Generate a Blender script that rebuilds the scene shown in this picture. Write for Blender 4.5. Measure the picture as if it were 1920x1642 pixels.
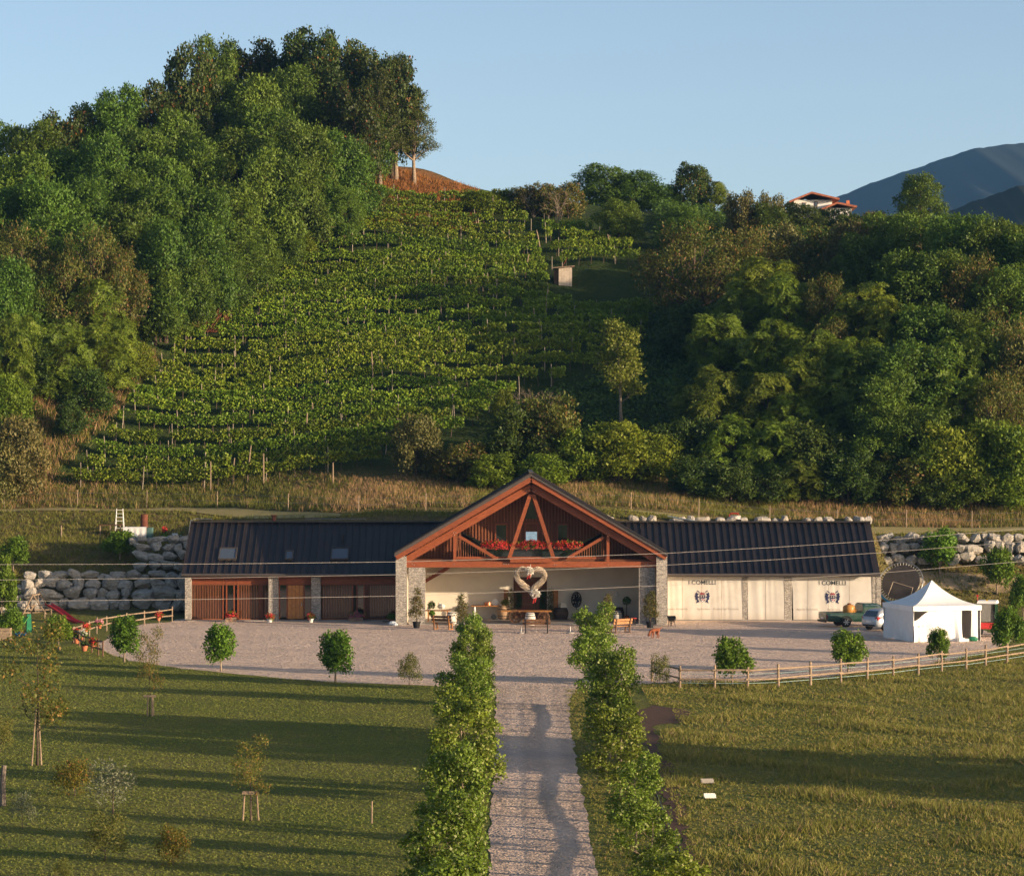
import bpy, bmesh, math, random
import numpy as np
from mathutils import Vector, Matrix, Euler

# ------------------------------------------------------------------ scene, camera, sky, sun, exposure
scene = bpy.context.scene
for o in list(bpy.data.objects): bpy.data.objects.remove(o)
COL = scene.collection
F, H, CX, HY = 5370.0, 12.9, 960.0, 821.0          # focal length in photo pixels, eye height, principal point
cam_d = bpy.data.cameras.new('camera'); cam = bpy.data.objects.new('camera', cam_d); COL.objects.link(cam)
cam.location = (0, 0, H); cam.rotation_euler = (math.radians(90), 0, 0)
cam_d.sensor_width = 36; cam_d.lens = F / 1920 * 36; cam_d.clip_start = 1; cam_d.clip_end = 20000
scene.camera = cam
SUN_EL = math.radians(8.7); SUN_R = 2.0
_n = math.hypot(SUN_R, 1)
SDIR = Vector((SUN_R / _n * math.cos(SUN_EL), -1 / _n * math.cos(SUN_EL), math.sin(SUN_EL)))   # towards the sun
world = bpy.data.worlds.new('World'); scene.world = world; world.use_nodes = True
wn = world.node_tree.nodes; wl = world.node_tree.links
sky = wn.new('ShaderNodeTexSky'); sky.sky_type = 'NISHITA'; sky.sun_disc = False
sky.sun_elevation = SUN_EL; sky.sun_rotation = math.atan2(SDIR.x, SDIR.y)
sky.altitude = 200; sky.air_density = 0.56; sky.dust_density = 1.5; sky.ozone_density = 0.2
wn['Background'].inputs['Strength'].default_value = 0.12
wl.new(sky.outputs[0], wn['Background'].inputs[0])
sun_d = bpy.data.lights.new('sun', 'SUN'); sun = bpy.data.objects.new('sun', sun_d); COL.objects.link(sun)
sun_d.energy = 5.0; sun_d.angle = math.radians(0.5); sun_d.color = (1.0, 0.77, 0.52)
sun.rotation_euler = SDIR.to_track_quat('Z', 'Y').to_euler(); sun.location = (60, -40, 60)
scene.view_settings.view_transform = 'Standard'; scene.view_settings.look = 'None'
scene.view_settings.exposure = 0.92; scene.view_settings.gamma = 1

# ------------------------------------------------------------------ helpers
def P(px, py, D): return np.array(((px - CX) * D / F, D, H - (py - HY) * D / F))
def G(px, py):
    D = F * H / (py - HY); return np.array(((px - CX) * D / F, D, 0.0))
def Z1(x, y, D): return P(720 + x / 3.4286, 870 + y / 3.4286, D)       # sub-views of the photo used while measuring
def Z2(x, y, D): return P(320 + x / 4.174, 940 + y / 4.174, D)
def Z4(x, y, D): return P(1500 + x / 4.571, 960 + y / 4.571, D)
def Z5(x, y, D): return P(x / 4.8, 960 + y / 4.8, D)

ROOT = {}
def rootloc(p):
    while p is not None:
        if p.name in ROOT: return ROOT[p.name]
        p = p.parent
    return np.zeros(3)
def link(o, parent=None):
    COL.objects.link(o)
    if parent is not None: o.parent = parent
    return o
def tag(o, label=None, cat=None, group=None, kind=None):
    if label: o['label'] = label
    if cat: o['category'] = cat
    if group: o['group'] = group
    if kind: o['kind'] = kind
    return o
def thing(name, loc, label, cat, group=None, rz=0.0, scale=None):
    o = bpy.data.objects.new(name, None); COL.objects.link(o); o.location = tuple(loc); o.rotation_euler = (0, 0, rz)
    o.empty_display_size = .3
    if scale is not None: o.scale = scale
    ROOT[o.name] = np.array(loc, float)
    return tag(o, label, cat, group)
def mesh_np(name, verts, faces, mat=None, smooth=False):
    me = bpy.data.meshes.new(name); verts = np.asarray(verts, np.float32); faces = np.asarray(faces, np.int32)
    k = faces.shape[1]; m = faces.shape[0]
    me.vertices.add(len(verts)); me.vertices.foreach_set('co', verts.ravel())
    me.loops.add(m * k); me.loops.foreach_set('vertex_index', faces.ravel())
    me.polygons.add(m); me.polygons.foreach_set('loop_start', np.arange(0, m * k, k, dtype=np.int32))
    me.polygons.foreach_set('loop_total', np.full(m, k, np.int32))
    if smooth: me.polygons.foreach_set('use_smooth', np.ones(m, bool))
    me.update(calc_edges=True)
    if mat: me.materials.append(mat)
    return me
def put(name, me, parent=None, loc=None, rot=None, scale=None):
    o = bpy.data.objects.new(name, me); link(o, parent)
    if loc is not None: o.location = tuple(np.asarray(loc, float) - (rootloc(parent) if parent is not None else 0))
    if rot is not None: o.rotation_euler = rot
    if scale is not None: o.scale = scale if hasattr(scale, '__len__') else (scale,) * 3
    return o
def unit(v):
    v = np.asarray(v, float); n = np.linalg.norm(v); return v / n if n > 1e-9 else np.array((0, 0, 1.))
def frame(d):
    d = unit(d); a = np.array((0, 0, 1.)) if abs(d[2]) < .9 else np.array((0, 1., 0))
    s = unit(np.cross(d, a)); u = np.cross(s, d); return d, s, u

class MB:
    def __init__(s): s.v = []; s.f = []; s.m = []; s.sm = []; s.mi = 0; s.smooth = False
    def add(s, vs, fs):
        b = len(s.v); s.v.extend([tuple(map(float, q)) for q in vs])
        for f in fs: s.f.append(tuple(b + i for i in f)); s.m.append(s.mi); s.sm.append(s.smooth)
        return s
    def box(s, c, size, rz=0.0, taper=1.0):
        x, y, z = size[0] / 2, size[1] / 2, size[2] / 2; cs, sn = math.cos(rz), math.sin(rz); vs = []
        for dz in (-1, 1):
            t = taper if dz > 0 else 1
            for dx, dy in ((-1, -1), (1, -1), (1, 1), (-1, 1)):
                a, b = dx * x * t, dy * y * t
                vs.append((c[0] + a * cs - b * sn, c[1] + a * sn + b * cs, c[2] + dz * z))
        return s.add(vs, [(3, 2, 1, 0), (4, 5, 6, 7), (0, 1, 5, 4), (1, 2, 6, 5), (2, 3, 7, 6), (3, 0, 4, 7)])
    def b6(s, x0, x1, y0, y1, z0, z1): return s.box(((x0 + x1) / 2, (y0 + y1) / 2, (z0 + z1) / 2), (x1 - x0, y1 - y0, z1 - z0))
    def beam(s, p0, p1, w, h, up=None):
        p0 = np.asarray(p0, float); p1 = np.asarray(p1, float); d = unit(p1 - p0)
        u = np.array(up, float) if up is not None else (np.array((0, 0, 1.)) if abs(d[2]) < .95 else np.array((0, 1., 0)))
        sd = unit(np.cross(d, u)); u = np.cross(sd, d); vs = []
        for p in (p0, p1):
            for a, b in ((-1, -1), (1, -1), (1, 1), (-1, 1)): vs.append(p + sd * a * w / 2 + u * b * h / 2)
        return s.add(vs, [(0, 1, 2, 3), (7, 6, 5, 4), (4, 5, 1, 0), (5, 6, 2, 1), (6, 7, 3, 2), (7, 4, 0, 3)])
    def tube(s, pts, r, n=6, cap=True):
        pts = [np.asarray(p, float) for p in pts]; k = len(pts); rs = r if hasattr(r, '__len__') else [r] * k; vs = []; fs = []
        for i, p in enumerate(pts):
            d = pts[min(i + 1, k - 1)] - pts[max(i - 1, 0)]; d, a, b = frame(d)
            for j in range(n):
                t = 2 * math.pi * j / n; vs.append(p + (a * math.cos(t) + b * math.sin(t)) * rs[i])
        for i in range(k - 1):
            for j in range(n):
                q = (j + 1) % n; fs.append((i * n + j, i * n + q, (i + 1) * n + q, (i + 1) * n + j))
        if cap: fs.append(tuple(range(n - 1, -1, -1))); fs.append(tuple((k - 1) * n + j for j in range(n)))
        return s.add(vs, fs)
    def lathe(s, c, prof, n=16, axis=None):
        d, a, b = frame(axis if axis is not None else (0, 0, 1)); c = np.asarray(c, float); vs = []; fs = []; k = len(prof)
        for r, z in prof:
            for j in range(n):
                t = 2 * math.pi * j / n; vs.append(c + d * z + (a * math.cos(t) + b * math.sin(t)) * r)
        for i in range(k - 1):
            for j in range(n):
                q = (j + 1) % n; fs.append((i * n + q, i * n + j, (i + 1) * n + j, (i + 1) * n + q))
        fs.append(tuple(range(n))); fs.append(tuple((k - 1) * n + j for j in range(n - 1, -1, -1)))
        return s.add(vs, fs)
    def ball(s, c, r, n=10, m=7):
        rr = r if hasattr(r, '__len__') else (r, r, r); vs = [(c[0], c[1], c[2] - rr[2])]; fs = []
        for i in range(1, m):
            t = -math.pi / 2 + math.pi * i / m
            for j in range(n):
                a = 2 * math.pi * j / n
                vs.append((c[0] + rr[0] * math.cos(t) * math.cos(a), c[1] + rr[1] * math.cos(t) * math.sin(a), c[2] + rr[2] * math.sin(t)))
        vs.append((c[0], c[1], c[2] + rr[2])); L = len(vs) - 1
        for j in range(n):
            q = (j + 1) % n; fs.append((0, 1 + q, 1 + j)); fs.append((L, 1 + (m - 2) * n + j, 1 + (m - 2) * n + q))
            for i in range(m - 2): fs.append((1 + i * n + j, 1 + i * n + q, 1 + (i + 1) * n + q, 1 + (i + 1) * n + j))
        return s.add(vs, fs)
    def poly(s, pts, off):                     # flat outline extruded by the vector off
        n = len(pts); off = np.asarray(off, float); a = [np.asarray(p, float) for p in pts]; b = [p + off for p in a]
        return s.add(a + b, [tuple(range(n)), tuple(range(2 * n - 1, n - 1, -1))] + [((i + 1) % n, i, n + i, n + (i + 1) % n) for i in range(n)])
    def grid(s, fn, nu, nv):
        vs = [fn(i / nu, j / nv) for j in range(nv + 1) for i in range(nu + 1)]; w = nu + 1
        return s.add(vs, [(j * w + i, j * w + i + 1, (j + 1) * w + i + 1, (j + 1) * w + i) for j in range(nv) for i in range(nu)])
    def mesh(s, name, mats, off=(0, 0, 0)):
        me = bpy.data.meshes.new(name); o = np.asarray(off, float)
        me.from_pydata([(v[0] - o[0], v[1] - o[1], v[2] - o[2]) for v in s.v], [], s.f)
        for m in (mats if isinstance(mats, (list, tuple)) else [mats]): me.materials.append(m)
        me.polygons.foreach_set('material_index', np.array(s.m, np.int32)); me.polygons.foreach_set('use_smooth', np.array(s.sm, bool))
        me.update(); return me
    def build(s, name, mats, parent=None, world=True):
        return put(name, s.mesh(name, mats, rootloc(parent) if (parent is not None and world) else (0, 0, 0)), parent)

# ------------------------------------------------------------------ materials
def nodes(name):
    m = bpy.data.materials.new(name); m.use_nodes = True; return m, m.node_tree.nodes, m.node_tree.links, m.node_tree.nodes['Principled BSDF']
def N(ns, t, **kw):
    n = ns.new(t)
    for k, v in kw.items(): setattr(n, k, v)
    return n
def rgb(c): return (c[0], c[1], c[2], 1)
def mixc(ns, ls, fac, a, b, mode='MIX'):
    n = ns.new('ShaderNodeMix'); n.data_type = 'RGBA'; n.blend_type = mode
    for i, v in ((0, fac), (6, a), (7, b)):
        if hasattr(v, 'is_output') or hasattr(v, 'links'): ls.new(v, n.inputs[i])
        else: n.inputs[i].default_value = v if i == 0 else rgb(v)
    return n.outputs[2]
def mth(ns, ls, op, a, b=None, clamp=False):
    n = ns.new('ShaderNodeMath'); n.operation = op; n.use_clamp = clamp
    for i, v in ((0, a), (1, b)):
        if v is None: continue
        if hasattr(v, 'links'): ls.new(v, n.inputs[i])
        else: n.inputs[i].default_value = v
    return n.outputs[0]
def noise(ns, ls, scale, vec, detail=4, rough=.55):
    n = ns.new('ShaderNodeTexNoise'); n.inputs['Scale'].default_value = scale; n.inputs['Detail'].default_value = detail
    n.inputs['Roughness'].default_value = rough
    if vec is not None: ls.new(vec, n.inputs['Vector'])
    return n.outputs[0]
def ramp(ns, ls, v, a, b):
    n = ns.new('ShaderNodeMapRange'); n.inputs[1].default_value = a; n.inputs[2].default_value = b; ls.new(v, n.inputs[0]); return n.outputs[0]
def bump(ns, ls, h, strength, dist, bs):
    n = ns.new('ShaderNodeBump'); n.inputs['Strength'].default_value = strength; n.inputs['Distance'].default_value = dist
    ls.new(h, n.inputs['Height']); ls.new(n.outputs[0], bs.inputs['Normal'])
def facets(ns, ls, bs, col, k):            # every pebble / grass clump has its own slope
    g = N(ns, 'ShaderNodeNewGeometry'); a = N(ns, 'ShaderNodeVectorMath', operation='SUBTRACT'); ls.new(col, a.inputs[0]); a.inputs[1].default_value = (.5, .5, .5)
    b = N(ns, 'ShaderNodeVectorMath', operation='MULTIPLY'); ls.new(a.outputs[0], b.inputs[0]); b.inputs[1].default_value = (k, k, k * .35)
    c = N(ns, 'ShaderNodeVectorMath', operation='ADD'); ls.new(b.outputs[0], c.inputs[0]); ls.new(g.outputs['Normal'], c.inputs[1])
    d = N(ns, 'ShaderNodeVectorMath', operation='NORMALIZE'); ls.new(c.outputs[0], d.inputs[0]); ls.new(d.outputs[0], bs.inputs['Normal'])
def M(name, col, rough=.7, col2=None, scale=3., bmp=0., bscale=40., metal=0., spec=.3, orand=.12, stretch=None):
    m, ns, ls, bs = nodes(name); col2 = col2 or tuple(c * .62 for c in col)
    tc = N(ns, 'ShaderNodeNewGeometry').outputs['Position']
    if stretch:
        mp = N(ns, 'ShaderNodeMapping'); mp.inputs['Scale'].default_value = stretch; ls.new(tc, mp.inputs[0]); tc = mp.outputs[0]
    f = ramp(ns, ls, noise(ns, ls, scale, tc, 5, .6), .3, .7)
    c = mixc(ns, ls, f, col, col2)
    if orand:
        oi = N(ns, 'ShaderNodeObjectInfo').outputs['Random']
        h = N(ns, 'ShaderNodeHueSaturation'); ls.new(c, h.inputs['Color']); ls.new(ramp(ns, ls, oi, 0, 1), h.inputs['Value'])
        h.inputs['Value'].links[0].from_node.inputs[3].default_value = 1 - orand; h.inputs['Value'].links[0].from_node.inputs[4].default_value = 1 + orand
        c = h.outputs[0]
    ls.new(c, bs.inputs['Base Color']); bs.inputs['Roughness'].default_value = rough; bs.inputs['Metallic'].default_value = metal
    bs.inputs['Specular IOR Level'].default_value = spec
    if bmp: bump(ns, ls, noise(ns, ls, bscale, tc, 4, .6), bmp, .02, bs)
    return m
def leafmat(name, dark, light, trans=.25, rough=.55, spec=.25, nscale=.5, autumn=None, afrac=.1):
    m, ns, ls, bs = nodes(name)
    g = N(ns, 'ShaderNodeNewGeometry'); pos = g.outputs['Position']; isl = g.outputs['Random Per Island']
    f = mth(ns, ls, 'ADD', mth(ns, ls, 'MULTIPLY', isl, .55), mth(ns, ls, 'MULTIPLY', ramp(ns, ls, noise(ns, ls, nscale, pos, 2), .3, .7), .45))
    c = mixc(ns, ls, f, dark, light)
    if autumn: c = mixc(ns, ls, mth(ns, ls, 'LESS_THAN', isl, afrac), c, autumn)
    oi = N(ns, 'ShaderNodeObjectInfo').outputs['Random']
    h = N(ns, 'ShaderNodeHueSaturation'); ls.new(c, h.inputs['Color'])
    mr = N(ns, 'ShaderNodeMapRange'); ls.new(oi, mr.inputs[0]); mr.inputs[3].default_value = .8; mr.inputs[4].default_value = 1.2; ls.new(mr.outputs[0], h.inputs['Value'])
    mr2 = N(ns, 'ShaderNodeMapRange'); ls.new(mth(ns, ls, 'FRACT', mth(ns, ls, 'MULTIPLY', oi, 7.3)), mr2.inputs[0]); mr2.inputs[3].default_value = .5 if 'petal' in name else .47; mr2.inputs[4].default_value = .503; ls.new(mr2.outputs[0], h.inputs['Hue'])
    c = h.outputs[0]
    ls.new(c, bs.inputs['Base Color']); bs.inputs['Roughness'].default_value = rough; bs.inputs['Specular IOR Level'].default_value = spec
    tr = N(ns, 'ShaderNodeBsdfTranslucent'); ls.new(mixc(ns, ls, .45, c, (.25, .3, .02)), tr.inputs[0])
    mx = N(ns, 'ShaderNodeMixShader'); mx.inputs[0].default_value = trans; ls.new(bs.outputs[0], mx.inputs[1]); ls.new(tr.outputs[0], mx.inputs[2])
    ls.new(mx.outputs[0], ns['Material Output'].inputs[0]); return m
def glassmat(name, col=(.02, .025, .03), rough=.05):
    m, ns, ls, bs = nodes(name); bs.inputs['Base Color'].default_value = rgb(col); bs.inputs['Roughness'].default_value = rough
    bs.inputs['Specular IOR Level'].default_value = .5; bs.inputs['IOR'].default_value = 2.1; return m

m_bark = M('bark', (.12, .085, .06), .9, (.05, .037, .028), 6, .6, 20)
m_bark_pale = M('bark_pale', (.32, .25, .18), .9, (.16, .12, .09), 5, .4, 20)
m_timber = M('larch_timber', (.27, .074, .026), .5, (.17, .042, .015), 5, .15, 40, spec=.35, stretch=(.6, 3, 3))
m_timber_d = M('dark_timber', (.17, .06, .025), .6, (.09, .03, .014), 4, .2, 40, stretch=(3, 3, .5))
m_slat = M('slat_timber', (.27, .11, .05), .6, (.2, .06, .024), 4, .1, 40, stretch=(3, 3, .4))
m_oldwood = M('weathered_wood', (.34, .25, .17), .85, (.2, .14, .095), 5, .4, 25)
m_plank = M('bench_wood', (.42, .19, .06), .55, (.3, .12, .035), 5, .1, 30)
m_plankd = M('bench_wood_dark', (.15, .075, .035), .6, (.09, .04, .02), 5, .1, 30)
m_metal = M('grey_metal', (.35, .35, .36), .4, metal=.8)
m_darkmetal = M('dark_metal', (.03, .03, .032), .45, metal=.3)
m_white = M('white_paint', (.78, .77, .74), .6, (.68, .67, .64), 4)
m_cream = M('cream_plaster', (.66, .6, .5), .85, (.6, .54, .45), 1.2, .1, 60)
m_roof = M('dark_roof_sheet', (.026, .019, .017), .42, (.013, .01, .011), 1.3, .05, 8, spec=.5, orand=.25)
m_roofedge = M('roof_edge', (.075, .062, .055), .5, (.05, .042, .038), 5, spec=.4)
m_glass = glassmat('window_glass'); m_glassd = glassmat('dark_glass', (.006, .007, .008), .04)
m_concrete = M('concrete_floor', (.36, .33, .3), .75, (.28, .26, .24), 2, .2, 30)
m_terracotta = M('terracotta', (.5, .17, .08), .8, (.4, .13, .06))
m_red = M('red_plastic', (.5, .03, .03), .4); m_green = M('green_plastic', (.02, .2, .1), .4); m_lime = M('lime_plastic', (.15, .4, .06), .4)
m_blue = M('blue_plastic', (.02, .2, .45), .45); m_yellow = M('yellow_plastic', (.6, .4, .03), .4)
m_rust = M('rust', (.2, .06, .03), .8, (.1, .035, .02)); m_straw = M('wicker', (.55, .46, .36), .8, (.32, .25, .18), 20)
m_black = M('black_plastic', (.012, .012, .013), .6); m_rubber = M('rubber', (.02, .02, .02), .8)
m_soil = M('soil', (.12, .06, .035), .95, (.07, .035, .02), 3, 1, 15)

def stone_mat(name, a, b, scale, flat):
    m, ns, ls, bs = nodes(name); pos = N(ns, 'ShaderNodeNewGeometry').outputs['Position']
    mp = N(ns, 'ShaderNodeMapping'); mp.inputs['Scale'].default_value = flat; ls.new(pos, mp.inputs[0])
    v = N(ns, 'ShaderNodeTexVoronoi'); v.inputs['Scale'].default_value = scale; ls.new(mp.outputs[0], v.inputs['Vector'])
    e = N(ns, 'ShaderNodeTexVoronoi', feature='DISTANCE_TO_EDGE'); e.inputs['Scale'].default_value = scale; ls.new(mp.outputs[0], e.inputs['Vector'])
    sp = N(ns, 'ShaderNodeSeparateColor'); ls.new(v.outputs['Color'], sp.inputs[0])
    c = mixc(ns, ls, sp.outputs[0], a, b); ed = ramp(ns, ls, e.outputs['Distance'], 0, .09)
    c = mixc(ns, ls, ed, tuple(x * .4 for x in b), c); ls.new(c, bs.inputs['Base Color']); bs.inputs['Roughness'].default_value = .85
    hh = mth(ns, ls, 'ADD', mth(ns, ls, 'MULTIPLY', ed, .6), mth(ns, ls, 'MULTIPLY', sp.outputs[1], .9))
    bump(ns, ls, hh, .8, .04, bs); return m
m_pillar = stone_mat('stacked_slate', (.5, .45, .39), (.2, .185, .175), 5.5, (1.3, 1.3, 4.2))
def rock_mat():
    m, ns, ls, bs = nodes('limestone'); tc = N(ns, 'ShaderNodeTexCoord').outputs['Object']
    a = noise(ns, ls, 2.2, tc, 6, .65); b = noise(ns, ls, 9, tc, 5, .7)
    c = mixc(ns, ls, ramp(ns, ls, a, .35, .65), (.25, .23, .205), (.5, .47, .425)); c = mixc(ns, ls, ramp(ns, ls, b, .6, .75), c, (.12, .115, .1))
    oi = N(ns, 'ShaderNodeObjectInfo').outputs['Random']; c = mixc(ns, ls, mth(ns, ls, 'MULTIPLY', oi, .4), c, (.36, .29, .21))
    ls.new(c, bs.inputs['Base Color']); bs.inputs['Roughness'].default_value = .9
    bump(ns, ls, mth(ns, ls, 'ADD', a, mth(ns, ls, 'MULTIPLY', b, .5)), .9, .15, bs); return m
m_rock = rock_mat()

# ------------------------------------------------------------------ terrain
def sstep(a, b, x): t = np.clip((x - a) / (b - a), 0, 1); return t * t * (3 - 2 * t)
PL = np.array([(150, 0), (203, 0), (207.5, .35), (208.6, .5), (209.6, 2.4), (210.6, 2.9), (215.5, 4.9), (219.5, 5.2), (226, 7.05), (228.5, 7.25), (232, 8.6), (305, 36.2), (322, 37.5), (370, 36), (520, 12), (900, 5), (9000, 5)])
PC = np.array([(150, 0), (203, 0), (211.9, 0), (212.6, 6.6), (214, 7.0), (216, 7.28), (219.5, 7.35), (222, 8.0), (229, 9.5), (305, 36.4), (322, 38.5), (370, 37), (520, 12), (900, 5), (9000, 5)])
PR = np.array([(150, 0), (205, 0), (209, .4), (212, 2.4), (213.5, 3.1), (214.6, 4.8), (216.5, 5.5), (219, 6.05), (221.5, 6.15), (224, 6.9), (229, 8.8), (250, 22), (285, 29.5), (322, 34.5), (370, 33), (520, 12), (900, 5), (9000, 5)])
def wob(X, D):
    return (np.sin(X * .31 + D * .17) * .5 + np.sin(X * .13 - D * .29 + 1.3) * .7 + np.sin(X * .71 + 2.1) * np.sin(D * .53) * .5)
def zg(X, D):
    X = np.asarray(X, float); D = np.asarray(D, float)
    l = np.interp(D, PL[:, 0], PL[:, 1]); c = np.interp(D, PC[:, 0], PC[:, 1]); r = np.interp(D, PR[:, 0], PR[:, 1])
    a = sstep(-26.2, -23.4, X); a2 = sstep(-27, -8, X); a = np.where(D > 214, a2, a)
    b = sstep(26.1, 28.5, X); b2 = sstep(np.interp(D, [225, 300], [6, 14]), np.interp(D, [225, 300], [26, 45]), X); b = np.where(D > 214, b2, b)
    z = l * (1 - a) + c * a; z = z * (1 - b) + r * b
    u = (X + 23.0) / 13.0; v = (D - 326) / 15.0
    z = z + 7.0 * np.exp(-(u * u + v * v) / 2)
    z = z + 3.0 * sstep(-28, -44, X) * sstep(230, 245, D) * sstep(330, 290, D)
    w = sstep(206, 216, D); inb = (X > -25) & (X < 27.5) & (D < 213)
    z = z + np.where(inb, 0, wob(X, D) * (.1 * w + .3 * sstep(228, 250, D)))
    z = z + np.where((D < 150), .0, 0)
    return z
def ray_hill(px, py, d0=205, d1=345):
    Ds = np.linspace(d0, d1, 1400); X = (px - CX) * Ds / F; zr = H - (py - HY) * Ds / F
    k = np.nonzero(zr <= zg(X, Ds))[0]
    D = Ds[k[0]] if len(k) else d1
    return np.array(((px - CX) * D / F, D, float(zg((px - CX) * D / F, D))))
def tree_D(px, py, h, d0=206, d1=372):                   # where a tree of height h must stand to reach up to py
    Ds = np.linspace(d0, d1, 1600); X = (px - CX) * Ds / F; zr = H - (py - HY) * Ds / F
    k = np.nonzero(zr - h <= zg(X, Ds))[0]
    D = Ds[k[0]] if len(k) else Ds[np.argmin(zr - h - zg(X, Ds))]
    X = (px - CX) * D / F; return np.array((X, D, float(zg(X, D))))

def terrain_mat():
    m, ns, ls, bs = nodes('hill_and_lawn'); pos = N(ns, 'ShaderNodeNewGeometry').outputs['Position']
    sp = N(ns, 'ShaderNodeSeparateXYZ'); ls.new(pos, sp.inputs[0])
    n1 = noise(ns, ls, .12, pos, 4); n2 = noise(ns, ls, .9, pos, 5, .65); n3 = noise(ns, ls, 9, pos, 4, .7)
    lawn = mixc(ns, ls, ramp(ns, ls, n1, .35, .65), (.145, .172, .034), (.205, .195, .055))
    lawn = mixc(ns, ls, mth(ns, ls, 'MULTIPLY', ramp(ns, ls, n2, .5, .75), .6), lawn, (.23, .205, .075))
    lawn = mixc(ns, ls, mth(ns, ls, 'MULTIPLY', ramp(ns, ls, n3, .45, .7), .45), lawn, (.1, .13, .03))
    bank = mixc(ns, ls, ramp(ns, ls, n2, .35, .65), (.2, .15, .065), (.13, .12, .04)); bank = mixc(ns, ls, mth(ns, ls, 'MULTIPLY', ramp(ns, ls, n3, .5, .7), .5), bank, (.2, .085, .04))
    hill = mixc(ns, ls, ramp(ns, ls, n2, .4, .7), (.035, .06, .012), (.06, .075, .02))  # dark green holds the shade between the vine rows in its colour
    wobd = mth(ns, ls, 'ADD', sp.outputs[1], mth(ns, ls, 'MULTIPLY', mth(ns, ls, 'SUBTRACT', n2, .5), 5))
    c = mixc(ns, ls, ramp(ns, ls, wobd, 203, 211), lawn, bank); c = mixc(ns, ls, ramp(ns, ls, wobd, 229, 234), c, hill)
    mo = N(ns, 'ShaderNodeVectorMath', operation='DISTANCE'); ls.new(pos, mo.inputs[0]); mo.inputs[1].default_value = (-11.2, 311, 40.2)
    md = mth(ns, ls, 'ADD', mo.outputs['Value'], mth(ns, ls, 'MULTIPLY', n2, 3))
    c = mixc(ns, ls, ramp(ns, ls, md, 14.5, 11), c, mixc(ns, ls, ramp(ns, ls, n3, .4, .65), (.25, .095, .04), (.16, .12, .045)))
    ls.new(c, bs.inputs['Base Color']); bs.inputs['Roughness'].default_value = .95; bs.inputs['Specular IOR Level'].default_value = .1
    v = N(ns, 'ShaderNodeTexVoronoi'); v.inputs['Scale'].default_value = 24; ls.new(pos, v.inputs['Vector']); facets(ns, ls, bs, v.outputs['Color'], 3.5); return m
m_terrain = terrain_mat()
def axis(fine0, fine1, step, far0, far1, g=1.25):
    a = list(np.arange(fine0, fine1 + 1e-6, step)); s = step
    while a[-1] < far1: s *= g; a.append(a[-1] + s)
    s = step; b = [fine0]
    while b[-1] > far0: s *= g; b.append(b[-1] - s)
    return np.array(b[:0:-1] + a)
xs = axis(-75, 80, 1.0, -2200, 2600); ys = axis(200, 340, .6, -400, 2850)
XX, YY = np.meshgrid(xs, ys); ZZ = zg(XX, YY)
nx, ny = len(xs), len(ys); ii = (np.arange(ny - 1)[:, None] * nx + np.arange(nx - 1)[None]).ravel()
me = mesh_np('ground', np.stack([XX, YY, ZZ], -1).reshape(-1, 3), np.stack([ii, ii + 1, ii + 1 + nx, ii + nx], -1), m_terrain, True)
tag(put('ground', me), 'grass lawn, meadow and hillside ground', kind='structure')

def gravel_mat(name, a, b, tracks=False):
    m, ns, ls, bs = nodes(name); pos = N(ns, 'ShaderNodeNewGeometry').outputs['Position']
    n1 = noise(ns, ls, .25, pos, 4); n3 = noise(ns, ls, 14, pos, 3, .8)
    v = N(ns, 'ShaderNodeTexVoronoi'); v.inputs['Scale'].default_value = 22; ls.new(pos, v.inputs['Vector'])
    sp = N(ns, 'ShaderNodeSeparateColor'); ls.new(v.outputs['Color'], sp.inputs[0])
    c = mixc(ns, ls, ramp(ns, ls, n1, .35, .65), a, b); c = mixc(ns, ls, mth(ns, ls, 'MULTIPLY', sp.outputs[0], .32), c, tuple(x * .55 for x in b))
    c = mixc(ns, ls, mth(ns, ls, 'MULTIPLY', ramp(ns, ls, n3, .55, .75), .5), c, tuple(min(.95, x * 1.2) for x in a))
    sx = N(ns, 'ShaderNodeSeparateXYZ'); ls.new(pos, sx.inputs[0])
    if tracks:                                    # two wheel tracks worn along the lane
        dx = mth(ns, ls, 'ABSOLUTE', mth(ns, ls, 'SUBTRACT', mth(ns, ls, 'ABSOLUTE', mth(ns, ls, 'SUBTRACT', sx.outputs[0], .92)), .78)); t = ramp(ns, ls, mth(ns, ls, 'ADD', dx, mth(ns, ls, 'MULTIPLY', n1, .3)), .3, .62)
        c = mixc(ns, ls, mth(ns, ls, 'MULTIPLY', t, .4), c, tuple(x * .6 for x in b))
    else:
        mp = N(ns, 'ShaderNodeMapping'); mp.inputs['Scale'].default_value = (.06, .5, 1); mp.inputs['Rotation'].default_value = (0, 0, .12); ls.new(pos, mp.inputs[0]); t = ramp(ns, ls, noise(ns, ls, 1.0, mp.outputs[0], 3), .52, .7); c = mixc(ns, ls, mth(ns, ls, 'MULTIPLY', t, .28), c, tuple(x * .7 for x in b))
    ls.new(c, bs.inputs['Base Color']); bs.inputs['Roughness'].default_value = .95; bs.inputs['Specular IOR Level'].default_value = .15
    facets(ns, ls, bs, v.outputs['Color'], 3.4); return m
m_gravel = gravel_mat('gravel', (.9, .68, .54), (.8, .6, .47)); m_lane = gravel_mat('lane_gravel', (.84, .64, .51), (.73, .55, .44), True)
random.seed(3)
def wavy(pts, step=1.2, amp=.22, closed=True):
    out = []; n = len(pts)
    for i in range(n if closed else n - 1):
        p = np.array(pts[i][:2]); q = np.array(pts[(i + 1) % n][:2]); k = max(1, int(np.linalg.norm(q - p) / step))
        for j in range(k): out.append(p + (q - p) * j / k + np.array((random.uniform(-amp, amp), random.uniform(-amp, amp) * 1.5)))
    return out
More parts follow.
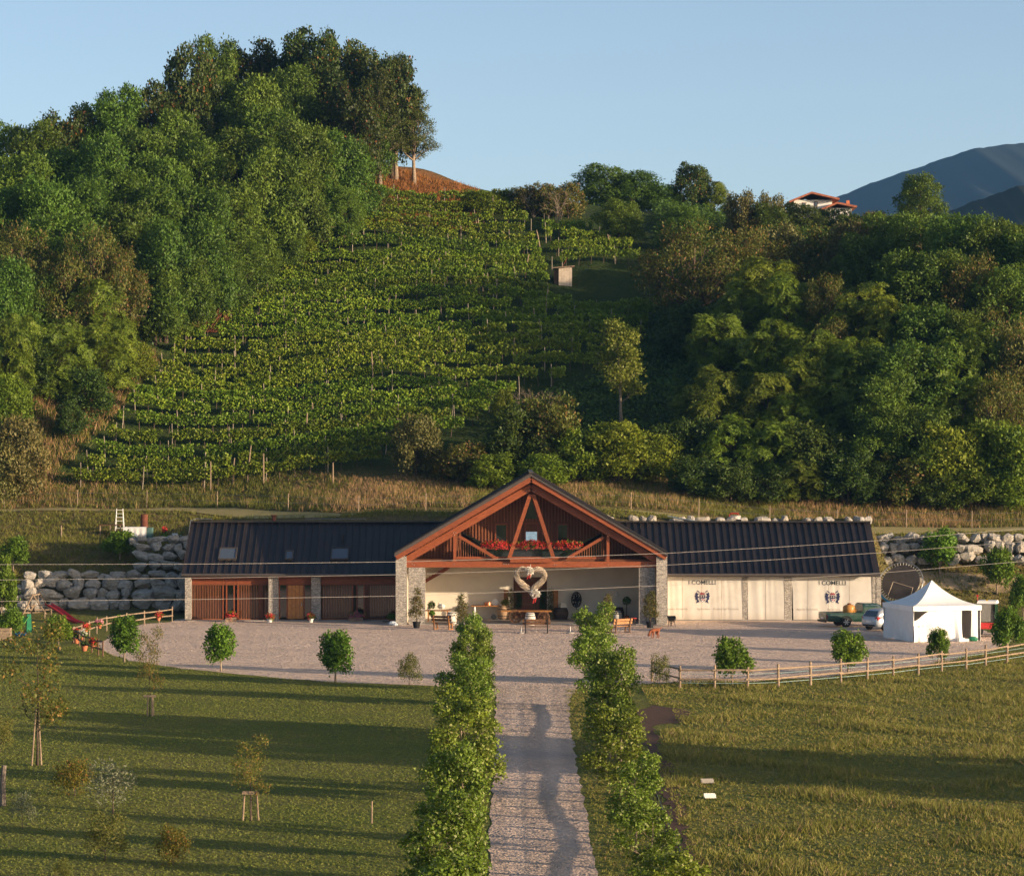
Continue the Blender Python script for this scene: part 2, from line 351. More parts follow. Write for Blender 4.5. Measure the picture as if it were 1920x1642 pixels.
court_px = [(190, 1218), (240, 1238), (320, 1250), (420, 1262), (630, 1279), (800, 1286), (900, 1290), (990, 1292), (1100, 1290), (1215, 1281), (1400, 1278), (1560, 1268), (1700, 1252), (1790, 1238), (1870, 1216), (1900, 1200), (1840, 1180), (1720, 1172)]
court = [G(*p) for p in court_px] + [np.array((30., 204.5, 0)), np.array((26.5, 207, 0)), np.array((-23.4, 207, 0)), np.array((-24.2, 200.5, 0))] + [G(*p) for p in [(272, 1169), (225, 1183), (200, 1195), (188, 1206)]]
ring = wavy(court)
mb = MB(); mb.add([(p[0], p[1], .006) for p in ring], [tuple(range(len(ring)))])
tag(mb.build('gravel_court', m_gravel), 'wide pale gravel forecourt before the building', kind='structure')
lane = [(-.72, 60), (2.5, 60), (2.55, 100), (2.6, 130), (2.9, 143), (3.6, 149), (-1.9, 149), (-.85, 143), (-.72, 130), (-.7, 100)]
ring = wavy(lane, 1.0, .09); mb = MB(); mb.add([(p[0], p[1], .012) for p in ring], [tuple(range(len(ring)))])
tag(mb.build('gravel_lane', m_lane), 'straight gravel lane between two rows of trees', kind='structure')
# dug soil patch and ditch in the meadow, mown track behind the building, earth path on the right
def sheet(name, pts, mat, z, label, amp=.25, step=.8):
    r = wavy(pts, step, amp); mb = MB(); mb.add([(p[0], p[1], z + float(zg(p[0], p[1]))) for p in r], [tuple(range(len(r)))])
    return tag(mb.build(name, mat), label, kind='structure')
sheet('bare_soil', [G(1192, 1330), G(1225, 1322), G(1285, 1330), G(1295, 1345), G(1270, 1354), G(1228, 1360), G(1240, 1400), G(1262, 1450), G(1270, 1500), G(1290, 1560), G(1325, 1640), G(1298, 1640), G(1262, 1560), G(1245, 1500), G(1232, 1450), G(1212, 1400), G(1198, 1360)], m_soil, .01, 'bare brown soil patch and ditch beside the lane')
m_track = M('mown_track', (.36, .29, .12), .95, (.26, .22, .08), 1.5, .4, 10)
mb = MB(); tx = np.arange(-46, 52, 1.5)
def track_D(X): return np.interp(X, [-46, -26, -12, 26, 52], [227.3, 227.3, 218, 218, 220.3])
mb.grid(lambda u, v: (lambda X: (X, track_D(X) + (v - .5) * 2.2, float(zg(X, track_D(X) + (v - .5) * 2.2)) + .05))(-46 + 98 * u), 65, 2)
tag(mb.build('mown_track', m_track), 'mown grass track along the foot of the hill', kind='structure')
m_dirt = M('dirt_path', (.36, .26, .17), .95, (.24, .19, .1), 1.2, .6, 8)
mb = MB(); mb.grid(lambda u, v: (lambda X, D: (X, D, float(zg(X, D)) + .05))(30 + 14 * u, 212.2 - 1.5 * u + (v - .5) * 2.0), 10, 3)
tag(mb.build('earth_path', m_dirt), 'bare earth path below the boulders on the right', kind='structure')

# far mountain and dark hill
def ridge(name, pts, D, depth, mat, label, rough, seed):
    rng = np.random.default_rng(seed); xs_ = np.linspace(pts[0][0], pts[-1][0], 160); top = np.interp(xs_, [p[0] for p in pts], [p[1] for p in pts])
    k = np.arange(160); jag = sum(np.sin(k * f + rng.uniform(0, 6)) * a for f, a in ((.31, 1), (.83, .6), (1.9, .35), (2.9, .25)))
    top = top + jag * rough; nv = 24; vs = []
    for j in range(nv + 1):
        v = j / nv; Dj = D - depth * (1 - v)
        for i in range(160):
            p = P(xs_[i], top[i], D); gul = np.sin(i * .55 + v * 5) * np.sin(i * .21 - v * 3) * rough * 4 * (1 - v) * v * D / F * 4
            vs.append((p[0], Dj, (p[2] + 8) * v ** .9 - 8 + gul))
    fs = [(j * 160 + i, j * 160 + i + 1, (j + 1) * 160 + i + 1, (j + 1) * 160 + i) for j in range(nv) for i in range(159)]
    return tag(put(name, mesh_np(name, vs, fs, mat, True)), label, kind='structure')
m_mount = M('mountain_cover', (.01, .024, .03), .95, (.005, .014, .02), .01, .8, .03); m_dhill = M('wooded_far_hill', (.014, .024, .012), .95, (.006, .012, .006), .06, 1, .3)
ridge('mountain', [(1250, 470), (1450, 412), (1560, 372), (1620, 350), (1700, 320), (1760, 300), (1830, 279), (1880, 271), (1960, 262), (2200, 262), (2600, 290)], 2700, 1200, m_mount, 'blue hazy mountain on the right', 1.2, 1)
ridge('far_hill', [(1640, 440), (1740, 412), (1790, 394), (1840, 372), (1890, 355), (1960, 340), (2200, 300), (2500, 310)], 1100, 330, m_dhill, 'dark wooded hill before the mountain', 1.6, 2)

# ------------------------------------------------------------------ foliage
def leaves(pos, dirn, nrm, L, W, fold=.18):
    """rhombic, slightly folded leaves: arrays in, (verts, quads) out"""
    n = len(pos); d = dirn / (np.linalg.norm(dirn, axis=1, keepdims=True) + 1e-9)
    s = np.cross(d, nrm); s /= (np.linalg.norm(s, axis=1, keepdims=True) + 1e-9); u = np.cross(s, d)
    L = np.broadcast_to(np.asarray(L, float), (n,))[:, None]; W = np.broadcast_to(np.asarray(W, float), (n,))[:, None]
    a = pos; b = pos + d * L * .45 + s * W * .5 + u * W * fold; c = pos + d * L - u * W * fold; e = pos + d * L * .45 - s * W * .5 + u * W * fold
    v = np.stack([a, b, c, e], 1).reshape(-1, 3); return v, np.arange(n * 4).reshape(n, 4)
def rdir(rng, n):
    v = rng.normal(size=(n, 3)); return v / np.linalg.norm(v, axis=1, keepdims=True)
def crown_pts(rng, lobes, n, shell=.72, low=.45):
    lobes = np.asarray(lobes, float); w = (lobes[:, 3] * lobes[:, 5]); w = w / w.sum()
    idx = rng.choice(len(lobes), size=int(n * 2.2), p=w); d = rdir(rng, len(idx)); keep = (d[:, 2] > -.25) | (rng.random(len(idx)) < low)
    idx, d = idx[keep], d[keep]; lb = lobes[idx]; r = shell + (1.06 - shell) * rng.random(len(idx)) ** .8
    lump = 1 + .13 * np.sin(d[:, 0] * 7 + lb[:, 0] * 3) * np.sin(d[:, 1] * 6 + lb[:, 1] * 2 + 1) + .12 * np.sin(d[:, 2] * 8 + lb[:, 2] * 4)
    p = lb[:, :3] + d * lb[:, 3:6] * (r * lump)[:, None]; ok = np.ones(len(p), bool)
    for l in lobes:
        q = (p - l[:3]) / l[3:6]; ok &= (q * q).sum(1) > .42
    p, d = p[ok][:n], d[ok][:n]; return p, d
def crown_mesh(name, mat, seed, lobes, n, k=6, L=.3, W=.2, spread=.28, shell=.72, up=.35, droop=0., low=.45):
    rng = np.random.default_rng(seed); p, d = crown_pts(rng, lobes, n, shell, low); pp = np.repeat(p, k, 0); dd = np.repeat(d, k, 0); m = len(pp)
    pp = pp + rng.normal(size=(m, 3)) * spread; di = dd * .7 + rdir(rng, m) * .9; di[:, 2] += up - droop
    nr = rdir(rng, m) * .55; nr[:, 2] += .35; nr += dd * 1.0
    s = rng.uniform(.65, 1.3, m); v, f = leaves(pp, di, nr, L * s, W * s); return mesh_np(name, v, f, mat)
def frond_mesh(name, mat, seed, lobes, n, fronds=7, FL=.8, pairs=6, LW=.07, LL=.22, shell=.8):
    rng = np.random.default_rng(seed); p, d = crown_pts(rng, lobes, n, shell, .35); P_, D_, N_, S_ = [], [], [], []
    for t, o in zip(p, d):
        ax = unit(o * .8 + np.array((0, 0, .4)) + rng.normal(size=3) * .3); _, a, b = frame(ax); ph = rng.uniform(0, 6.28); sc = rng.uniform(.7, 1.2)
        for q in range(fronds):
            an = ph + q * 6.283 / fronds + rng.uniform(-.3, .3); r = unit((a * math.cos(an) + b * math.sin(an)) + ax * rng.uniform(.1, .8)); side = unit(np.cross(r, ax))
            for j in range(1, pairs + 1):
                x = j / pairs; c = t + r * FL * sc * x - np.array((0, 0, 1)) * (x * x * .35 * FL * sc)
                for sg in (-1, 1): P_.append(c); D_.append(side * sg + r * .5 - np.array((0, 0, .25))); N_.append(ax + rng.normal(size=3) * .45); S_.append(sc * (1.1 - .5 * abs(x - .4)))
    S_ = np.array(S_); v, f = leaves(np.array(P_), np.array(D_), np.array(N_), LL * S_, LW * 1.5 * S_, .1); return mesh_np(name, v, f, mat)
def trunk_mesh(name, mat, seed, h, r, lobes, lean=.03, nb=None, flare=1.5):
    rng = np.random.default_rng(seed); mb = MB(); mb.smooth = True; lobes = list(lobes); zt = max(l[2] for l in lobes)
    pts = []; rs = []; off = rng.normal(size=2) * lean * h
    for i in range(7):
        t = i / 6; pts.append(np.array((off[0] * t * t + rng.normal() * .012 * h * t, off[1] * t * t + rng.normal() * .012 * h * t, zt * .93 * t - .15 * (i == 0)))); rs.append(r * (flare if i == 0 else 1) * (1 - .82 * t))
    mb.tube(pts, rs, 7)
    for l in lobes[:nb]:
        c = np.array(l[:3]); zb = max(.25 * zt, min(c[2] - .5 * np.linalg.norm(c[:2]) - .1 * zt, .8 * zt)); t = zb / (zt * .93); i = min(5, int(t * 6)); b = pts[i] + (pts[i + 1] - pts[i]) * (t * 6 - i)
        if np.linalg.norm(c - b) < .05: continue
        mid = (b + c) / 2 + rng.normal(size=3) * .06 * h * .4; rb = r * (1 - .75 * t) * .55; mb.tube([b, mid, c], [rb, rb * .6, rb * .2], 5)
        for _ in range(2): mb.tube([mid, c + rng.normal(size=3) * np.array(l[3:6]) * .55], [rb * .45, rb * .12], 4)
    return mb.mesh(name, mat)
def rand_lobes(seed, h, w, n, base=.25, rl=.32, top=.9, pw=.75):
    """lobes spread through an egg-shaped envelope of height h and width w"""
    rng = np.random.default_rng(seed); out = []
    for i in range(n):
        t = (i + .5) / n; z = h * (base + (top - base) * t); env = math.sqrt(max(0, 1 - (2 * (.14 + .74 * t) ** pw - 1) ** 2)) * w * .5
        a = i * 2.4 + rng.uniform(-.5, .5); r = env * rng.uniform(.4, .85); s = w * rl * rng.uniform(.75, 1.2) * (1 - .12 * t)
        out.append((r * math.cos(a), r * math.sin(a), z, s, s, s * rng.uniform(.7, .95)))
    return out
lm_robinia = leafmat('robinia_leaf', (0.0241, 0.0671, 0.0087), (0.1074, 0.2004, 0.0221), .25, nscale=.35)
lm_oak = leafmat('oak_leaf', (0.0127, 0.0319, 0.0050), (0.0619, 0.0949, 0.0147), .15, nscale=.4, autumn=(.16, .075, .02), afrac=.05)
lm_pine = leafmat('pine_needle', (0.0198, 0.0378, 0.0060), (0.0792, 0.0945, 0.0140), .1)
lm_ailanthus = leafmat('ailanthus_leaf', (0.0349, 0.0776, 0.0080), (0.1702, 0.2392, 0.0187), .25)
lm_walnut = leafmat('walnut_leaf', (0.0246, 0.0495, 0.0079), (0.1341, 0.1386, 0.0234), .2, autumn=(.19, .11, .035), afrac=.12)
lm_bush = leafmat('bush_leaf', (0.0366, 0.0820, 0.0069), (0.1806, 0.2506, 0.0164), .3)
lm_darkbush = leafmat('dark_bush_leaf', (0.0162, 0.0450, 0.0066), (0.0660, 0.1134, 0.0156), .2)
lm_olive = leafmat('grey_olive_leaf', (0.0675, 0.0788, 0.0225), (0.1980, 0.1785, 0.0520), .15)
lm_yellow = leafmat('yellowing_leaf', (0.0900, 0.0926, 0.0100), (0.2063, 0.1846, 0.0260), .3, autumn=(.24, .12, .03), afrac=.1)
lm_maple = leafmat('avenue_leaf', (0.0478, 0.1000, 0.0100), (0.1987, 0.2928, 0.0325), .3, autumn=(.28, .32, .12), afrac=.12, nscale=1.2)
lm_mulb = leafmat('mulberry_leaf', (0.0344, 0.0962, 0.0081), (0.1326, 0.2558, 0.0193), .25, nscale=1.5)
lm_vine = leafmat('vine_leaf', (0.0344, 0.0891, 0.0075), (0.2320, 0.3547, 0.0228), .3, nscale=.6, autumn=(.22, .25, .04), afrac=.1)
lm_silver = leafmat('silver_leaf', (.11, .13, .08), (.22, .23, .14), .15)
lm_ivy = leafmat('undergrowth_leaf', (0.0173, 0.0518, 0.0075), (0.0759, 0.1389, 0.0187), .25, nscale=.2)
lm_redleaf = leafmat('reddish_leaf', (0.1050, 0.0375, 0.0100), (0.2200, 0.1050, 0.0195), .2)

SPEC = {}
def species(key, crown, trunk, h, w): SPEC.setdefault(key, []).append((crown, trunk, h, w))
for s in range(4):
    lb = rand_lobes(10 + s, 10, 7.5, 24, .16, .165); species('robinia', crown_mesh('robinia_crown', lm_robinia, s, lb, 1700, 9, .3, .15, .2, .66, .2, .15), trunk_mesh('robinia_trunk', m_bark, s, 10, .22, lb), 10, 7.5)
for s in range(3):
    lb = rand_lobes(30 + s, 11, 8.5, 24, .2, .15, pw=.85); species('oak', crown_mesh('oak_crown', lm_oak, 40 + s, lb, 1500, 9, .3, .22, .2, .6, .3), trunk_mesh('oak_trunk', m_bark, s, 11, .28, lb), 11, 8.5)
for s in range(2):
    rng = np.random.default_rng(60 + s); lb = []
    for i in range(22):
        t = i / 21; a = i * 2.4; z = 3.8 + 7.5 * t; r = (2.7 - 1.9 * t) * rng.uniform(.5, 1); lb.append((r * math.cos(a), r * math.sin(a), z, 1.25 - .5 * t, 1.25 - .5 * t, .42))
    species('pine', crown_mesh('pine_crown', lm_pine, 60 + s, lb, 1100, 9, .3, .09, .2, .3, .2), trunk_mesh('pine_trunk', m_bark_pale, s, 12, .26, lb, .02), 12, 6)
for s in range(4):
    lb = rand_lobes(70 + s, 8, 6, 20, .08, .17); species('ailanthus', frond_mesh('ailanthus_crown', lm_ailanthus, 70 + s, lb, 330, 7, .62, 5, .07, .22), trunk_mesh('ailanthus_trunk', m_bark, s, 8, .15, lb), 8, 6)
for s in range(2):
    lb = rand_lobes(80 + s, 9, 10, 26, .26, .125, pw=.6); species('walnut', crown_mesh('walnut_crown', lm_walnut, 80 + s, lb, 1300, 8, .26, .13, .22, .5, .1), trunk_mesh('walnut_trunk', m_bark, s, 9, .35, lb, .06), 9, 10)
for key, mat, q in (('bush', lm_bush, 90), ('darkbush', lm_darkbush, 100), ('olive', lm_olive, 110), ('yellowish', lm_yellow, 120), ('mixed', lm_walnut, 125)):
    for s in range(2):
        lb = rand_lobes(q + s, 4, 4, 18, .12, .17, pw=.6); species(key, crown_mesh(key + '_crown', mat, q + s, lb, 1000, 8, .2, .11, .13, .55, .3), trunk_mesh(key + '_trunk', m_bark, s, 4, .09, lb), 4, 4)
for s in range(4):
    lb = rand_lobes(130 + s, 4.2, 2.5, 17, .17, .19, .9, .75); species('avenue', crown_mesh('avenue_crown', lm_maple, 130 + s, lb, 1250, 8, .105, .09, .085, .42, .15), trunk_mesh('avenue_trunk', m_bark_pale, s, 4.2, .05, lb), 4.2, 2.4)
for s in range(3):
    lb = rand_lobes(190 + s, 4.2, 2.5, 12, .22, .17, .92, .75); species('avenue_thin', crown_mesh('avenue_crown', lm_maple, 190 + s, lb, 620, 8, .11, .095, .09, .35, .15), trunk_mesh('avenue_trunk', m_bark_pale, s, 4.2, .05, lb), 4.2, 2.4)
for s in range(5):
    lb = [tuple(np.array(l) + (0, 0, .1, 0, 0, 0)) for l in rand_lobes(140 + s, 2.45, 1.95, 11 + s, .3, .2, .86, .7)]
    species('mulberry', crown_mesh('mulberry_crown', lm_mulb, 140 + s, lb, 560, 7, .135, .105, .09, .4, .05, 0, .7), trunk_mesh('mulberry_trunk', m_bark_pale, 7 + s, 2.6, .055, lb, .01), 2.65, 2.1)
for s in range(2):
    lb = rand_lobes(150 + s, 4, 1.9, 9, .35, .2, .97, .9); species('sapling', crown_mesh('sapling_crown', leafmat('sapling_leaf%d' % s, (.06, .08, .012), (.17, .17, .03), .3, autumn=(.26, .16, .04), afrac=.2), 150 + s, lb, 330, 6, .095, .06, .11, .3, .1), trunk_mesh('sapling_trunk', m_bark, s, 4, .035, lb, .02), 4, 1.9)
for s in range(2):
    lb = rand_lobes(160 + s, 1.6, 1.5, 7, .25, .26, .95, .6); species('shrub', crown_mesh('shrub_crown', leafmat('shrub_leaf%d' % s, (.07, .095, .02), (.16, .15, .035), .25), 160 + s, lb, 420, 6, .08, .05, .08, .4, .35), trunk_mesh('shrub_stems', m_bark, s, 1.6, .025, lb, .02), 1.6, 1.5)
lb = rand_lobes(171, 1.6, 1.7, 6, .35, .25, .95, .5); species('silver', crown_mesh('silver_crown', lm_silver, 171, lb, 240, 6, .1, .04, .09, .35, .5), trunk_mesh('silver_stems', m_bark, 4, 1.6, .025, lb, .03), 1.6, 1.7)
lb = rand_lobes(172, 1.3, 1.4, 8, .25, .3, .9, .6); species('golden', crown_mesh('golden_crown', lm_yellow, 172, lb, 330, 6, .08, .06, .07, .5, .3), trunk_mesh('golden_stems', m_bark, 5, 1.3, .025, lb, .03), 1.3, 1.4)
lb = [(.1 * math.cos(i * 2), .1 * math.sin(i * 2), .7 + i * .25, .42 - .045 * i, .42 - .045 * i, .3) for i in range(7)]; species('potplant', crown_mesh('potplant_crown', leafmat('oleander_leaf', (0.0375, 0.0525, 0.0100), (0.1430, 0.1260, 0.0260), .2, autumn=(.2, .1, .04), afrac=.1), 173, lb, 260, 6, .13, .045, .07, .5, .5), trunk_mesh('potplant_stems', m_bark, 6, 2.5, .03, lb, .01), 2.5, .95)
lb = rand_lobes(175, 10, 4.2, 10, .32, .2, .93, .9); species('poplar', crown_mesh('poplar_crown', leafmat('poplar_leaf', (0.0540, 0.0828, 0.0100), (0.1742, 0.1932, 0.0260), .3), 175, lb, 620, 8, .26, .15, .26, .4, .3), trunk_mesh('poplar_trunk', m_bark_pale, 8, 10, .16, lb, .03), 10, 4.2)
def bare_mesh(seed, h):
    rng = np.random.default_rng(seed); mb = MB()
    def grow(p, d, L, r, g):
        q = p + d * L; mb.tube([p, (p + q) / 2 + rng.normal(size=3) * L * .05, q], [r, r * .8, r * .55], 4, False)
        if g > 0:
            for _ in range(3 if g > 1 else 4): grow(p + (q - p) * rng.uniform(.55, 1), unit(d + rng.normal(size=3) * .5), L * rng.uniform(.5, .75), r * .5, g - 1)
    for _ in range(5): grow(np.zeros(3), unit(np.array((0, 0, 1)) + rng.normal(size=3) * .28), h * .42, .07, 4)
    return mb.mesh('bare_branches', m_bark_pale)
BARE = bare_mesh(3, 7)

def pxX(px, D): return (px - CX) * D / F
rngT = random.Random(11)
def tree(name, key, loc, h, w, label, cat='tree', group=None, v=None, rz=None):
    vs = SPEC[key]; cm, tm, h0, w0 = vs[rngT.randrange(len(vs)) if v is None else v]
    r = thing(name, loc, label, cat, group, rngT.uniform(0, 6.28) if rz is None else rz, (w / w0, w / w0, h / h0))
    put('trunk', tm, r); put('crown', cm, r); return r
def hill_tree(key, px, py, h, w, label, cat='tree', group=None, name=None):
    p = tree_D(px, py, h); return tree(name or key_name[key], key, p, h * 1.02, w, label, cat, group)
key_name = dict(robinia='robinia_tree', oak='oak_tree', pine='pine_tree', ailanthus='ailanthus_tree', walnut='walnut_tree', bush='bush', darkbush='bush', olive='shrub', yellowish='shrub', mixed='shrub', avenue='avenue_tree', avenue_thin='avenue_tree', mulberry='mulberry_tree', sapling='young_tree', shrub='shrub', silver='shrub', golden='shrub', potplant='pot_plant', poplar='poplar_tree')

# --- the wood on the left knoll and slope
LW_ = 'trees of the wood on the left hill'
ORD = ['', 'first', 'second', 'third', 'fourth', 'fifth', 'sixth', 'seventh', 'eighth', 'ninth', 'tenth', 'eleventh', 'twelfth', 'thirteenth', 'fourteenth', 'fifteenth', 'sixteenth', 'seventeenth', 'eighteenth', 'nineteenth', 'twentieth']
wood_l = [ # species, px, top py, height m, width m
 ('robinia', 15, 232, 11, 7), ('robinia', 70, 228, 11, 8), ('oak', 120, 212, 12, 8), ('robinia', 175, 196, 12, 7), ('robinia', 222, 165, 13, 8), ('oak', 275, 160, 13, 8), ('robinia', 318, 172, 12, 7),
 ('oak', 358, 92, 15, 8), ('robinia', 405, 70, 16, 7.5), ('oak', 470, 58, 15, 9), ('oak', 525, 44, 15, 9), ('oak', 585, 46, 15, 9), ('oak', 640, 62, 14, 8), ('oak', 705, 78, 14, 8.5), ('oak', 735, 108, 13, 8),
 ('robinia', 40, 285, 11, 8), ('robinia', 110, 275, 11, 8), ('robinia', 190, 250, 12, 8), ('robinia', 265, 235, 12, 8), ('robinia', 335, 205, 12, 8), ('robinia', 410, 150, 13, 8), ('robinia', 480, 140, 13, 8), ('robinia', 545, 120, 13, 8), ('oak', 610, 120, 13, 8), ('oak', 665, 150, 12, 7.5), ('robinia', 700, 200, 9, 6),
 ('robinia', 20, 350, 11, 7), ('robinia', 85, 335, 11, 8), ('robinia', 155, 330, 11, 8), ('robinia', 225, 315, 11, 8), ('robinia', 300, 290, 12, 8), ('robinia', 375, 260, 12, 8), ('robinia', 445, 240, 12, 8), ('robinia', 510, 200, 13, 8), ('robinia', 570, 230, 12, 8), ('robinia', 625, 245, 11, 7), ('robinia', 668, 290, 8, 6),
 ('robinia', 500, 275, 12, 9), ('robinia', 560, 300, 10, 7), ('robinia', 300, 345, 12, 8), ('robinia', 240, 380, 11, 8), ('robinia', 370, 350, 11, 8), ('robinia', 430, 340, 11, 8), ('robinia', 600, 330, 8, 6), ('robinia', 645, 350, 6, 5),
 ('walnut', 40, 420, 11, 8), ('robinia', 110, 400, 11, 8), ('robinia', 310, 410, 11, 8), ('robinia', 380, 420, 10, 7.5), ('robinia', 445, 425, 8, 6.5), ('robinia', 500, 400, 7, 6), ('robinia', 350, 480, 8, 7), ('robinia', 420, 480, 6, 5.5), ('robinia', 480, 455, 5, 5), ('robinia', 540, 400, 6, 5), ('robinia', 590, 380, 5, 4.5), ('robinia', 290, 500, 8, 6.5),
 ('walnut', 170, 425, 11, 8.5), ('walnut', 215, 460, 10, 7), ('walnut', 120, 480, 10, 7), ('robinia', 60, 510, 9, 7), ('robinia', 10, 480, 10, 7)]
for i, (k, px, py, h, w) in enumerate(wood_l):
    tier = 'on the skyline' if i < 15 else 'just below the skyline' if i < 26 else 'halfway down the wood' if i < 45 else 'low in the wood'
    rank = 1 + sum(1 for j, w2 in enumerate(wood_l) if w2[0] == k and (w2[1], j) < (px, i) and ('a' if j < 15 else 'b' if j < 26 else 'c' if j < 45 else 'd') == ('a' if i < 15 else 'b' if i < 26 else 'c' if i < 45 else 'd'))
    lab = {'robinia': 'feathery green robinia %s of the left hill, %s from the left', 'oak': 'dark oak %s of the left knoll, %s from the left', 'walnut': 'olive-yellow broad tree %s on the left hill, %s from the left'}[k] % (tier, ORD[rank])
    hill_tree(k, px, py, h * (.86 + .2 * ((i * 37) % 10) / 10), w * (.84 + .2 * ((i * 53) % 10) / 10), lab, group=LW_)
for px, py, h, w, t in ((742, 105, 13.5, 5.5, 'dark pine on the knoll, left of the outermost pine'), (776, 165, 10.5, 5.2, 'outermost pine with bare trunk at the right edge of the knoll wood'), (712, 130, 13, 5.5, 'pine with reddish trunk at the back of the knoll')):
    hill_tree('pine', px, py, h, w, t)
for k, px, py, h, w, t in (('ailanthus', 190, 520, 8, 7, 'open feathery tree with pale trunks left of the vineyard'), ('ailanthus', 110, 600, 7, 6, 'feathery tree on the left slope before the yellowish walnut'), ('ailanthus', 200, 600, 6.5, 6, 'low feathery tree beside the lower left vineyard edge'),
    ('ailanthus', 20, 585, 8.5, 5, 'slender pale-trunked tree at the left picture edge'), ('olive', 30, 785, 6.5, 5, 'grey-green bush at the left edge above the track'), ('darkbush', 130, 755, 3, 3, 'small dark bush on the dry slope left of the vines'), ('darkbush', 60, 640, 5, 5, 'dark undergrowth bush left of the pale trunks'),
    ('bush', 300, 560, 4, 5, 'light bush at the foot of the left wood'), ('bush', 255, 640, 3.5, 4, 'yellow-green bush beside the dry slope'), ('mixed', 350, 545, 4, 4.5, 'brownish bush beside the pruned brushwood heap'), ('bush', 5, 700, 5, 5, 'bush on the slope at the left picture edge'), ('darkbush', 160, 690, 4, 5, 'shaded bush under the feathery trees'),
    ('bush', 640, 395, 2.5, 4, 'bush at the foot of the brown mound, left'), ('mixed', 700, 365, 2.5, 4.5, 'brownish bush on the brown mound'), ('bush', 560, 440, 3, 4, 'bush by the upper left corner of the vineyard'), ('olive', 5, 830, 5, 4, 'grey-green bush low at the left picture edge')):
    hill_tree(k, px, py, h, w, t, 'bush' if k in ('olive', 'bush', 'darkbush', 'mixed') else 'tree')

# --- skyline and the wood on the right
for k, px, py, h, w, t in (('bush', 900, 358, 2.5, 4.5, 'low vine-like bush on the skyline right of the mound'), ('bush', 940, 355, 2.2, 4, 'dark bush on the skyline left of the bare tree'), ('olive', 985, 350, 2.8, 4, 'dark bush behind the bare tree on the skyline'), ('mixed', 1020, 345, 3.6, 4, 'brown half-bare tree on the skyline'), ('mixed', 1065, 345, 3.6, 4, 'brown half-bare tree beside the robinia on the skyline'),
    ('robinia', 1135, 308, 9, 8, 'big robinia on the skyline, left of its clump'), ('robinia', 1190, 318, 9, 8, 'big robinia on the skyline, right of its clump'), ('robinia', 1160, 375, 4.5, 5, 'robinia below the skyline clump'), ('robinia', 1235, 345, 8, 7, 'robinia on the skyline left of the dark round tree'), ('oak', 1298, 303, 10, 5.5, 'dark round tree standing above the skyline'), ('ailanthus', 1340, 340, 7, 5, 'light tree right of the dark round skyline tree'), ('olive', 1390, 362, 5, 4, 'grey-green tree on the skyline left of the house'),
    ('robinia', 1280, 385, 5, 5, 'robinia below the dark round skyline tree'), ('darkbush', 1440, 385, 4, 5, 'dark shrub left of the hilltop house'), ('darkbush', 1500, 383, 3, 5, 'dark shrub in front of the hilltop house'), ('darkbush', 1540, 388, 2.6, 4, 'clipped dark shrub right below the hilltop house'), ('olive', 1445, 365, 5, 3.5, 'thin grey tree close to the house'), ('darkbush', 1590, 391, 2.6, 4, 'dark hedge shrub right of the house'), ('olive', 1640, 385, 3.5, 4, 'grey-green shrub between the house and the lone tree'), ('bush', 1680, 390, 3, 5, 'bush under the lone round tree')):
    if 1100 < px < 1350 and py < 350:                            # these stand behind the crest
        d = 334.; x = pxX(px, d); z = float(zg(x, d)); tree(key_name[k], k, (x, d, z), H - (py - HY) * d / F - z, w, t)
    else: hill_tree(k, px, py, h, w, t, 'tree' if k in ('robinia', 'oak', 'ailanthus') else 'bush')
lt = np.array((pxX(1727, 318), 318., float(zg(pxX(1727, 318), 318)))); tree('lone_tree', 'robinia', lt, H - (322 - HY) * 318 / F - lt[2], 6.0, 'lone round tree standing against the blue mountain', v=0)
RW_ = 'trees of the wood on the right slope'
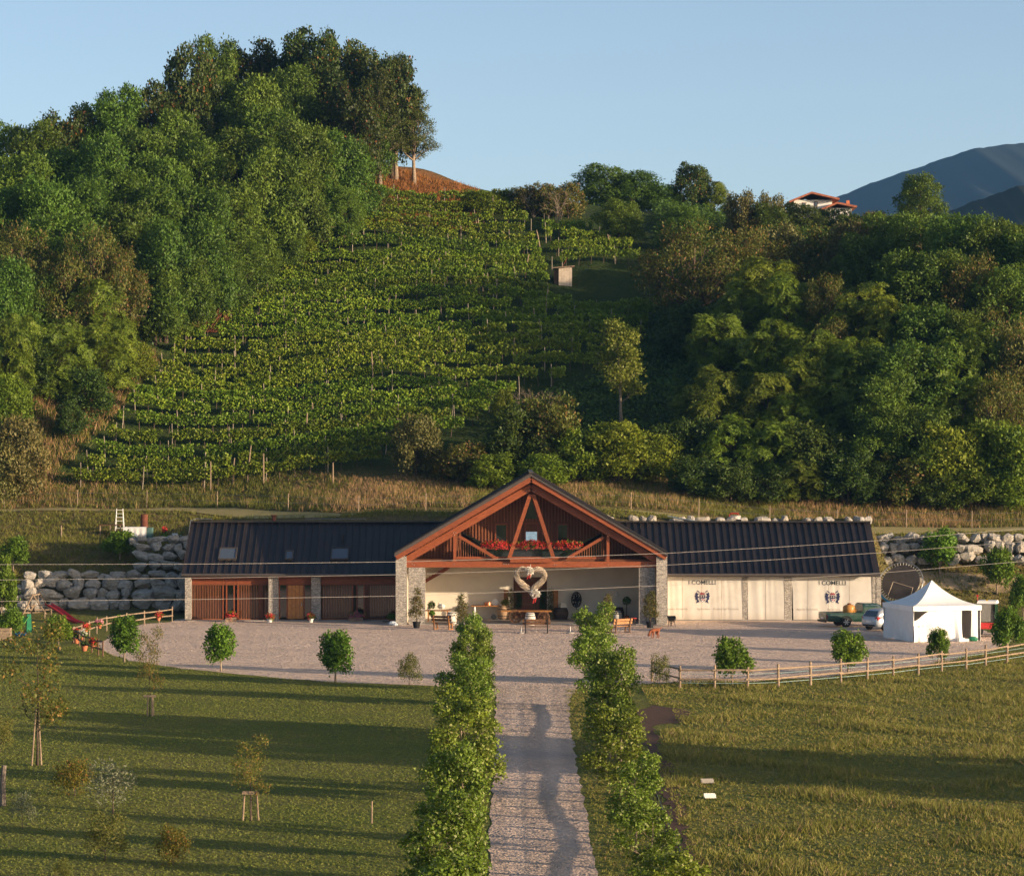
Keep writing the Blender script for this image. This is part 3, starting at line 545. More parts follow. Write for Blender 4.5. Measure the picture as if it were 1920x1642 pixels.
wood_r = [('walnut', 1300, 420, 10, 11), ('walnut', 1400, 425, 8, 8), ('olive', 1470, 425, 6, 6), ('mixed', 1560, 425, 6, 6), ('olive', 1600, 420, 7, 5), ('robinia', 1660, 400, 8, 7), ('robinia', 1730, 398, 9, 8), ('robinia', 1800, 402, 9, 8), ('robinia', 1860, 412, 9, 7), ('robinia', 1915, 435, 8, 7), ('robinia', 1620, 440, 7, 6), ('robinia', 1990, 430, 10, 8),
 ('ailanthus', 1440, 478, 8, 7), ('ailanthus', 1490, 510, 7, 6), ('ailanthus', 1390, 530, 7, 6), ('walnut', 1550, 515, 7, 5), ('ailanthus', 1610, 530, 7, 7), ('ailanthus', 1670, 560, 7, 6), ('robinia', 1700, 470, 8, 7), ('robinia', 1770, 470, 8, 7), ('walnut', 1830, 480, 9, 7), ('robinia', 1890, 500, 9, 7),
 ('darkbush', 1290, 570, 5, 6), ('ailanthus', 1350, 590, 6, 6), ('ailanthus', 1440, 600, 7, 6), ('ailanthus', 1520, 620, 7, 6), ('walnut', 1560, 600, 6, 5), ('ailanthus', 1600, 630, 7, 6), ('robinia', 1740, 570, 8, 7), ('robinia', 1800, 580, 8, 6), ('ailanthus', 1760, 640, 8, 6), ('ailanthus', 1840, 620, 8, 6), ('walnut', 1905, 600, 9, 7),
 ('ailanthus', 1345, 690, 6.5, 5.5), ('ailanthus', 1310, 720, 5, 5), ('ailanthus', 1440, 700, 6, 5), ('ailanthus', 1500, 670, 6.5, 5.5), ('ailanthus', 1560, 690, 6, 5.5), ('robinia', 1700, 640, 9, 8), ('robinia', 1660, 700, 8, 6), ('ailanthus', 1800, 700, 7, 5), ('walnut', 1880, 700, 8, 6), ('olive', 1920, 640, 8, 5),
 ('darkbush', 1300, 790, 4, 5), ('ailanthus', 1380, 780, 5, 5), ('ailanthus', 1450, 790, 5, 5), ('darkbush', 1530, 800, 5, 6), ('robinia', 1720, 760, 7, 7), ('robinia', 1650, 780, 6, 6), ('mixed', 1700, 850, 4, 5), ('bush', 1780, 800, 6, 6), ('bush', 1850, 790, 6, 6), ('bush', 1905, 800, 6, 6), ('darkbush', 1240, 800, 3.5, 5), ('darkbush', 1590, 850, 4, 5), ('ailanthus', 1500, 860, 3.5, 4), ('darkbush', 1440, 880, 2.6, 4.5), ('darkbush', 1370, 870, 3, 4.5), ('darkbush', 1300, 860, 3, 4.5), ('bush', 1820, 880, 3, 5), ('bush', 1900, 880, 3, 5), ('darkbush', 1650, 870, 3, 5), ('darkbush', 1760, 880, 3, 5), ('ailanthus', 1480, 740, 5, 5), ('ailanthus', 1610, 730, 6, 5)]
rl = {'robinia': 'feathery green tree of the right-hand wood', 'ailanthus': 'long-leaved tree of the right-hand thicket', 'walnut': 'olive-brown broad tree of the right-hand wood', 'olive': 'grey-green tall shrub of the right-hand wood', 'mixed': 'brownish shrub of the right-hand wood', 'darkbush': 'shaded dark bush of the right-hand thicket', 'bush': 'yellow-green bush at the right-hand wood edge'}
for i, (k, px, py, h, w) in enumerate(wood_r):
    band = lambda y: 'near the top' if y < 460 else 'in the upper half' if y < 590 else 'in the lower half' if y < 750 else 'near the foot'
    rank = 1 + sum(1 for j, w2 in enumerate(wood_r) if w2[0] == k and (w2[1], j) < (px, i) and band(w2[2]) == band(py))
    hill_tree(k, px, py, h, w, 'great spreading olive-brown walnut right of the vineyard hut' if i == 0 else '%s, %s, %s from the left' % (rl[k], band(py), ORD[rank]), 'tree' if k in ('robinia', 'walnut', 'ailanthus') else 'bush', RW_ if i else None)
p = ray_hill(1165, 800); tree('poplar_tree', 'poplar', p, 9.0, 4.0, 'slender yellow-green poplar rising from the dark thicket')
p = ray_hill(1480, 915); tree('ailanthus_tree', 'ailanthus', p, 2.6, 2.4, 'small pale-leaved tree alone before the dark thicket')
for k, px, pyb, pyt, w, t in (('olive', 780, 893, 778, 4, 'grey-green upright bush below the vineyard'), ('darkbush', 960, 890, 760, 6, 'overgrown dark bush, left half of the bramble mound'), ('mixed', 1030, 890, 740, 5.5, 'brown bramble mound behind the gable ridge'), ('bush', 1090, 905, 800, 5, 'bright green bush right of the bramble mound'), ('bush', 1160, 905, 790, 6, 'bright yellow-green bush under the poplar'), ('bush', 945, 800, 728, 2, 'light sprout at the top of the bramble mound'),
    ('mixed', 870, 905, 830, 4.5, 'low brown-green scrub left of the bramble mound'), ('bush', 925, 915, 850, 4, 'low scrub before the bramble mound'), ('bush', 1230, 900, 810, 5, 'half-shaded bush right of the yellow-green bush'), ('yellowish', 830, 900, 850, 2.2, 'reddish-yellow bush beside the grey-green bush'), ('bush', 1020, 915, 850, 4, 'scrub just above the gable ridge')):
    p = ray_hill(px, pyb); h = H - (pyt - HY) * p[1] / F - p[2]; tree(key_name[k], k, p, h, w, t, 'bush')
p = ray_hill(1005, 840); o = thing('bare_tree', p, 'dead bare twigs standing out of the bramble mound', 'dead tree', None, 0, (.75, .75, .95)); put('branches', BARE, o)
for px, py, s, t in ((1045, 300, 1.0, 'bare pale dead tree on the skyline'), (1000, 322, .7, 'smaller bare twigs left of the bare skyline tree')):
    p = tree_D(px, py, 7 * s); o = thing('bare_tree', p, t, 'dead tree', None, px, (s * .75,) * 3); put('branches', BARE, o)
# off to the right, out of the picture: tall trees whose long shadows cross meadow, lane and lawn
for i, (x, d, h, w) in enumerate(((41, 93, 11, 6), (47, 97, 12, 6.5), (53, 92, 12, 6))):
    tree('oak_tree', 'oak', (x, d, 0), h, w, 'tall roadside oak right of the meadow, %s from the lane' % ORD[i + 1], 'tree', 'roadside oaks right of the meadow')

# --- undergrowth and tall grass: uncountable stuff
def scatter_leaves(name, mat, seed, px0, px1, d0, d1, n, L, W, zmax, label, mask=None, k=5):
    rng = np.random.default_rng(seed); D = np.sqrt(rng.uniform(d0 ** 2, d1 ** 2, n)); X = (rng.uniform(px0, px1, n) - CX) * D / F
    if mask is not None: q = mask(X, D); X, D = X[q], D[q]
    n = len(X); hz = zmax * (.35 + .65 * np.clip(np.sin(X * .9 + D * .4) * np.sin(D * .8 - X * .3) + .5, 0, 1))
    z = zg(X, D); p = np.repeat(np.stack([X, D, z + rng.random(n) * hz], 1), k, 0); m = len(p); p = p + rng.normal(size=(m, 3)) * .22
    di = rdir(rng, m); di[:, 2] = np.abs(di[:, 2]) * .5 + .1; nr = rdir(rng, m) * .6; nr[:, 2] += .8; nr[:, 1] -= .5
    s = rng.uniform(.6, 1.3, m); v, f = leaves(p, di, nr, L * s, W * s); return tag(put(name, mesh_np(name, v, f, mat)), label, kind='stuff')
_VLX = 0; VLX = np.array([(95, 905), (210, 790), (330, 640), (420, 590), (560, 470), (640, 405)])
def vine_left_px(py): return np.interp(py, VLX[::-1, 1], VLX[::-1, 0])
def py_of(X, D): return HY + (H - zg(X, D)) * F / D
scatter_leaves('undergrowth', lm_ivy, 1, 880, 1990, 230, 325, 30000, .3, .22, 1.1, 'dark leafy undergrowth covering the right slope', lambda X, D: (CX + X * F / D > np.interp(py_of(X, D), [400, 500, 545, 700, 800, 900], [1230, 1230, 1250, 1130, 940, 850])))
scatter_leaves('undergrowth', lm_ivy, 2, -60, 660, 232, 330, 22000, .3, .2, .9, 'leafy undergrowth beneath the left wood', lambda X, D: (CX + X * F / D < vine_left_px(py_of(X, D)) - 10) & ((py_of(X, D) < 600) | (np.sin(X * .7) + np.sin(D * .5) > .6)))
def grass_stuff(name, mats, seed, X, D, n_bl, h, w, label, lean=.35, wind=(.0, 0)):
    rng = np.random.default_rng(seed); n = len(X); z = zg(X, D); base = np.repeat(np.stack([X, D, z], 1), n_bl, 0); m = len(base)
    hh = np.repeat(h if hasattr(h, '__len__') else np.full(n, h), n_bl) * rng.uniform(.55, 1.25, m); base[:, :2] += rng.normal(size=(m, 2)) * np.repeat((h if hasattr(h, '__len__') else np.full(n, h)), n_bl)[:, None] * .35
    a = rng.uniform(0, 6.28, m); sd = np.stack([np.cos(a), np.sin(a), np.zeros(m)], 1) * (w * rng.uniform(.6, 1.4, m))[:, None]
    ln = rng.normal(size=(m, 2)) * lean; tip = base + np.stack([ln[:, 0] * hh, ln[:, 1] * hh, hh], 1)
    v = np.stack([base - sd, base + sd, tip], 1).reshape(-1, 3); f = np.arange(3 * m).reshape(m, 3)
    return tag(put(name, mesh_np(name, v, f, mats)), label, kind='stuff')
gm_dry = leafmat('dry_grass', (0.264, 0.18, 0.072), (0.552, 0.396, 0.18), .3, nscale=.35); gm_green = leafmat('rough_grass', (0.0638, 0.0936, 0.0156), (0.2338, 0.2245, 0.0447), .3, nscale=.4)
gm_lawn = leafmat('lawn_grass', (0.0894, 0.1350, 0.0234), (0.2622, 0.2647, 0.0586), .3, nscale=.35, autumn=(.2, .18, .07), afrac=.06); gm_mead = leafmat('meadow_grass', (0.0891, 0.1250, 0.0203), (0.2851, 0.2896, 0.0658), .3, nscale=.5, autumn=(.3, .235, .1), afrac=.13)
rng = np.random.default_rng(5)
def rnd(px0, px1, d0, d1, n, pad=0):
    D = np.sqrt(rng.uniform(d0 ** 2, d1 ** 2, n)); return (rng.uniform(px0, px1, n) - CX) * D / F, D
X, D = rnd(-30, 1990, 220.5, 235, 26000); o_ = D - track_D(X); q = (o_ > 1.3) & (o_ < 12); X, D = X[q], D[q]
pr = np.clip(.12 + .35 * np.sin(X * .23 + 1) * np.sin(X * .07) + (X > 3) * .4 * (.6 + .4 * np.sin(X * .6)) + (np.abs(X + 8) < 5) * .3, .04, .85); dry = rng.random(len(X)) < pr
hh = np.where(dry, .55, .38) * (.7 + .5 * np.clip(np.sin(X * .8) * np.sin(D * .9 + X * .3) + .4, 0, 1)) * np.clip(1.25 - (D - track_D(X)) / 16, .4, 1.2)
grass_stuff('dry_grass', gm_dry, 6, X[dry], D[dry], 5, hh[dry], .018, 'tall straw-coloured grass on the bank above the track', .25)
grass_stuff('rough_grass', gm_green, 7, X[~dry], D[~dry], 5, hh[~dry], .025, 'rough green grass and weeds on the bank above the track', .4)
X, D = rnd(-30, 1990, 209, 227, 15000); q = (track_D(X) - D > 1.2) & ((D > 213.6) | (X < -24.5) | (X > 27.5)); X, D = X[q], D[q]
grass_stuff('bank_grass', gm_green, 8, X, D, 5, .3, .03, 'short rough grass on the slope below the track', .5)
X, D = rnd(700, 900, 298, 318, 2500); grass_stuff('mound_grass', leafmat('mound_weed', (0.1500, 0.0675, 0.0175), (0.3300, 0.1785, 0.0325), .2), 9, X, D, 4, .45, .04, 'reddish dry weeds on the brown mound', .5)
X, D = rnd(-30, 330, 231, 262, 9000); q = CX + X * F / D < vine_left_px(py_of(X, D)) - 5; X, D = X[q], D[q]; dry = rng.random(len(X)) < .45
grass_stuff('slope_grass', gm_green, 10, X[~dry], D[~dry], 5, .6, .03, 'green scrub grass on the slope left of the vines', .4); grass_stuff('slope_dry_grass', gm_dry, 11, X[dry], D[dry], 5, .7, .025, 'dry grass on the slope left of the vines', .35)
def in_poly(X, Y, poly):
    c = np.zeros(len(X), bool); n = len(poly); j = n - 1
    for i in range(n):
        xi, yi, xj, yj = poly[i][0], poly[i][1], poly[j][0], poly[j][1]
        c ^= ((yi > Y) != (yj > Y)) & (X < (xj - xi) * (Y - yi) / (yj - yi + 1e-12) + xi); j = i
    return c
X, D = rnd(-30, 935, 80, 178, 70000); q = (X < -.72 - .25 * rng.random(len(X))) & ~in_poly(X, D, court); X, D = X[q], D[q]
grass_stuff('lawn_grass', gm_lawn, 12, X, D, 4, .045, .018, 'short mown grass of the lawn left of the lane', .9)
X, D = rnd(1060, 1990, 80, 172, 60000); q = (X > 2.55 + .3 * rng.random(len(X))) & ~in_poly(X, D, court); X, D = X[q], D[q]
tuft = np.clip(np.sin(X * .8 + np.sin(D * .5) * 2) * np.sin(D * .33 + X * .21) * .5 + .5 + rng.normal(size=len(X)) * .12, 0, 1); soil = np.abs(X - np.interp(D, [80, 95, 110, 128, 135], [4.9, 5.1, 5.2, 6.2, 6.3])) < np.interp(D, [80, 125, 129, 137, 139], [.5, .5, 1.3, 1.3, .4])
ok = ~soil; X, D, tuft = X[ok], D[ok], tuft[ok]; hh = np.where(X < 5, .06, .05 + .24 * tuft ** 2.5)
grass_stuff('meadow_grass', gm_mead, 13, X, D, 4, hh, .022, 'uneven tufted meadow grass right of the lane', .6)

# --- vineyard
VR = [(905, 905, 640), (860, 860, 735), (820, 0, 880), (780, 0, 920), (740, 0, 960), (700, 0, 1110), (660, 0, 1200), (600, 0, 1240), (585, 0, 1235), (565, 0, 1035), (520, 0, 1025), (470, 0, 1005), (405, 0, 985)]
def vine_right_px(py): return np.interp(py, [v[0] for v in VR][::-1], [v[2] for v in VR][::-1])
post_me = MB().tube([(0, 0, -.1), (.02, .0, 1.0), (0, 0.01, 1.95)], [.04, .036, .032], 6).mesh('vine_post', M('vine_post_wood', (.34, .29, .23), .8, (.2, .16, .12), 4))
def vine_row(idx, Dc, px0, px1, label, dens=240):
    rng = np.random.default_rng(500 + idx); X0, X1 = pxX(px0, Dc), pxX(px1, Dc); L = X1 - X0; n = int(L * dens)
    def Dx(x): return Dc + .35 * np.sin(x * .13 + idx) + .012 * (x + 15)
    x = rng.uniform(X0, X1, n); y = Dx(x); gap = np.sin(x * .9 + idx * 3) * np.sin(x * .37 + idx) > -.85; x, y = x[gap], y[gap]; n = len(x)
    lump = .88 + .16 * np.sin(x * 1.7 + idx) + .12 * np.sin(x * 4.1 + idx * 2); z = .75 + rng.random(n) ** .75 * (.72 * lump + .2)
    p = np.stack([x, y + rng.normal(size=n) * .2, zg(x, y) + z], 1); di = rdir(rng, n); di[:, 2] -= .2; nr = rdir(rng, n) * .7; nr[:, 2] += .45; nr[:, 1] -= .45; nr[:, 0] += .3
    ns = int(L * 1.6); sx = rng.uniform(X0, X1, ns); sh = [] # arching shoots
    for q in sx:
        d = np.array((rng.normal() * .5, -.4 + rng.normal() * .4, .7)); b = np.array((q, Dx(q), float(zg(q, Dx(q))) + 1.5))
        for t in np.linspace(.1, 1, 6): sh.append(b + d * t * .8 - np.array((0, 0, .55 * t * t)))
    if sh: p = np.concatenate([p, np.array(sh)]); di = np.concatenate([di, rdir(rng, len(sh))]); nr = np.concatenate([nr, rdir(rng, len(sh))])
    s = rng.uniform(.7, 1.3, len(p)); v, f = leaves(p, di, nr, .175 * s, .165 * s)
    root = thing('vine_row', (X0, Dx(X0), float(zg(X0, Dx(X0)))), label, 'vine row', 'vine rows on the hillside')
    put('foliage', mesh_np('vine_foliage', v - ROOT[root.name], f, lm_vine), root)
    st = MB()
    for q in np.arange(X0 + .6, X1, 1.25): st.tube([(q, Dx(q), float(zg(q, Dx(q))) - .05), (q + rng.normal() * .06, Dx(q), float(zg(q, Dx(q))) + .8)], [.035, .025], 4, False)
    st.build('stems', m_bark, root)['kind'] = 'stuff'
    for q in np.arange(X0 + rng.uniform(0, 1), X1 + .5, rng.uniform(4.6, 5.6)):
        put('post', post_me, root, (q, Dx(q) - .05, float(zg(q, Dx(q)))), (rng.normal() * .05, rng.normal() * .05, 0), (1, 1, rng.uniform(.9, 1.12)))
NR = 27; ords = ['lowest', 'second', 'third', 'fourth', 'fifth', 'sixth', 'seventh', 'eighth', 'ninth', 'tenth', 'eleventh', 'twelfth', 'thirteenth', 'fourteenth', 'fifteenth', 'sixteenth', 'seventeenth', 'eighteenth', 'nineteenth', 'twentieth', 'twenty-first', 'twenty-second', 'twenty-third', 'twenty-fourth', 'twenty-fifth', 'twenty-sixth', 'topmost']
for i in range(NR):
    Dc = 232.5 + i * 2.78; py = float(py_of(-8., Dc)); a = vine_left_px(min(905, py)); b = vine_right_px(py)
    vine_row(i, Dc, a + 6, b, 'row of green vines, %s counted uphill from the bottom' % ords[i])
for j, (py, a, b, t) in enumerate(((432, 1015, 1110, 'upper'), (447, 1022, 1150, 'second'), (464, 1032, 1185, 'third'), (482, 1050, 1200, 'lowest'))):
    p = ray_hill((a + b) / 2, py + 14); vine_row(40 + j, p[1], a, b, 'short vine row in the small plot right of the hut path, %s' % t)

# ------------------------------------------------------------------ the farm building
GX = 1.33; DF = 198.0; DW = 202.5; DB = 204.0
bld = thing('farm_building', (GX, DF, 0), 'long farm building with timber gable, stone pillars and dark metal roofs', 'building')
S_G = .585; ZAP = 10.55                                          # main roof: slope and outer ridge height
def zroof(X): return ZAP - S_G * abs(X - GX)
RX0, RX1 = -8.1, 10.74; RD0, RD1 = 197.2, 212.4
def slab(name, x0, x1, d0, d1, zt, zb, mat, parent):             # roof slope: the underside zb below the top
    mb = MB(); a, b = zroof(x0) - zt, zroof(x1) - zt; c, d = zroof(x0) - zb, zroof(x1) - zb
    mb.add([(x0, d0, a), (x1, d0, b), (x1, d1, b), (x0, d1, a), (x0, d0, c), (x1, d0, d), (x1, d1, d), (x0, d1, c)], [(0, 1, 2, 3), (7, 6, 5, 4), (4, 5, 1, 0), (6, 7, 3, 2), (5, 6, 2, 1), (7, 4, 0, 3)])
    return mb.build(name, mat, parent)
roof = slab('roof', RX0, GX, RD0, RD1, .09, .3, m_roofedge, bld); slab('roof_slope', GX, RX1, RD0, RD1, .09, .3, m_roofedge, roof)
for sx in (-1, 1):                                               # sheets of the main roof
    L = 9.35 if sx < 0 else 9.33; n = 30; w = (RD1 - RD0) / n
    for i in range(n):
        y0 = RD0 - .05 + i * w; mb = MB(); x1 = GX + sx * (L + .08)
        za, zb_ = ZAP - .085, zroof(x1) - .085
        mb.add([(GX, y0 + .006, za), (x1, y0 + .006, zb_), (x1, y0 + w - .006, zb_), (GX, y0 + w - .006, za), (GX, y0 + .006, za + .045), (x1, y0 + .006, zb_ + .045), (x1, y0 + w - .006, zb_ + .045), (GX, y0 + w - .006, za + .045)],
               [(0, 1, 2, 3), (4, 7, 6, 5), (0, 4, 5, 1), (1, 5, 6, 2), (2, 6, 7, 3), (3, 7, 4, 0)])
        mb.beam((GX, y0 + .02, za + .06), (x1, y0 + .02, zb_ + .06), .03, .05); mb.build('roof_panel', m_roof, roof)
MB().b6(GX - .16, GX + .16, RD0 - .06, RD1, ZAP - .06, ZAP + .015).build('ridge_cap', m_roofedge, roof)
# barge boards and truss
def Q(zx, zy, D): return Z1(zx, zy, D)
def chord(name, a, b, w, h, mat=m_timber): return MB().beam(a, b, w, h, (0, 0, 1)).build(name, mat, bld)
for sx in (-1, 1):
    xe = RX0 + .12 if sx < 0 else RX1 - .12
    for k, (d, off, th, hh) in enumerate(((197.35, .46, .1, .34), (198.1, 1.02, .3, .46))):
        x_end = xe + (-sx) * (.0 if k == 0 else .0)
        a = np.array((GX - sx * .0, d, ZAP - off - .02)); b = np.array((x_end, d, zroof(x_end) - off))
        if k == 1: b = a + (b - a) * .985
        chord('barge_board' if k == 0 else 'rafter', a, b, th, hh)
    for t in (.2, .42, .64, .86):                                # purlin ends between barge and rafter
        x = GX + sx * t * 9.2; MB().b6(x - .09, x + .09, 197.42, 212, zroof(x) - .66, zroof(x) - .36).build('purlin', m_timber_d, bld)
ZT = float(P(0, 1058, DF)[2])
chord('tie_beam', (-7.3, 198.15, ZT), (10.0, 198.15, ZT), .34, .4)
def zr2(X): return zroof(X) - 1.02
for zx0, zx1, zx2, zx3 in ((940, 805, 0, 0), (960, 1090, 0, 0)): chord('strut', Q(zx0, 205, 198.12) + (0, 0, .1), Q(zx1, 605, 198.12), .2, .26)
xl, xr = Q(455, 0, 198.1)[0], Q(1440, 0, 198.1)[0]
for x in (xl, xr): MB().b6(x - .1, x + .1, 198.0, 198.24, ZT + .2, zr2(x) + .6).build('post', m_timber, bld)
chord('brace', Q(480, 462, 198.14), Q(722, 605, 198.14), .16, .2); chord('brace', Q(1412, 470, 198.14), Q(1180, 605, 198.14), .16, .2)
# bolts on the truss joints
bolt = MB().lathe((0, 0, 0), [(.028, 0), (.028, .02), (.012, .03)], 8, (0, -1, 0)).mesh('bolt', m_metal)
for zx, zy, d in ((915, 172, 197.94), (935, 165, 197.94), (955, 172, 197.94), (925, 185, 197.94), (965, 182, 197.94), (975, 170, 197.94), (445, 440, 197.94), (462, 440, 197.94), (452, 456, 197.94), (1430, 446, 197.94), (1446, 446, 197.94), (1438, 460, 197.94), (180, 640, 197.97), (195, 648, 197.97), (450, 642, 197.97), (770, 642, 197.97), (785, 642, 197.97), (800, 642, 197.97), (1095, 646, 197.97), (1110, 646, 197.97), (1440, 648, 197.97), (1680, 640, 197.97), (1695, 640, 197.97)):
    put('bolt', bolt, bld, Q(zx, zy, d))
# balcony: floor, edge board, slatted balustrades, glass rail, flower boxes
zfl = float(Q(0, 600, 198.5)[2])
MB().b6(-7.2, 9.9, 198.4, 201.0, zfl - .32, zfl - .12).build('balcony_floor', m_timber_d, bld)
MB().b6(Q(465, 0, 198)[0], Q(1430, 0, 198)[0], 198.36, 198.46, zfl - .1, zfl + .06).build('edge_board', m_timber, bld)
MB().b6(Q(810, 0, 197.7)[0], Q(1080, 0, 197.7)[0], 197.72, 198.0, float(Q(0, 633, 197.8)[2]), float(Q(0, 604, 197.8)[2])).build('balcony_ledge', m_timber, bld)
for x0, x1, n in ((472, 655, 12), (1235, 1420, 12)):
    bl = MB().b6(Q(x0, 0, 198.6)[0], Q(x1, 0, 198.6)[0], 198.5, 198.56, zfl - .02, zfl + .05).build('balustrade', m_timber, bld)
    me_s = MB().box((0, 0, 0), (.045, .04, 1)).mesh('slat', m_slat)
    for i in range(n):
        zx = x0 + (x1 - x0) * (i + .5) / n; top = np.interp(zx, [470, 655], [480, 562]) if x0 < 900 else np.interp(zx, [1235, 1420], [575, 480])
        zt = float(Q(0, top, 198.5)[2]); o = put('slat', me_s, bl, (Q(zx, 0, 198.5)[0], 198.53, (zfl + zt) / 2), None, (1, 1, zt - zfl))
MB().b6(Q(660, 0, 198.5)[0], Q(1230, 0, 198.5)[0], 198.6, 198.62, zfl + .06, zfl + 1.0).build('glass_rail', m_glass, bld)
m_mirror = M('coated_glass', (.55, .6, .64), .05, metal=1.0, orand=0)
# gable wall with slats, windows
DG = 200.8; wall = MB(); xa, xb = -6.9, 9.6
wall.poly([(xa, DG, zfl - .3), (xb, DG, zfl - .3), (xb, DG, zroof(xb) - .45), (GX, DG, ZAP - .45), (xa, DG, zroof(xa) - .45)], (0, .15, 0)); gw = wall.build('gable_wall', m_timber_d, bld)
win = [(712, 795, 380, 590), (903, 993, 375, 590), (1110, 1187, 380, 590)]
me_s = MB().box((0, 0, .5), (.075, .05, 1)).mesh('slat', m_slat)
for i in range(74):
    x = xa + .15 + i * (xb - xa - .3) / 73; zt = zroof(x) - .5; zx = (x * F / DG + CX - 720) * 3.4286; z0 = zfl - .1
    if zx < 500 or zx > 1400: z0 = max(z0, 0)
    inw = [w for w in win if w[0] - 12 < zx < w[1] + 12]
    if 905 < zx < 990: zt = min(zt, float(Q(0, 352, DG)[2]))
    if inw: z0 = float(Q(0, inw[0][2] - 10, DG)[2])
    tri = 500 < zx < 640 or 1255 < zx < 1400
    if tri: z0 = max(z0, float(Q(0, np.interp(zx, [500, 640, 1255, 1400], [430, 500, 500, 440]), DG)[2]))
    if zt - z0 > .1: put('slat', me_s, gw, (x, DG - .03, z0), None, (1, 1, zt - z0))
for a, b in ((500, 640), (1255, 1400)):
    t0, t1 = (435, 505) if a < 900 else (505, 445); MB().poly([Q(a, t0, DG - .02), Q(b, t1, DG - .02), Q(b, 590, DG - .02), Q(a, 590, DG - .02)], (0, .015, 0)).build('corner_glazing', m_glassd, gw)
MB().poly([Q(945, 205, DG - .07), Q(985, 352, DG - .07), Q(905, 352, DG - .07)], (0, .03, 0)).build('top_glazing', m_glassd, gw)
for x0, x1, y0, y1 in win:
    a, b = Q(x0, y0, DG - .1), Q(x1, y1, DG - .1); X0, X1, Zt, Zb = a[0], b[0], a[2], b[2]
    w = MB(); w.b6(X0, X1, DG - .12, DG - .05, Zt - .12, Zt); w.b6(X0, X0 + .1, DG - .12, DG - .05, Zb, Zt - .12); w.b6(X1 - .1, X1, DG - .12, DG - .05, Zb, Zt - .12); w = w.build('window', m_timber, gw)
    if x0 == 903:                                                # the middle sash stands tilted and mirrors the sky
        mb = MB(); tz = Zt - .14; mb.add([(X0 + .1, DG - .1, Zb), (X1 - .1, DG - .1, Zb), (X1 - .1, DG + .03, tz), (X0 + .1, DG + .03, tz)], [(0, 1, 2, 3)]); mb.build('pane', m_mirror, w)
    else: MB().b6(X0 + .1, X1 - .1, DG - .08, DG - .06, Zb, Zt - .12).build('pane', m_glass, w)
# stone pillars
def pillar(px0, px1, pyt, d, dep, name='pillar', h0=0.0):
    a, b = P(px0, pyt, d), P(px1, pyt, d); return MB().b6(a[0], b[0], d, d + dep, h0 - .05, a[2]).build(name, m_pillar, bld)
pillar(742, 762, 1043, 197.45, .75); pillar(1231, 1251, 1043, 197.45, .75); pillar(766, 797, 1063.5, 198.02, .8); pillar(1198, 1228, 1063.5, 198.02, .8)
# portico: floor, back wall, side walls, ceiling
MB().b6(-7.1, 9.8, 197.9, DB + .2, -.02, .05).build('portico_floor', m_concrete, bld)
MB().b6(-7.6, 10.3, DB, DB + .25, -.02, zfl - .34).build('back_wall', m_cream, bld)
for x0, x1 in ((-7.55, -7.3), (10.0, 10.25)): MB().b6(x0, x1, 198.9, DB - .003, -.02, zfl - .34).build('side_wall', m_cream, bld)
for i in range(9): x = -6.6 + i * 2.0; MB().b6(x, x + .2, 198.5, DB - .01, zfl - .58, zfl - .325).build('ceiling_beam', m_timber_d, bld)
MB().b6(-7.3, 10.0, 201.0, DB - .01, zfl - .322, zfl - .2).build('ceiling', m_timber_d, bld)
for x in (-7.7, 10.2):                                           # gable side walls up to the roof
    MB().b6(x, x + .2, 199, 212, -.02, zroof(x) - .5).build('gable_side_wall', m_cream, bld)
MB().poly([(-7.5, 212.0, 0), (10.2, 212.0, 0), (10.2, 212.0, 4.8), (GX, 212.0, ZAP - .4), (-7.5, 212.0, 4.8)], (0, .2, 0)).build('rear_wall', m_cream, bld)
st = MB()                                                        # underside of the stair at the left
for i in range(7):
    c = Q(290 + i * 19, 735 - i * 11, 203.2); st.box(c, (.42, 1.0, .07))
st.beam(Q(262, 755, 202.7), Q(410, 668, 202.7), .08, .22); st.build('staircase', m_timber, bld)
# double door in the back wall with round wreaths
a, b = Q(833, 725, DB), Q(1047, 935, DB); Zd = a[2]
dr = MB().b6(a[0], b[0], DB - .06, DB - .003, .05, Zd).build('double_door', m_timber_d, bld)
for x0, x1 in ((a[0] + .08, GX + .32), (GX + .36, b[0] - .08)):
    lf = MB().b6(x0, x1, DB - .1, DB - .065, .07, Zd - .08).build('door_leaf', m_plankd, dr)
    for z0, z1 in ((.2, 1.0), (1.15, 2.0), (2.15, 2.7)): MB().b6(x0 + .12, x1 - .12, DB - .115, DB - .102, z0, min(z1, Zd - .2)).build('panel', m_timber_d, lf)
for zx, zy, r in ((868, 845, .19), (870, 880, .19), (864, 912, .18), (1025, 838, .17), (1022, 880, .19), (1018, 910, .18)):
    c = Q(zx, zy, DB - .16); cm = crown_mesh('box_wreath', lm_darkbush, zx, [(0, 0, 0, r, .06, r)], 90, 5, .07, .05, .03, .6); wr = put('box_wreath', cm, None, c); tag(wr, 'round box-leaf wreath on the brown doors, %s' % {(868, 845): 'top left', (870, 880): 'middle left', (864, 912): 'bottom left', (1025, 838): 'top right', (1022, 880): 'middle right', (1018, 910): 'bottom right'}[(zx, zy)], 'wreath', 'round wreaths on the brown doors')
MB().lathe(Q(1493, 820, DB - .12), [(.05, 0), (.06, -.12), (.1, -.14), (.1, -.3)], 10).b6(Q(1493, 0, DB)[0] - .04, Q(1493, 0, DB)[0] + .04, DB - .12, DB - .002, Q(0, 826, DB)[2], Q(0, 818, DB)[2]).build('wall_lamp', m_white, bld)

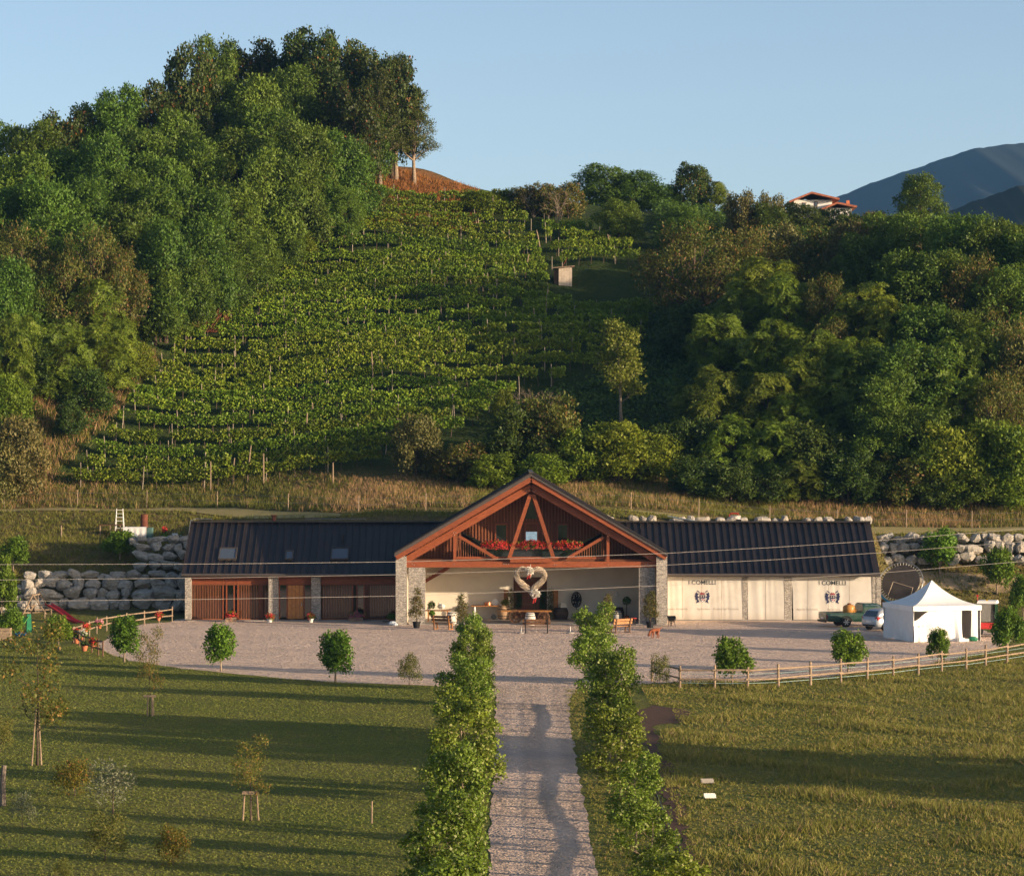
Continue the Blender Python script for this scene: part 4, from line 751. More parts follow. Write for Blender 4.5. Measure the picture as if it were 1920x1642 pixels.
# --- wings
ZE, ZR, DE, DR = 3.44, 6.85, 201.5, 207.0; SW = (ZR - ZE) / (DR - DE)
def zwing(D): return ZE + SW * (D - DE)
def wing_roof(x0, x1, label):
    n = int(round(abs(x1 - x0) / .49)); w = (x1 - x0) / n
    inner = x1; out = x0; lo, hi = min(out, RX0 if out < 0 else RX1), max(out, RX0 if out < 0 else RX1)
    mb = MB(); mb.add([(lo, DE, ZE - .1), (hi, DE, ZE - .1), (hi, DR, ZR - .1), (lo, DR, ZR - .1), (lo, DE, ZE - .3), (hi, DE, ZE - .3), (hi, DR, ZR - .3), (lo, DR, ZR - .3)], [(0, 1, 2, 3), (7, 6, 5, 4), (4, 5, 1, 0), (6, 7, 3, 2), (5, 6, 2, 1), (7, 4, 0, 3)])
    rf = mb.build('wing_roof', m_roofedge, bld)
    mb = MB(); mb.add([(lo, DR, ZR - .06), (hi, DR, ZR - .06), (hi, 212.3, ZE), (lo, 212.3, ZE), (lo, DR, ZR - .3), (hi, DR, ZR - .3), (hi, 212.3, ZE - .25), (lo, 212.3, ZE - .25)], [(0, 1, 2, 3), (7, 6, 5, 4), (4, 5, 1, 0), (6, 7, 3, 2), (5, 6, 2, 1), (7, 4, 0, 3)]); mb.build('rear_slope', m_roof, rf)
    shared = {}
    for i in range(n):
        a = x0 + i * w; xm = a + w / 2; d0 = DE - .06
        inside = RX0 < xm < RX1
        if inside: d0 = max(d0, DE + (min(zroof(a), zroof(a + w)) - .25 - ZE) / SW)
        if d0 > DR - .1: continue
        key = None if inside else 'full'
        if key and key in shared: me_ = shared[key]
        else:
            b = MB(); wa = abs(w) / 2 - .004; z0, z1 = zwing(d0), ZR
            b.add([(-wa, d0, z0 - .1), (wa, d0, z0 - .1), (wa, DR, z1 - .1), (-wa, DR, z1 - .1), (-wa, d0, z0 - .05), (wa, d0, z0 - .05), (wa, DR, z1 - .05), (-wa, DR, z1 - .05)], [(3, 2, 1, 0), (4, 5, 6, 7), (0, 1, 5, 4), (1, 2, 6, 5), (2, 3, 7, 6), (3, 0, 4, 7)])
            b.beam((-wa + .02, d0, z0 - .0), (-wa + .02, DR, z1 - .0), .035, .1); me_ = b.mesh('roof_panel', m_roof, (0, 0, 0))
            if key: shared[key] = me_
        put('roof_panel', me_, rf, (xm, 0, 0))
    xi = (RX0 + 3.2) if out < 0 else (RX1 - 3.2)
    MB().b6(min(out, xi), max(out, xi), DR - .2, DR + .2, ZR - .05, ZR + .06).build('ridge_cap', m_roof, rf)
    MB().tube([(min(out, hi), DE - .14, ZE - .16), (hi if out < 0 else hi, DE - .14, ZE - .16)] if out < 0 else [(lo, DE - .14, ZE - .16), (hi, DE - .14, ZE - .16)], .09, 8).build('gutter', m_roofedge, rf)
    return rf
XLW, XRW = float(P(341, 0, DE)[0]), float(P(1650, 0, DE)[0])
rfl = wing_roof(XLW, -4.6, 'left'); rfr = wing_roof(XRW, 7.3, 'right')
# roof windows, vents
for z0, z1, y0, y1 in ((378, 518, 368, 448), (898, 962, 370, 432), (1255, 1394, 372, 446)):
    D0 = DE + 1.35; D1 = D0 + (1.25 if z1 - z0 > 100 else .95); xa_, xb_ = Z2(z0, 0, 203.5)[0], Z2(z1, 0, 203.5)[0]
    def R(x, d, u): return (x, d - u * SW / math.hypot(1, SW), zwing(d) - .05 + u / math.hypot(1, SW))
    f = MB()
    for aa, bb, cc, dd in ((xa_, xa_ + .08, D0, D1), (xb_ - .08, xb_, D0, D1), (xa_ + .08, xb_ - .08, D0, D0 + .08), (xa_ + .08, xb_ - .08, D1 - .08, D1)):
        f.add([R(aa, cc, 0), R(bb, cc, 0), R(bb, dd, 0), R(aa, dd, 0), R(aa, cc, .14), R(bb, cc, .14), R(bb, dd, .14), R(aa, dd, .14)], [(3, 2, 1, 0), (4, 5, 6, 7), (0, 1, 5, 4), (1, 2, 6, 5), (2, 3, 7, 6), (3, 0, 4, 7)])
    rw = f.build('roof_window', m_roofedge, rfl); f = MB(); f.add([R(xa_ + .08, D0 + .08, .1), R(xb_ - .08, D0 + .08, .1), R(xb_ - .08, D1 - .08, .1), R(xa_ + .08, D1 - .08, .1)], [(0, 1, 2, 3)]); f.build('pane', glassmat('roof_glass', (.06, .075, .1), .1), rw)
c = Z2(1347, 330, 205); MB().lathe((c[0], 205, zwing(205) - .1), [(.07, 0), (.07, .42), (.16, .44), (.16, .5), (.02, .56)], 10).build('vent_pipe', m_darkmetal, rfl)
c = Z2(807, 100, 208.5); MB().lathe((c[0], 208.5, 5.8), [(.14, 0), (.14, 1.4), (.22, 1.42), (.22, 1.5)], 10).build('chimney', m_rust, rfl)
a, b = Z2(1055, 0, 207)[0], Z2(1525, 0, 207)[0]; MB().tube([(a, 207.3, ZR), (a, 207.3, ZR + .2), (b, 207.3, ZR + .2), (b, 207.3, ZR)], .025, 6).build('safety_rail', m_metal, rfl)
a, b = Z2(200, 0, 207)[0], Z2(320, 0, 207)[0]; MB().tube([(XLW, 205.5, zwing(205.5)), (XLW + .05, 206.6, ZR + .1), (a, 207.2, ZR + .22), (b, 207.3, ZR + .18), (b, 207.3, ZR)], .025, 6).build('roof_rail', m_metal, rfl)

# left wing front
def W2(z0, z1, y0, y1, d0, d1, mat, name, par=bld):
    a, b = Z2(z0, y0, d0), Z2(z1, y1, d0); return MB().b6(a[0], b[0], d0, d1, max(b[2], -.02), a[2]).build(name, mat, par)
MB().b6(XLW + .35, -7.7, DW + 2.6, DW + 2.8, -.02, 3.4).build('inner_wall', m_cream, bld)
MB().b6(XLW + .3, -7.75, 211.6, 211.8, -.02, 3.3).build('rear_wall', m_cream, bld)
ew = MB(); xe = XLW + .12; ew.poly([(xe, DW + .1, 0), (xe, 211.8, 0), (xe, 211.8, 3.4), (xe, DR, ZR - .35), (xe, DW + .1, zwing(DW) - .35)], (.25, 0, 0)); ew.build('end_wall', m_pillar, bld)
ew = MB(); xe = XRW - .12; ew.poly([(xe, DW + .1, 0), (xe, 211.8, 0), (xe, 211.8, 3.4), (xe, DR, ZR - .35), (xe, DW + .1, zwing(DW) - .35)], (-.25, 0, 0)); ew.build('end_wall', m_pillar, bld)
MB().b6(XLW + .3, -7.75, DW - .6, DW + 2.6, -.03, .05).build('porch_floor', m_concrete, bld)
W2(112, 158, 560, 922, DW - .75, DW - .1, m_pillar, 'pillar'); W2(766, 842, 586, 930, DW - .6, DW, m_pillar, 'pillar'); W2(1100, 1173, 586, 925, DW - .6, DW, m_pillar, 'pillar')
W2(160, 1760, 566, 598, DW - .55, DW - .35, m_timber, 'eave_beam'); W2(160, 1760, 600, 648, DW + .05, DW + .2, m_timber, 'lintel_beam')
W2(160, 1760, 648, 655, DW + .02, DW + .22, m_timber_d, 'screen_head')
sl_me = MB().box((0, 0, .5), (.03, .04, 1)).mesh('slat', m_slat)
def screen(z0, z1, n, par, y0=652, y1=918):
    a, b = Z2(z0, y0, DW), Z2(z1, y1, DW); s = MB().b6(a[0], b[0], DW + .06, DW + .14, .05, .12).build('slatted_screen', m_slat, par)
    for i in range(n): put('slat', sl_me, s, (a[0] + (b[0] - a[0]) * (i + .5) / n, DW + .1, .12), None, (1, 1, a[2] - .13))
    return s
screen(164, 405, 19, bld); screen(535, 690, 12, bld); screen(725, 764, 3, bld); screen(1180, 1420, 19, bld); screen(1560, 1755, 15, bld)
W2(690, 725, 652, 918, DW + .04, DW + .16, m_timber_d, 'panel'); W2(1520, 1556, 652, 918, DW + .04, DW + .16, m_timber_d, 'panel')
for z in (405, 432, 492, 522, 846, 907, 1040, 1096, 1420, 1452, 1510): W2(z, z + 9, 600, 918, DW + .03, DW + .2, m_timber, 'mullion')
for z0, z1 in ((164, 405), (441, 492), (531, 690), (725, 766), (1180, 1420), (1461, 1510), (1556, 1758)): W2(z0, z1, 655, 918, DW + .3, DW + .32, m_glassd, 'glazing')
for z0, z1 in ((855, 907), (1049, 1096)): W2(z0, z1, 655, 905, DW + .1, DW + .13, m_glassd, 'side_light')
d_ = W2(918, 1038, 650, 918, DW + .06, DW + .14, m_plank, 'front_door'); W2(910, 1046, 600, 648, DW + .01, DW + .045, m_timber, 'transom'); MB().b6(*(lambda c: (c[0] - .03, c[0] + .03, DW - .02, DW + .06, c[2] - .1, c[2] + .1))(Z2(1025, 805, DW))).build('handle', m_metal, d_)
for z in (948, 978, 1008): W2(z, z + 2, 655, 915, DW + .045, DW + .06, m_plankd, 'groove', d_)
# right wing pillars
def Z3(x, y, D): return P(1160 + x / 3.84, 940 + y / 3.84, D)
for z0, z1 in ((890, 932), (1192, 1248), (1826, 1850), (1855, 1889)):
    a, b = Z3(z0, 535, DW - .1), Z3(z1, 875, DW - .1); MB().b6(a[0], b[0], DW - .1, DW + .5, -.05, a[2] + .05).build('pillar', m_pillar, bld)
MB().b6(10.45, XRW - .3, DW + .3, DW + .6, 3.0, 3.3).build('curtain_beam', m_timber_d, bld); MB().b6(10.45, XRW - .4, 211.6, 211.8, -.02, 3.3).build('rear_wall', m_cream, bld)
MB().b6(10.45, XRW - .3, DW - .2, 211.6, -.03, .03).build('wing_floor', m_concrete, bld)

# --- tarpaulin curtains with print
def tarp_mat():
    m, ns, ls, bs = nodes('cream_tarpaulin'); pos = N(ns, 'ShaderNodeNewGeometry').outputs['Position']; sp = N(ns, 'ShaderNodeSeparateXYZ'); ls.new(pos, sp.inputs[0])
    n = noise(ns, ls, 1.6, pos, 5); dirt = mth(ns, ls, 'MULTIPLY', ramp(ns, ls, mth(ns, ls, 'ADD', sp.outputs[2], mth(ns, ls, 'MULTIPLY', n, 1.1)), 1.15, .35), .6)
    c = mixc(ns, ls, ramp(ns, ls, n, .3, .7), (.56, .53, .48), (.49, .455, .41)); c = mixc(ns, ls, dirt, c, (.3, .23, .165)); ls.new(c, bs.inputs['Base Color']); bs.inputs['Roughness'].default_value = .6; return m
m_tarp = tarp_mat(); m_navy = M('navy_print', (.025, .03, .09), .6); m_ink = M('dark_print', (.03, .04, .05), .6); m_faint = M('faded_print', (.42, .37, .31), .7); m_redp = M('red_print', (.3, .03, .05), .6)
def tarp_y(x, z, s): 
    hfac = np.clip((3.35 - z) / 3.3, 0, 1)
    return DW - .06 + .03 * (np.sin(x * 6.3 + s + np.sin(z * .5 + x * .7) * .6) * .5 * (.5 + .5 * np.sin(x * 1.13 + s)) + np.sin(x * 2.1 + s * 2 - z * .15) * .5 + .3 * np.sin(x * 3.7 - z * .3 + s) * np.sin(x * .57 + 1)) * (.35 + .65 * hfac) - .07 * hfac * np.abs(np.sin(x * 1.1 + s)) + .006 * np.sin(x * 11 + z * .8 + 3 * np.sin(x * 1.7)) * np.sin(x * .9 + s)
def text_mesh(s, size, mat, sx=1.0, off=0.0):
    cu = bpy.data.curves.new('t', 'FONT'); cu.body = s; cu.size = size; cu.align_x = 'CENTER'; cu.offset = off; ob = bpy.data.objects.new('t', cu); COL.objects.link(ob)
    dg = bpy.context.evaluated_depsgraph_get(); me = bpy.data.meshes.new_from_object(ob.evaluated_get(dg)); bpy.data.objects.remove(ob); me.materials.clear(); me.materials.append(mat)
    for v in me.vertices: v.co.x *= sx
    return me
def drape(me, x, z, s, root, name, gap=.02):
    o = ROOT[root.name]; bm = bmesh.new(); bm.from_mesh(me); bmesh.ops.triangulate(bm, faces=bm.faces[:])
    for _ in range(5):
        es = [e for e in bm.edges if e.calc_length() > .09]
        if not es: break
        bmesh.ops.subdivide_edges(bm, edges=es, cuts=1); bmesh.ops.triangulate(bm, faces=bm.faces[:])
    bm.to_mesh(me); bm.free()
    for v in me.vertices: X, Z = x + v.co.x, z + v.co.y; v.co = (X - o[0], tarp_y(X, Z, s) - gap - o[1], Z - o[2])
    return put(name, me, root)
def curtain(z0, z1, s, label, printed, nar=0):
    a, b = Z3(z0, 532, DW - .06), Z3(z1, 870, DW - .06); X0, X1 = a[0], b[0]; root = thing('tarpaulin_curtain', ((X0 + X1) / 2, DW - .06, 0), label, 'curtain')
    mb = MB(); mb.smooth = True
    def fn(u, v):
        z = .06 + (3.3 - .06) * v; pinch = nar * (math.sin(math.pi * min(1, max(0, (1 - v)))) ** 2) * .16 * (-1 if nar < 0 else 1); x = X0 + (X1 - X0) * u
        if nar < 0 and u < .12: x += .22 * (1 - u / .12) * (math.exp(-((v - .9) / .12) ** 2) * -1 + .35 * (1 - v))
        if nar > 0 and u > .88: x += .22 * ((u - .88) / .12) * (math.exp(-((v - .9) / .12) ** 2) * 0 - .3 * v + .25)
        return (x, tarp_y(x, z, s), z)
    mb.grid(fn, int((X1 - X0) * 24), 26); mb.build('sheet', m_tarp, root)
    sm = MB()
    for t in ((.2, .46, .72) if printed else (.5,)):
        x = X0 + (X1 - X0) * t; sm.tube([(x, tarp_y(x, z, s) - .004, z) for z in np.linspace(.1, 3.25, 14)], .012, 4)
    sm.build('seam', M('seam_thread', (.55, .48, .38), .7), root)
    if printed:
        xc, zc = printed; drape(text_mesh('I COMELLI', .42, m_ink, 1.02, .003), xc, zc, s, root, 'lettering')
        k = 1.0; ox, oz = xc + .02, zc - .98
        def pm(pts, mat, gap, name):
            me = bpy.data.meshes.new(name); me.from_pydata([(p[0] * .82, p[1] * .82, 0) for p in pts], [], [tuple(range(len(pts)))]); me.materials.append(mat); me.update(); return drape(me, ox, oz, s, root, name, gap)
        sh = [(-.24, .3), (.24, .3), (.24, -.02), (.17, -.2), (0, -.32), (-.17, -.2), (-.24, -.02)]
        pm(sh, m_navy, .021, 'shield'); pm([(-.2, .0), (.2, .0), (.2, -.03), (.14, -.17), (0, -.28), (-.14, -.17), (-.2, -.03)], m_white, .025, 'shield_field')
        for q in (-.1, 0.02, .14): pm([(q - .1, -.01), (q - .02, -.01), (q + .06, -.17), (q - .0, -.21)], m_redp if q > 0 else m_navy, .029, 'stripe')
        pm([(-.16, .25), (-.04, .25), (-.04, .1), (-.16, .1)], m_faint, .029, 'quarter'); pm([(.04, .25), (.16, .25), (.16, .1), (.04, .1)], m_faint, .029, 'quarter')
        pm([(-.2, .34), (-.26, .52), (-.12, .42), (-.08, .58), (0, .44), (.08, .58), (.12, .42), (.26, .52), (.2, .34)], m_redp, .023, 'crown_mark')
        for sg in (-1, 1):
            pts = [(.28, -.36), (.36, -.3), (.42, -.36), (.56, -.42), (.5, -.3), (.46, -.16), (.58, -.1), (.6, .1), (.66, .24), (.58, .3), (.62, .42), (.5, .56), (.46, .44), (.36, .46), (.3, .36), (.4, .3), (.38, .16), (.27, .18), (.28, .08), (.4, .02), (.36, -.12), (.28, -.2)]
            pts = [(sg * x, y) for x, y in pts]; pm(pts if sg > 0 else pts[::-1], m_navy, .023, 'supporter')
            pm([(sg * .3, .62), (sg * .5, .72), (sg * .42, .58), (sg * .22, .5)][::sg], m_navy, .023, 'mantling')
        for txt, dx in (('Azienda Vitivinicola', -1.72), ('Agriturismo', 0.15), ('Prodotti del Territorio', 1.75)): drape(text_mesh(txt, .19, m_faint, 1.0, .001), xc + dx - .05, zc - 1.78, s, root, 'small_lettering')
zc = float(Z3(0, 597, DW)[2])
curtain(352, 892, .3, 'cream printed tarpaulin curtain nearest the stone gable pillar', (float(Z3(600, 0, DW)[0]), zc), 1)
curtain(930, 1190, 1.7, 'narrow plain cream tarpaulin curtain between two stone pillars', None)
curtain(1250, 1822, 2.6, 'cream printed tarpaulin curtain behind the green pickup', (float(Z3(1537, 0, DW)[0]), zc - .03), -1)

# ------------------------------------------------------------------ avenue, court and lawn trees
AV = 'trees of the avenue along the lane'
for i, (d, h, w) in enumerate(((60, 2.9, 2.2), (66.5, 3.3, 2.5), (75.5, 3.6, 2.7), (87, 3.8, 2.7), (101.5, 4.1, 2.8), (125, 3.6, 2.6), (138, 4.0, 2.8), (146, 3.9, 2.5))):
    x = np.interp(d, [68, 90, 145], [-1.5, -1.72, -1.95]) + .12 * math.sin(i * 2.3); tree('avenue_tree', 'avenue', (x, d, 0), h, w * (.82 + .12 * math.sin(i * 1.7)), 'leafy young tree of the left avenue row, %s from the forecourt' % ['eighth', 'seventh', 'sixth', 'fifth', 'fourth', 'third', 'second', 'first'][i], 'tree', AV)
for i, (d, h, w, x) in enumerate(((64, 2.5, 1.6, 4.1), (71, 2.75, 2.1, 3.85), (79.5, 2.85, 2.1, 3.85), (89, 3.1, 2.1, 3.85), (102, 3.5, 2.4, 3.85), (115.5, 4.5, 2.8, 3.95), (136, 3.9, 2.5, 4.0), (151, 4.2, 2.4, 4.3))):
    tree('avenue_tree', 'avenue' if i in (5, 7) else 'avenue_thin', (x, d, 0), h, w * (.9 + .1 * math.sin(i * 2.1)), 'leafy young tree of the right avenue row, %s from the forecourt' % ['eighth', 'seventh', 'sixth', 'fifth', 'fourth', 'third', 'second', 'first'][i], 'tree', AV)
CT = 'round mulberry trees around the forecourt'
for px, base, top, w, t in ((233, 1241, 1151, 2.05, 'round mulberry tree by the left corner of the gravel'), (414, 1258, 1167, 2.0, 'mulberry tree with a ragged crown at the gravel edge, second from the left'), (629, 1279, 1178, 2.1, 'round mulberry tree at the lawn edge left of the avenue'), (1373, 1287, 1187, 2.0, 'mulberry tree behind the rail fence nearest the avenue'), (1590, 1262, 1175, 2.15, 'dense round mulberry tree behind the rail fence before the white car'),
    (1889, 1232, 1133, 2.0, 'bushy mulberry at the right end of the rail fence'), (110, 1218, 1147, 1.6, 'mulberry tree beside the red slide'), (18, 1198, 1135, 1.7, 'mulberry tree above the wooden planter at the left edge')):
    p = G(px, base); h = H - (top - HY) * p[1] / F; tree('mulberry_tree', 'mulberry', p, h, w, t, 'tree', CT)
for px, d, zb, top, w, t in ((25, 211, None, 1000, 2.2, 'young tree on the shaded slope at the far left'), (225, 213, None, 990, 2.6, 'young tree on the slope above the boulder wall'), (1762, 212.5, None, 984, 2.9, 'leafy young tree before the right boulders'), (1869, 210.5, None, 1020, 2.5, 'young tree beside the earth path on the right'), (1918, 203, None, 1072, 1.9, 'young tree at the right picture edge'), (3, 196, None, 1030, 2.0, 'leafy young tree cut by the left picture edge')):
    X_ = pxX(px, d); z_ = float(zg(X_, d)); tree('mulberry_tree', 'mulberry', (X_, d, z_), H - (top - HY) * d / F - z_, w, t, 'tree', 'young trees on the banks')
p = G(1759, 1249); tree('mulberry_tree', 'mulberry', p, 2.3, 1.4, 'thin young mulberry tree before the white tent', 'tree', CT)
for px, base, top, w, k, t in ((767, 1284, 1231, 1.3, 'shrub', 'sparse shrub on the gravel edge left of the avenue'), (1237, 1288, 1232, 1.0, 'shrub', 'shrub behind the left end of the rail fence'), (140, 1491, 1428, 1.25, 'golden', 'golden-leaved shrub on the lawn'), (212, 1525, 1435, 1.9, 'silver', 'silvery open shrub beside the golden shrub'), (197, 1613, 1530, 1.25, 'shrub', 'small green vase-shaped tree low on the lawn'), (325, 1620, 1555, .95, 'golden', 'brownish round shrub at the bottom of the lawn'), (42, 1552, 1490, .8, 'silver', 'thin grey sapling at the lower left'), (0, 1410, 1345, 1.0, 'shrub', 'shrub cut by the left picture edge on the lawn'), (118, 1652, 1612, .6, 'shrub', 'sprouting shrub at the bottom picture edge')):
    p = G(px, base); tree(key_name[k], k, p, H - (top - HY) * p[1] / F, w, t, 'shrub')
def staked(px, base, top, w, stakes, label, v=0, ph=1.3):
    p = G(px, base); h = H - (top - HY) * p[1] / F; r = tree('young_tree', 'sapling', p, h, w, label, 'tree', v=v, rz=0.0)
    return p
def stake_set(p, offs, h, label, bar):
    o = thing('tree_stake', p, label, 'stake'); 
    for dx, dy in offs: MB().tube([(p[0] + dx, p[1] + dy, -.1), (p[0] + dx * (.75 if bar else .2), p[1] + dy * .3, h)], [.035, .03], 7).build('stake', m_oldwood, o)
    if bar: MB().b6(p[0] - .28, p[0] + .28, p[1] - .1, p[1] - .06, h - .1, h).build('crossbar', m_oldwood, o)
    else: MB().lathe((p[0], p[1], h - .12), [(.06, 0), (.06, .1)], 8).build('strap', m_black, o)
p = staked(70, 1435, 1172, 2.6, 2, 'tall thin yellowing tree staked on the left lawn', 1); stake_set(p, ((-.2, -.15), (.15, .1)), 2.3, 'leaning stakes of the tall yellowing tree', False)
p = staked(281, 1342, 1180, 1.2, 3, 'slim staked tree on the lawn below the round mulberry', 0); stake_set(p, ((-.12, 0), (.12, -.08), (.16, .1)), .98, 'stakes of the slim tree below the mulberry', True)
p = staked(470, 1538, 1382, 1.2, 3, 'sparse staked sapling in the middle of the lawn', 0); stake_set(p, ((-.27, 0), (.27, 0), (.0, .2)), 1.0, 'three stakes of the sparse sapling in mid lawn', True)
MB().tube([(*G(697, 1543)[:2], -.1), (*(G(697, 1543)[:2] + (.01, 0)), .75)], [.03, .026], 7).build('marker_post', m_oldwood); tag(bpy.data.objects['marker_post'], 'single short wooden stake on the lawn left of the avenue', 'stake')
MB().tube([(*G(6, 1510)[:2], -.1), (*(G(6, 1510)[:2] + (-.02, 0)), .9), (*(G(6, 1510)[:2] + (.03, .02)), 1.42)], [.11, .1, .085], 9).build('old_post', M('grey_post', (.2, .16, .13), .9, (.1, .08, .065), 6, .8, 15)); tag(bpy.data.objects['old_post'], 'thick weathered post at the left picture edge', 'post')

# ------------------------------------------------------------------ fences
def rail_fence(name, pts, label, h=1.12, post_r=.06, mat=m_oldwood, rails=(.98, .5), spacing=None, jit=.0, rr=.045, seed=1):
    rn = random.Random(seed); root = thing(name, (pts[0][0], pts[0][1], 0), label, 'fence'); tops = []
    for p in pts:
        hh = h * rn.uniform(.95, 1.08); z0 = float(zg(p[0], p[1])); o = MB(); o.tube([(p[0], p[1], z0 - .1), (p[0] + rn.uniform(-.03, .03), p[1], z0 + hh)], [post_r * rn.uniform(.9, 1.15), post_r * .95], 7); o.build('post', mat, root)
    for a, b in zip(pts[:-1], pts[1:]):
        for z in rails:
            d = unit(np.array((b[0] - a[0], b[1] - a[1], 0))); za, zb = float(zg(a[0], a[1])), float(zg(b[0], b[1]))
            MB().tube([np.array((a[0], a[1] - post_r - rr, za + z + rn.uniform(-.04, .04))) - d * .12, np.array((b[0], b[1] - post_r - rr, zb + z + rn.uniform(-.04, .04))) + d * .12], [rr * rn.uniform(.85, 1.15), rr * rn.uniform(.85, 1.1)], 7).build('rail', mat, root)
    return root
fpx = [(1190, 1283), (1275, 1290), (1340, 1291), (1402, 1291), (1460, 1289), (1520, 1284), (1577, 1279), (1626, 1275), (1675, 1270), (1722, 1264), (1766, 1259), (1812, 1255), (1848, 1250), (1888, 1244), (1925, 1238), (1965, 1231)]
fp = [G(*q) for q in fpx]; fp[0] = fp[0] + np.array((1.0, 2.0, 0)); fn_ = rail_fence('rail_fence', fp, 'long two-rail wooden fence curving along the meadow on the right', 1.18, .065)
wm = M('blue_wire', (.35, .5, .5), .5)
for z in (.75, .28): MB().tube([(p[0], p[1] + .07, z) for p in fp[1:]], .012, 4).build('wire', wm, fn_)
lf = [np.array((-23.9, 201.3, 0)), Z5(1430, 0, 199.5) * (1, 1, 0), Z5(1300, 0, 197) * (1, 1, 0), Z5(1140, 0, 194.5) * (1, 1, 0), Z5(960, 0, 191.5) * (1, 1, 0), Z5(870, 0, 189) * (1, 1, 0), Z5(805, 0, 186.5) * (1, 1, 0), Z5(735, 0, 183.5) * (1, 1, 0), Z5(660, 0, 181) * (1, 1, 0)]
rail_fence('rail_fence', lf, 'two-rail wooden fence from the house to the playground', 1.0, .05, rails=(.86, .45), seed=2)
lf2 = [Z5(655, 0, 180) * (1, 1, 0), Z5(712, 0, 177.5) * (1, 1, 0), Z5(752, 0, 174.5) * (1, 1, 0), Z5(825, 0, 172) * (1, 1, 0), Z5(885, 0, 170) * (1, 1, 0), Z5(925, 0, 169.3) * (1, 1, 0)]
rail_fence('rail_fence', lf2, 'short dark wooden fence with flower pots left of the gravel', .92, .05, m_plankd, rails=(.84, .42), seed=3)
# black netting strip beside the right avenue row
nf = thing('netting_fence', (4.9, 66, 0), 'low black netting strip on upright panels right of the lane', 'fence'); dd = np.arange(64, 139, 2.6)
for d in dd: MB().b6(4.94, 4.97, d - .16, d + .16, -.05, .95 + .06 * math.sin(d)).build('panel', m_black, nf)
nm = MB(); k_ = 0
def strip(u, v):
    d = 64 + 73 * u; c = .62 + .035 * math.sin(d * .33) + .04 * math.sin(d * .11 + 1); return (4.92 + .05 * math.sin(d * 1.3), d, c + (v - .5) * .125)
nm.grid(strip, 150, 2); nm.build('netting', m_black, nf)
for z in (.78,): MB().tube([(4.93, d, z + .01 * math.sin(d)) for d in dd], .008, 4).build('wire', m_metal, nf)
# wire fence on the bank above the track
wf = thing('wire_fence', (-40, 229, 8), 'thin wooden post fence along the track at the hill foot', 'fence'); prev = []
for px in (8, 145, 275, 407, 540, 672, 798, 920, 1060, 1183, 1310, 1443, 1569, 1699, 1822, 1940):
    d = float(track_D(pxX(px, 222))) + 1.6; x = pxX(px, d); z = float(zg(x, d)); h = 1.35
    MB().tube([(x, d, z - .1), (x + .03, d, z + h)], [.042, .036], 6).build('post', m_oldwood, wf); prev.append((x, d - .04, z))
for hz in (.6, 1.1): MB().tube([(a, b, c + hz) for a, b, c in prev], .008, 4).build('wire', m_metal, wf)
for px, pyb, pyt, lab in ((115, 1008, 985, 'short pale stake on the shaded terrace'), (395, 922, 865, 'tall pale vineyard end post at the bottom of the vines'), (888, 965, 940, 'slim pale post left of the gable ridge')):
    p = ray_hill(px, pyb); h = H - (pyt - HY) * p[1] / F - p[2]; o = MB().tube([(p[0], p[1], p[2] - .1), (p[0], p[1], p[2] + h)], [.05, .045], 6).build('wooden_stake', m_oldwood); tag(o, lab, 'stake')

# overhead wires
m_wire = M('overhead_wire', (.5, .45, .4), .5)
for k, (pp, t) in enumerate((([(-500, 1056), (0, 1058), (400, 1057), (750, 1053), (1000, 1046), (1250, 1037), (1450, 1026), (1650, 1013), (1920, 991), (2600, 930)], 'highest'), ([(-500, 1087), (0, 1087), (400, 1083), (750, 1077), (1000, 1069), (1250, 1059), (1450, 1049), (1650, 1036), (1920, 1015), (2600, 955)], 'middle'), ([(-500, 1128), (0, 1127), (400, 1123), (750, 1117), (1000, 1108), (1250, 1097), (1450, 1087), (1650, 1074), (1920, 1052), (2600, 990)], 'lowest'))):
    o = MB().tube([P(a, b, 176 - k * .4) for a, b in pp], .012, 5).build('overhead_wire', m_wire); tag(o, '%s of the three overhead wires crossing before the building' % t, 'wire', 'overhead wires')

# ------------------------------------------------------------------ boulders
def rock_mesh(seed):
    rng = np.random.default_rng(seed); mb = MB(); mb.ball((0, 0, 0), 1, 12, 8); v = np.array(mb.v); v = v / (np.abs(v).max(1, keepdims=True) + 1e-6) ** .65
    for _ in range(12):
        n = unit(rng.normal(size=3)); c = rng.uniform(.6, .95); d = v @ n; q = d > c; v[q] -= np.outer(d[q] - c, n)
    v += rng.normal(size=v.shape) * .045; mb.v = [tuple(x) for x in v]; return mb.mesh('boulder', m_rock)
ROCKS = [rock_mesh(s) for s in range(10)]
def boulder_wall(label, cells, seed):
    rn = random.Random(seed); c0 = cells[0]; root = thing('boulder_wall', (c0[0], c0[1], c0[2]), label, 'boulder wall')
    for x, d, z, sx, sz in cells:
        put('boulder', rn.choice(ROCKS), root, (x, d, z), (rn.uniform(-.25, .25), rn.uniform(-.3, .3), rn.choice((0, 3.14)) + rn.uniform(-.4, .4)), (sx * .8, min(sx, sz) * rn.uniform(.7, .9), sz * .78))
    return root
def wall_cells(x0, x1, rows, fD, seed, size=.82):
    rn = random.Random(seed); out = []
    for j, (z, k) in enumerate(rows):
        x = x0 + rn.uniform(0, .5)
        while x < x1:
            s = size * rn.uniform(.6, 1.6) * k; zz = size * rn.uniform(.68, .95) * k; x += s * .66
            out.append((x, fD(x, z) + rn.uniform(-.1, .15), z + rn.uniform(-.12, .12), s, zz)); x += s * .66
    return out
def fl(x, z): return 208.1 + .45 * z + np.interp(x, [-37, -34, -24], [-3.0, -.3, .2])
c1 = wall_cells(-35.8, -23.6, ((.75, 1), (1.5, 1.05), (2.25, 1.0), (2.85, .7)), fl, 4)
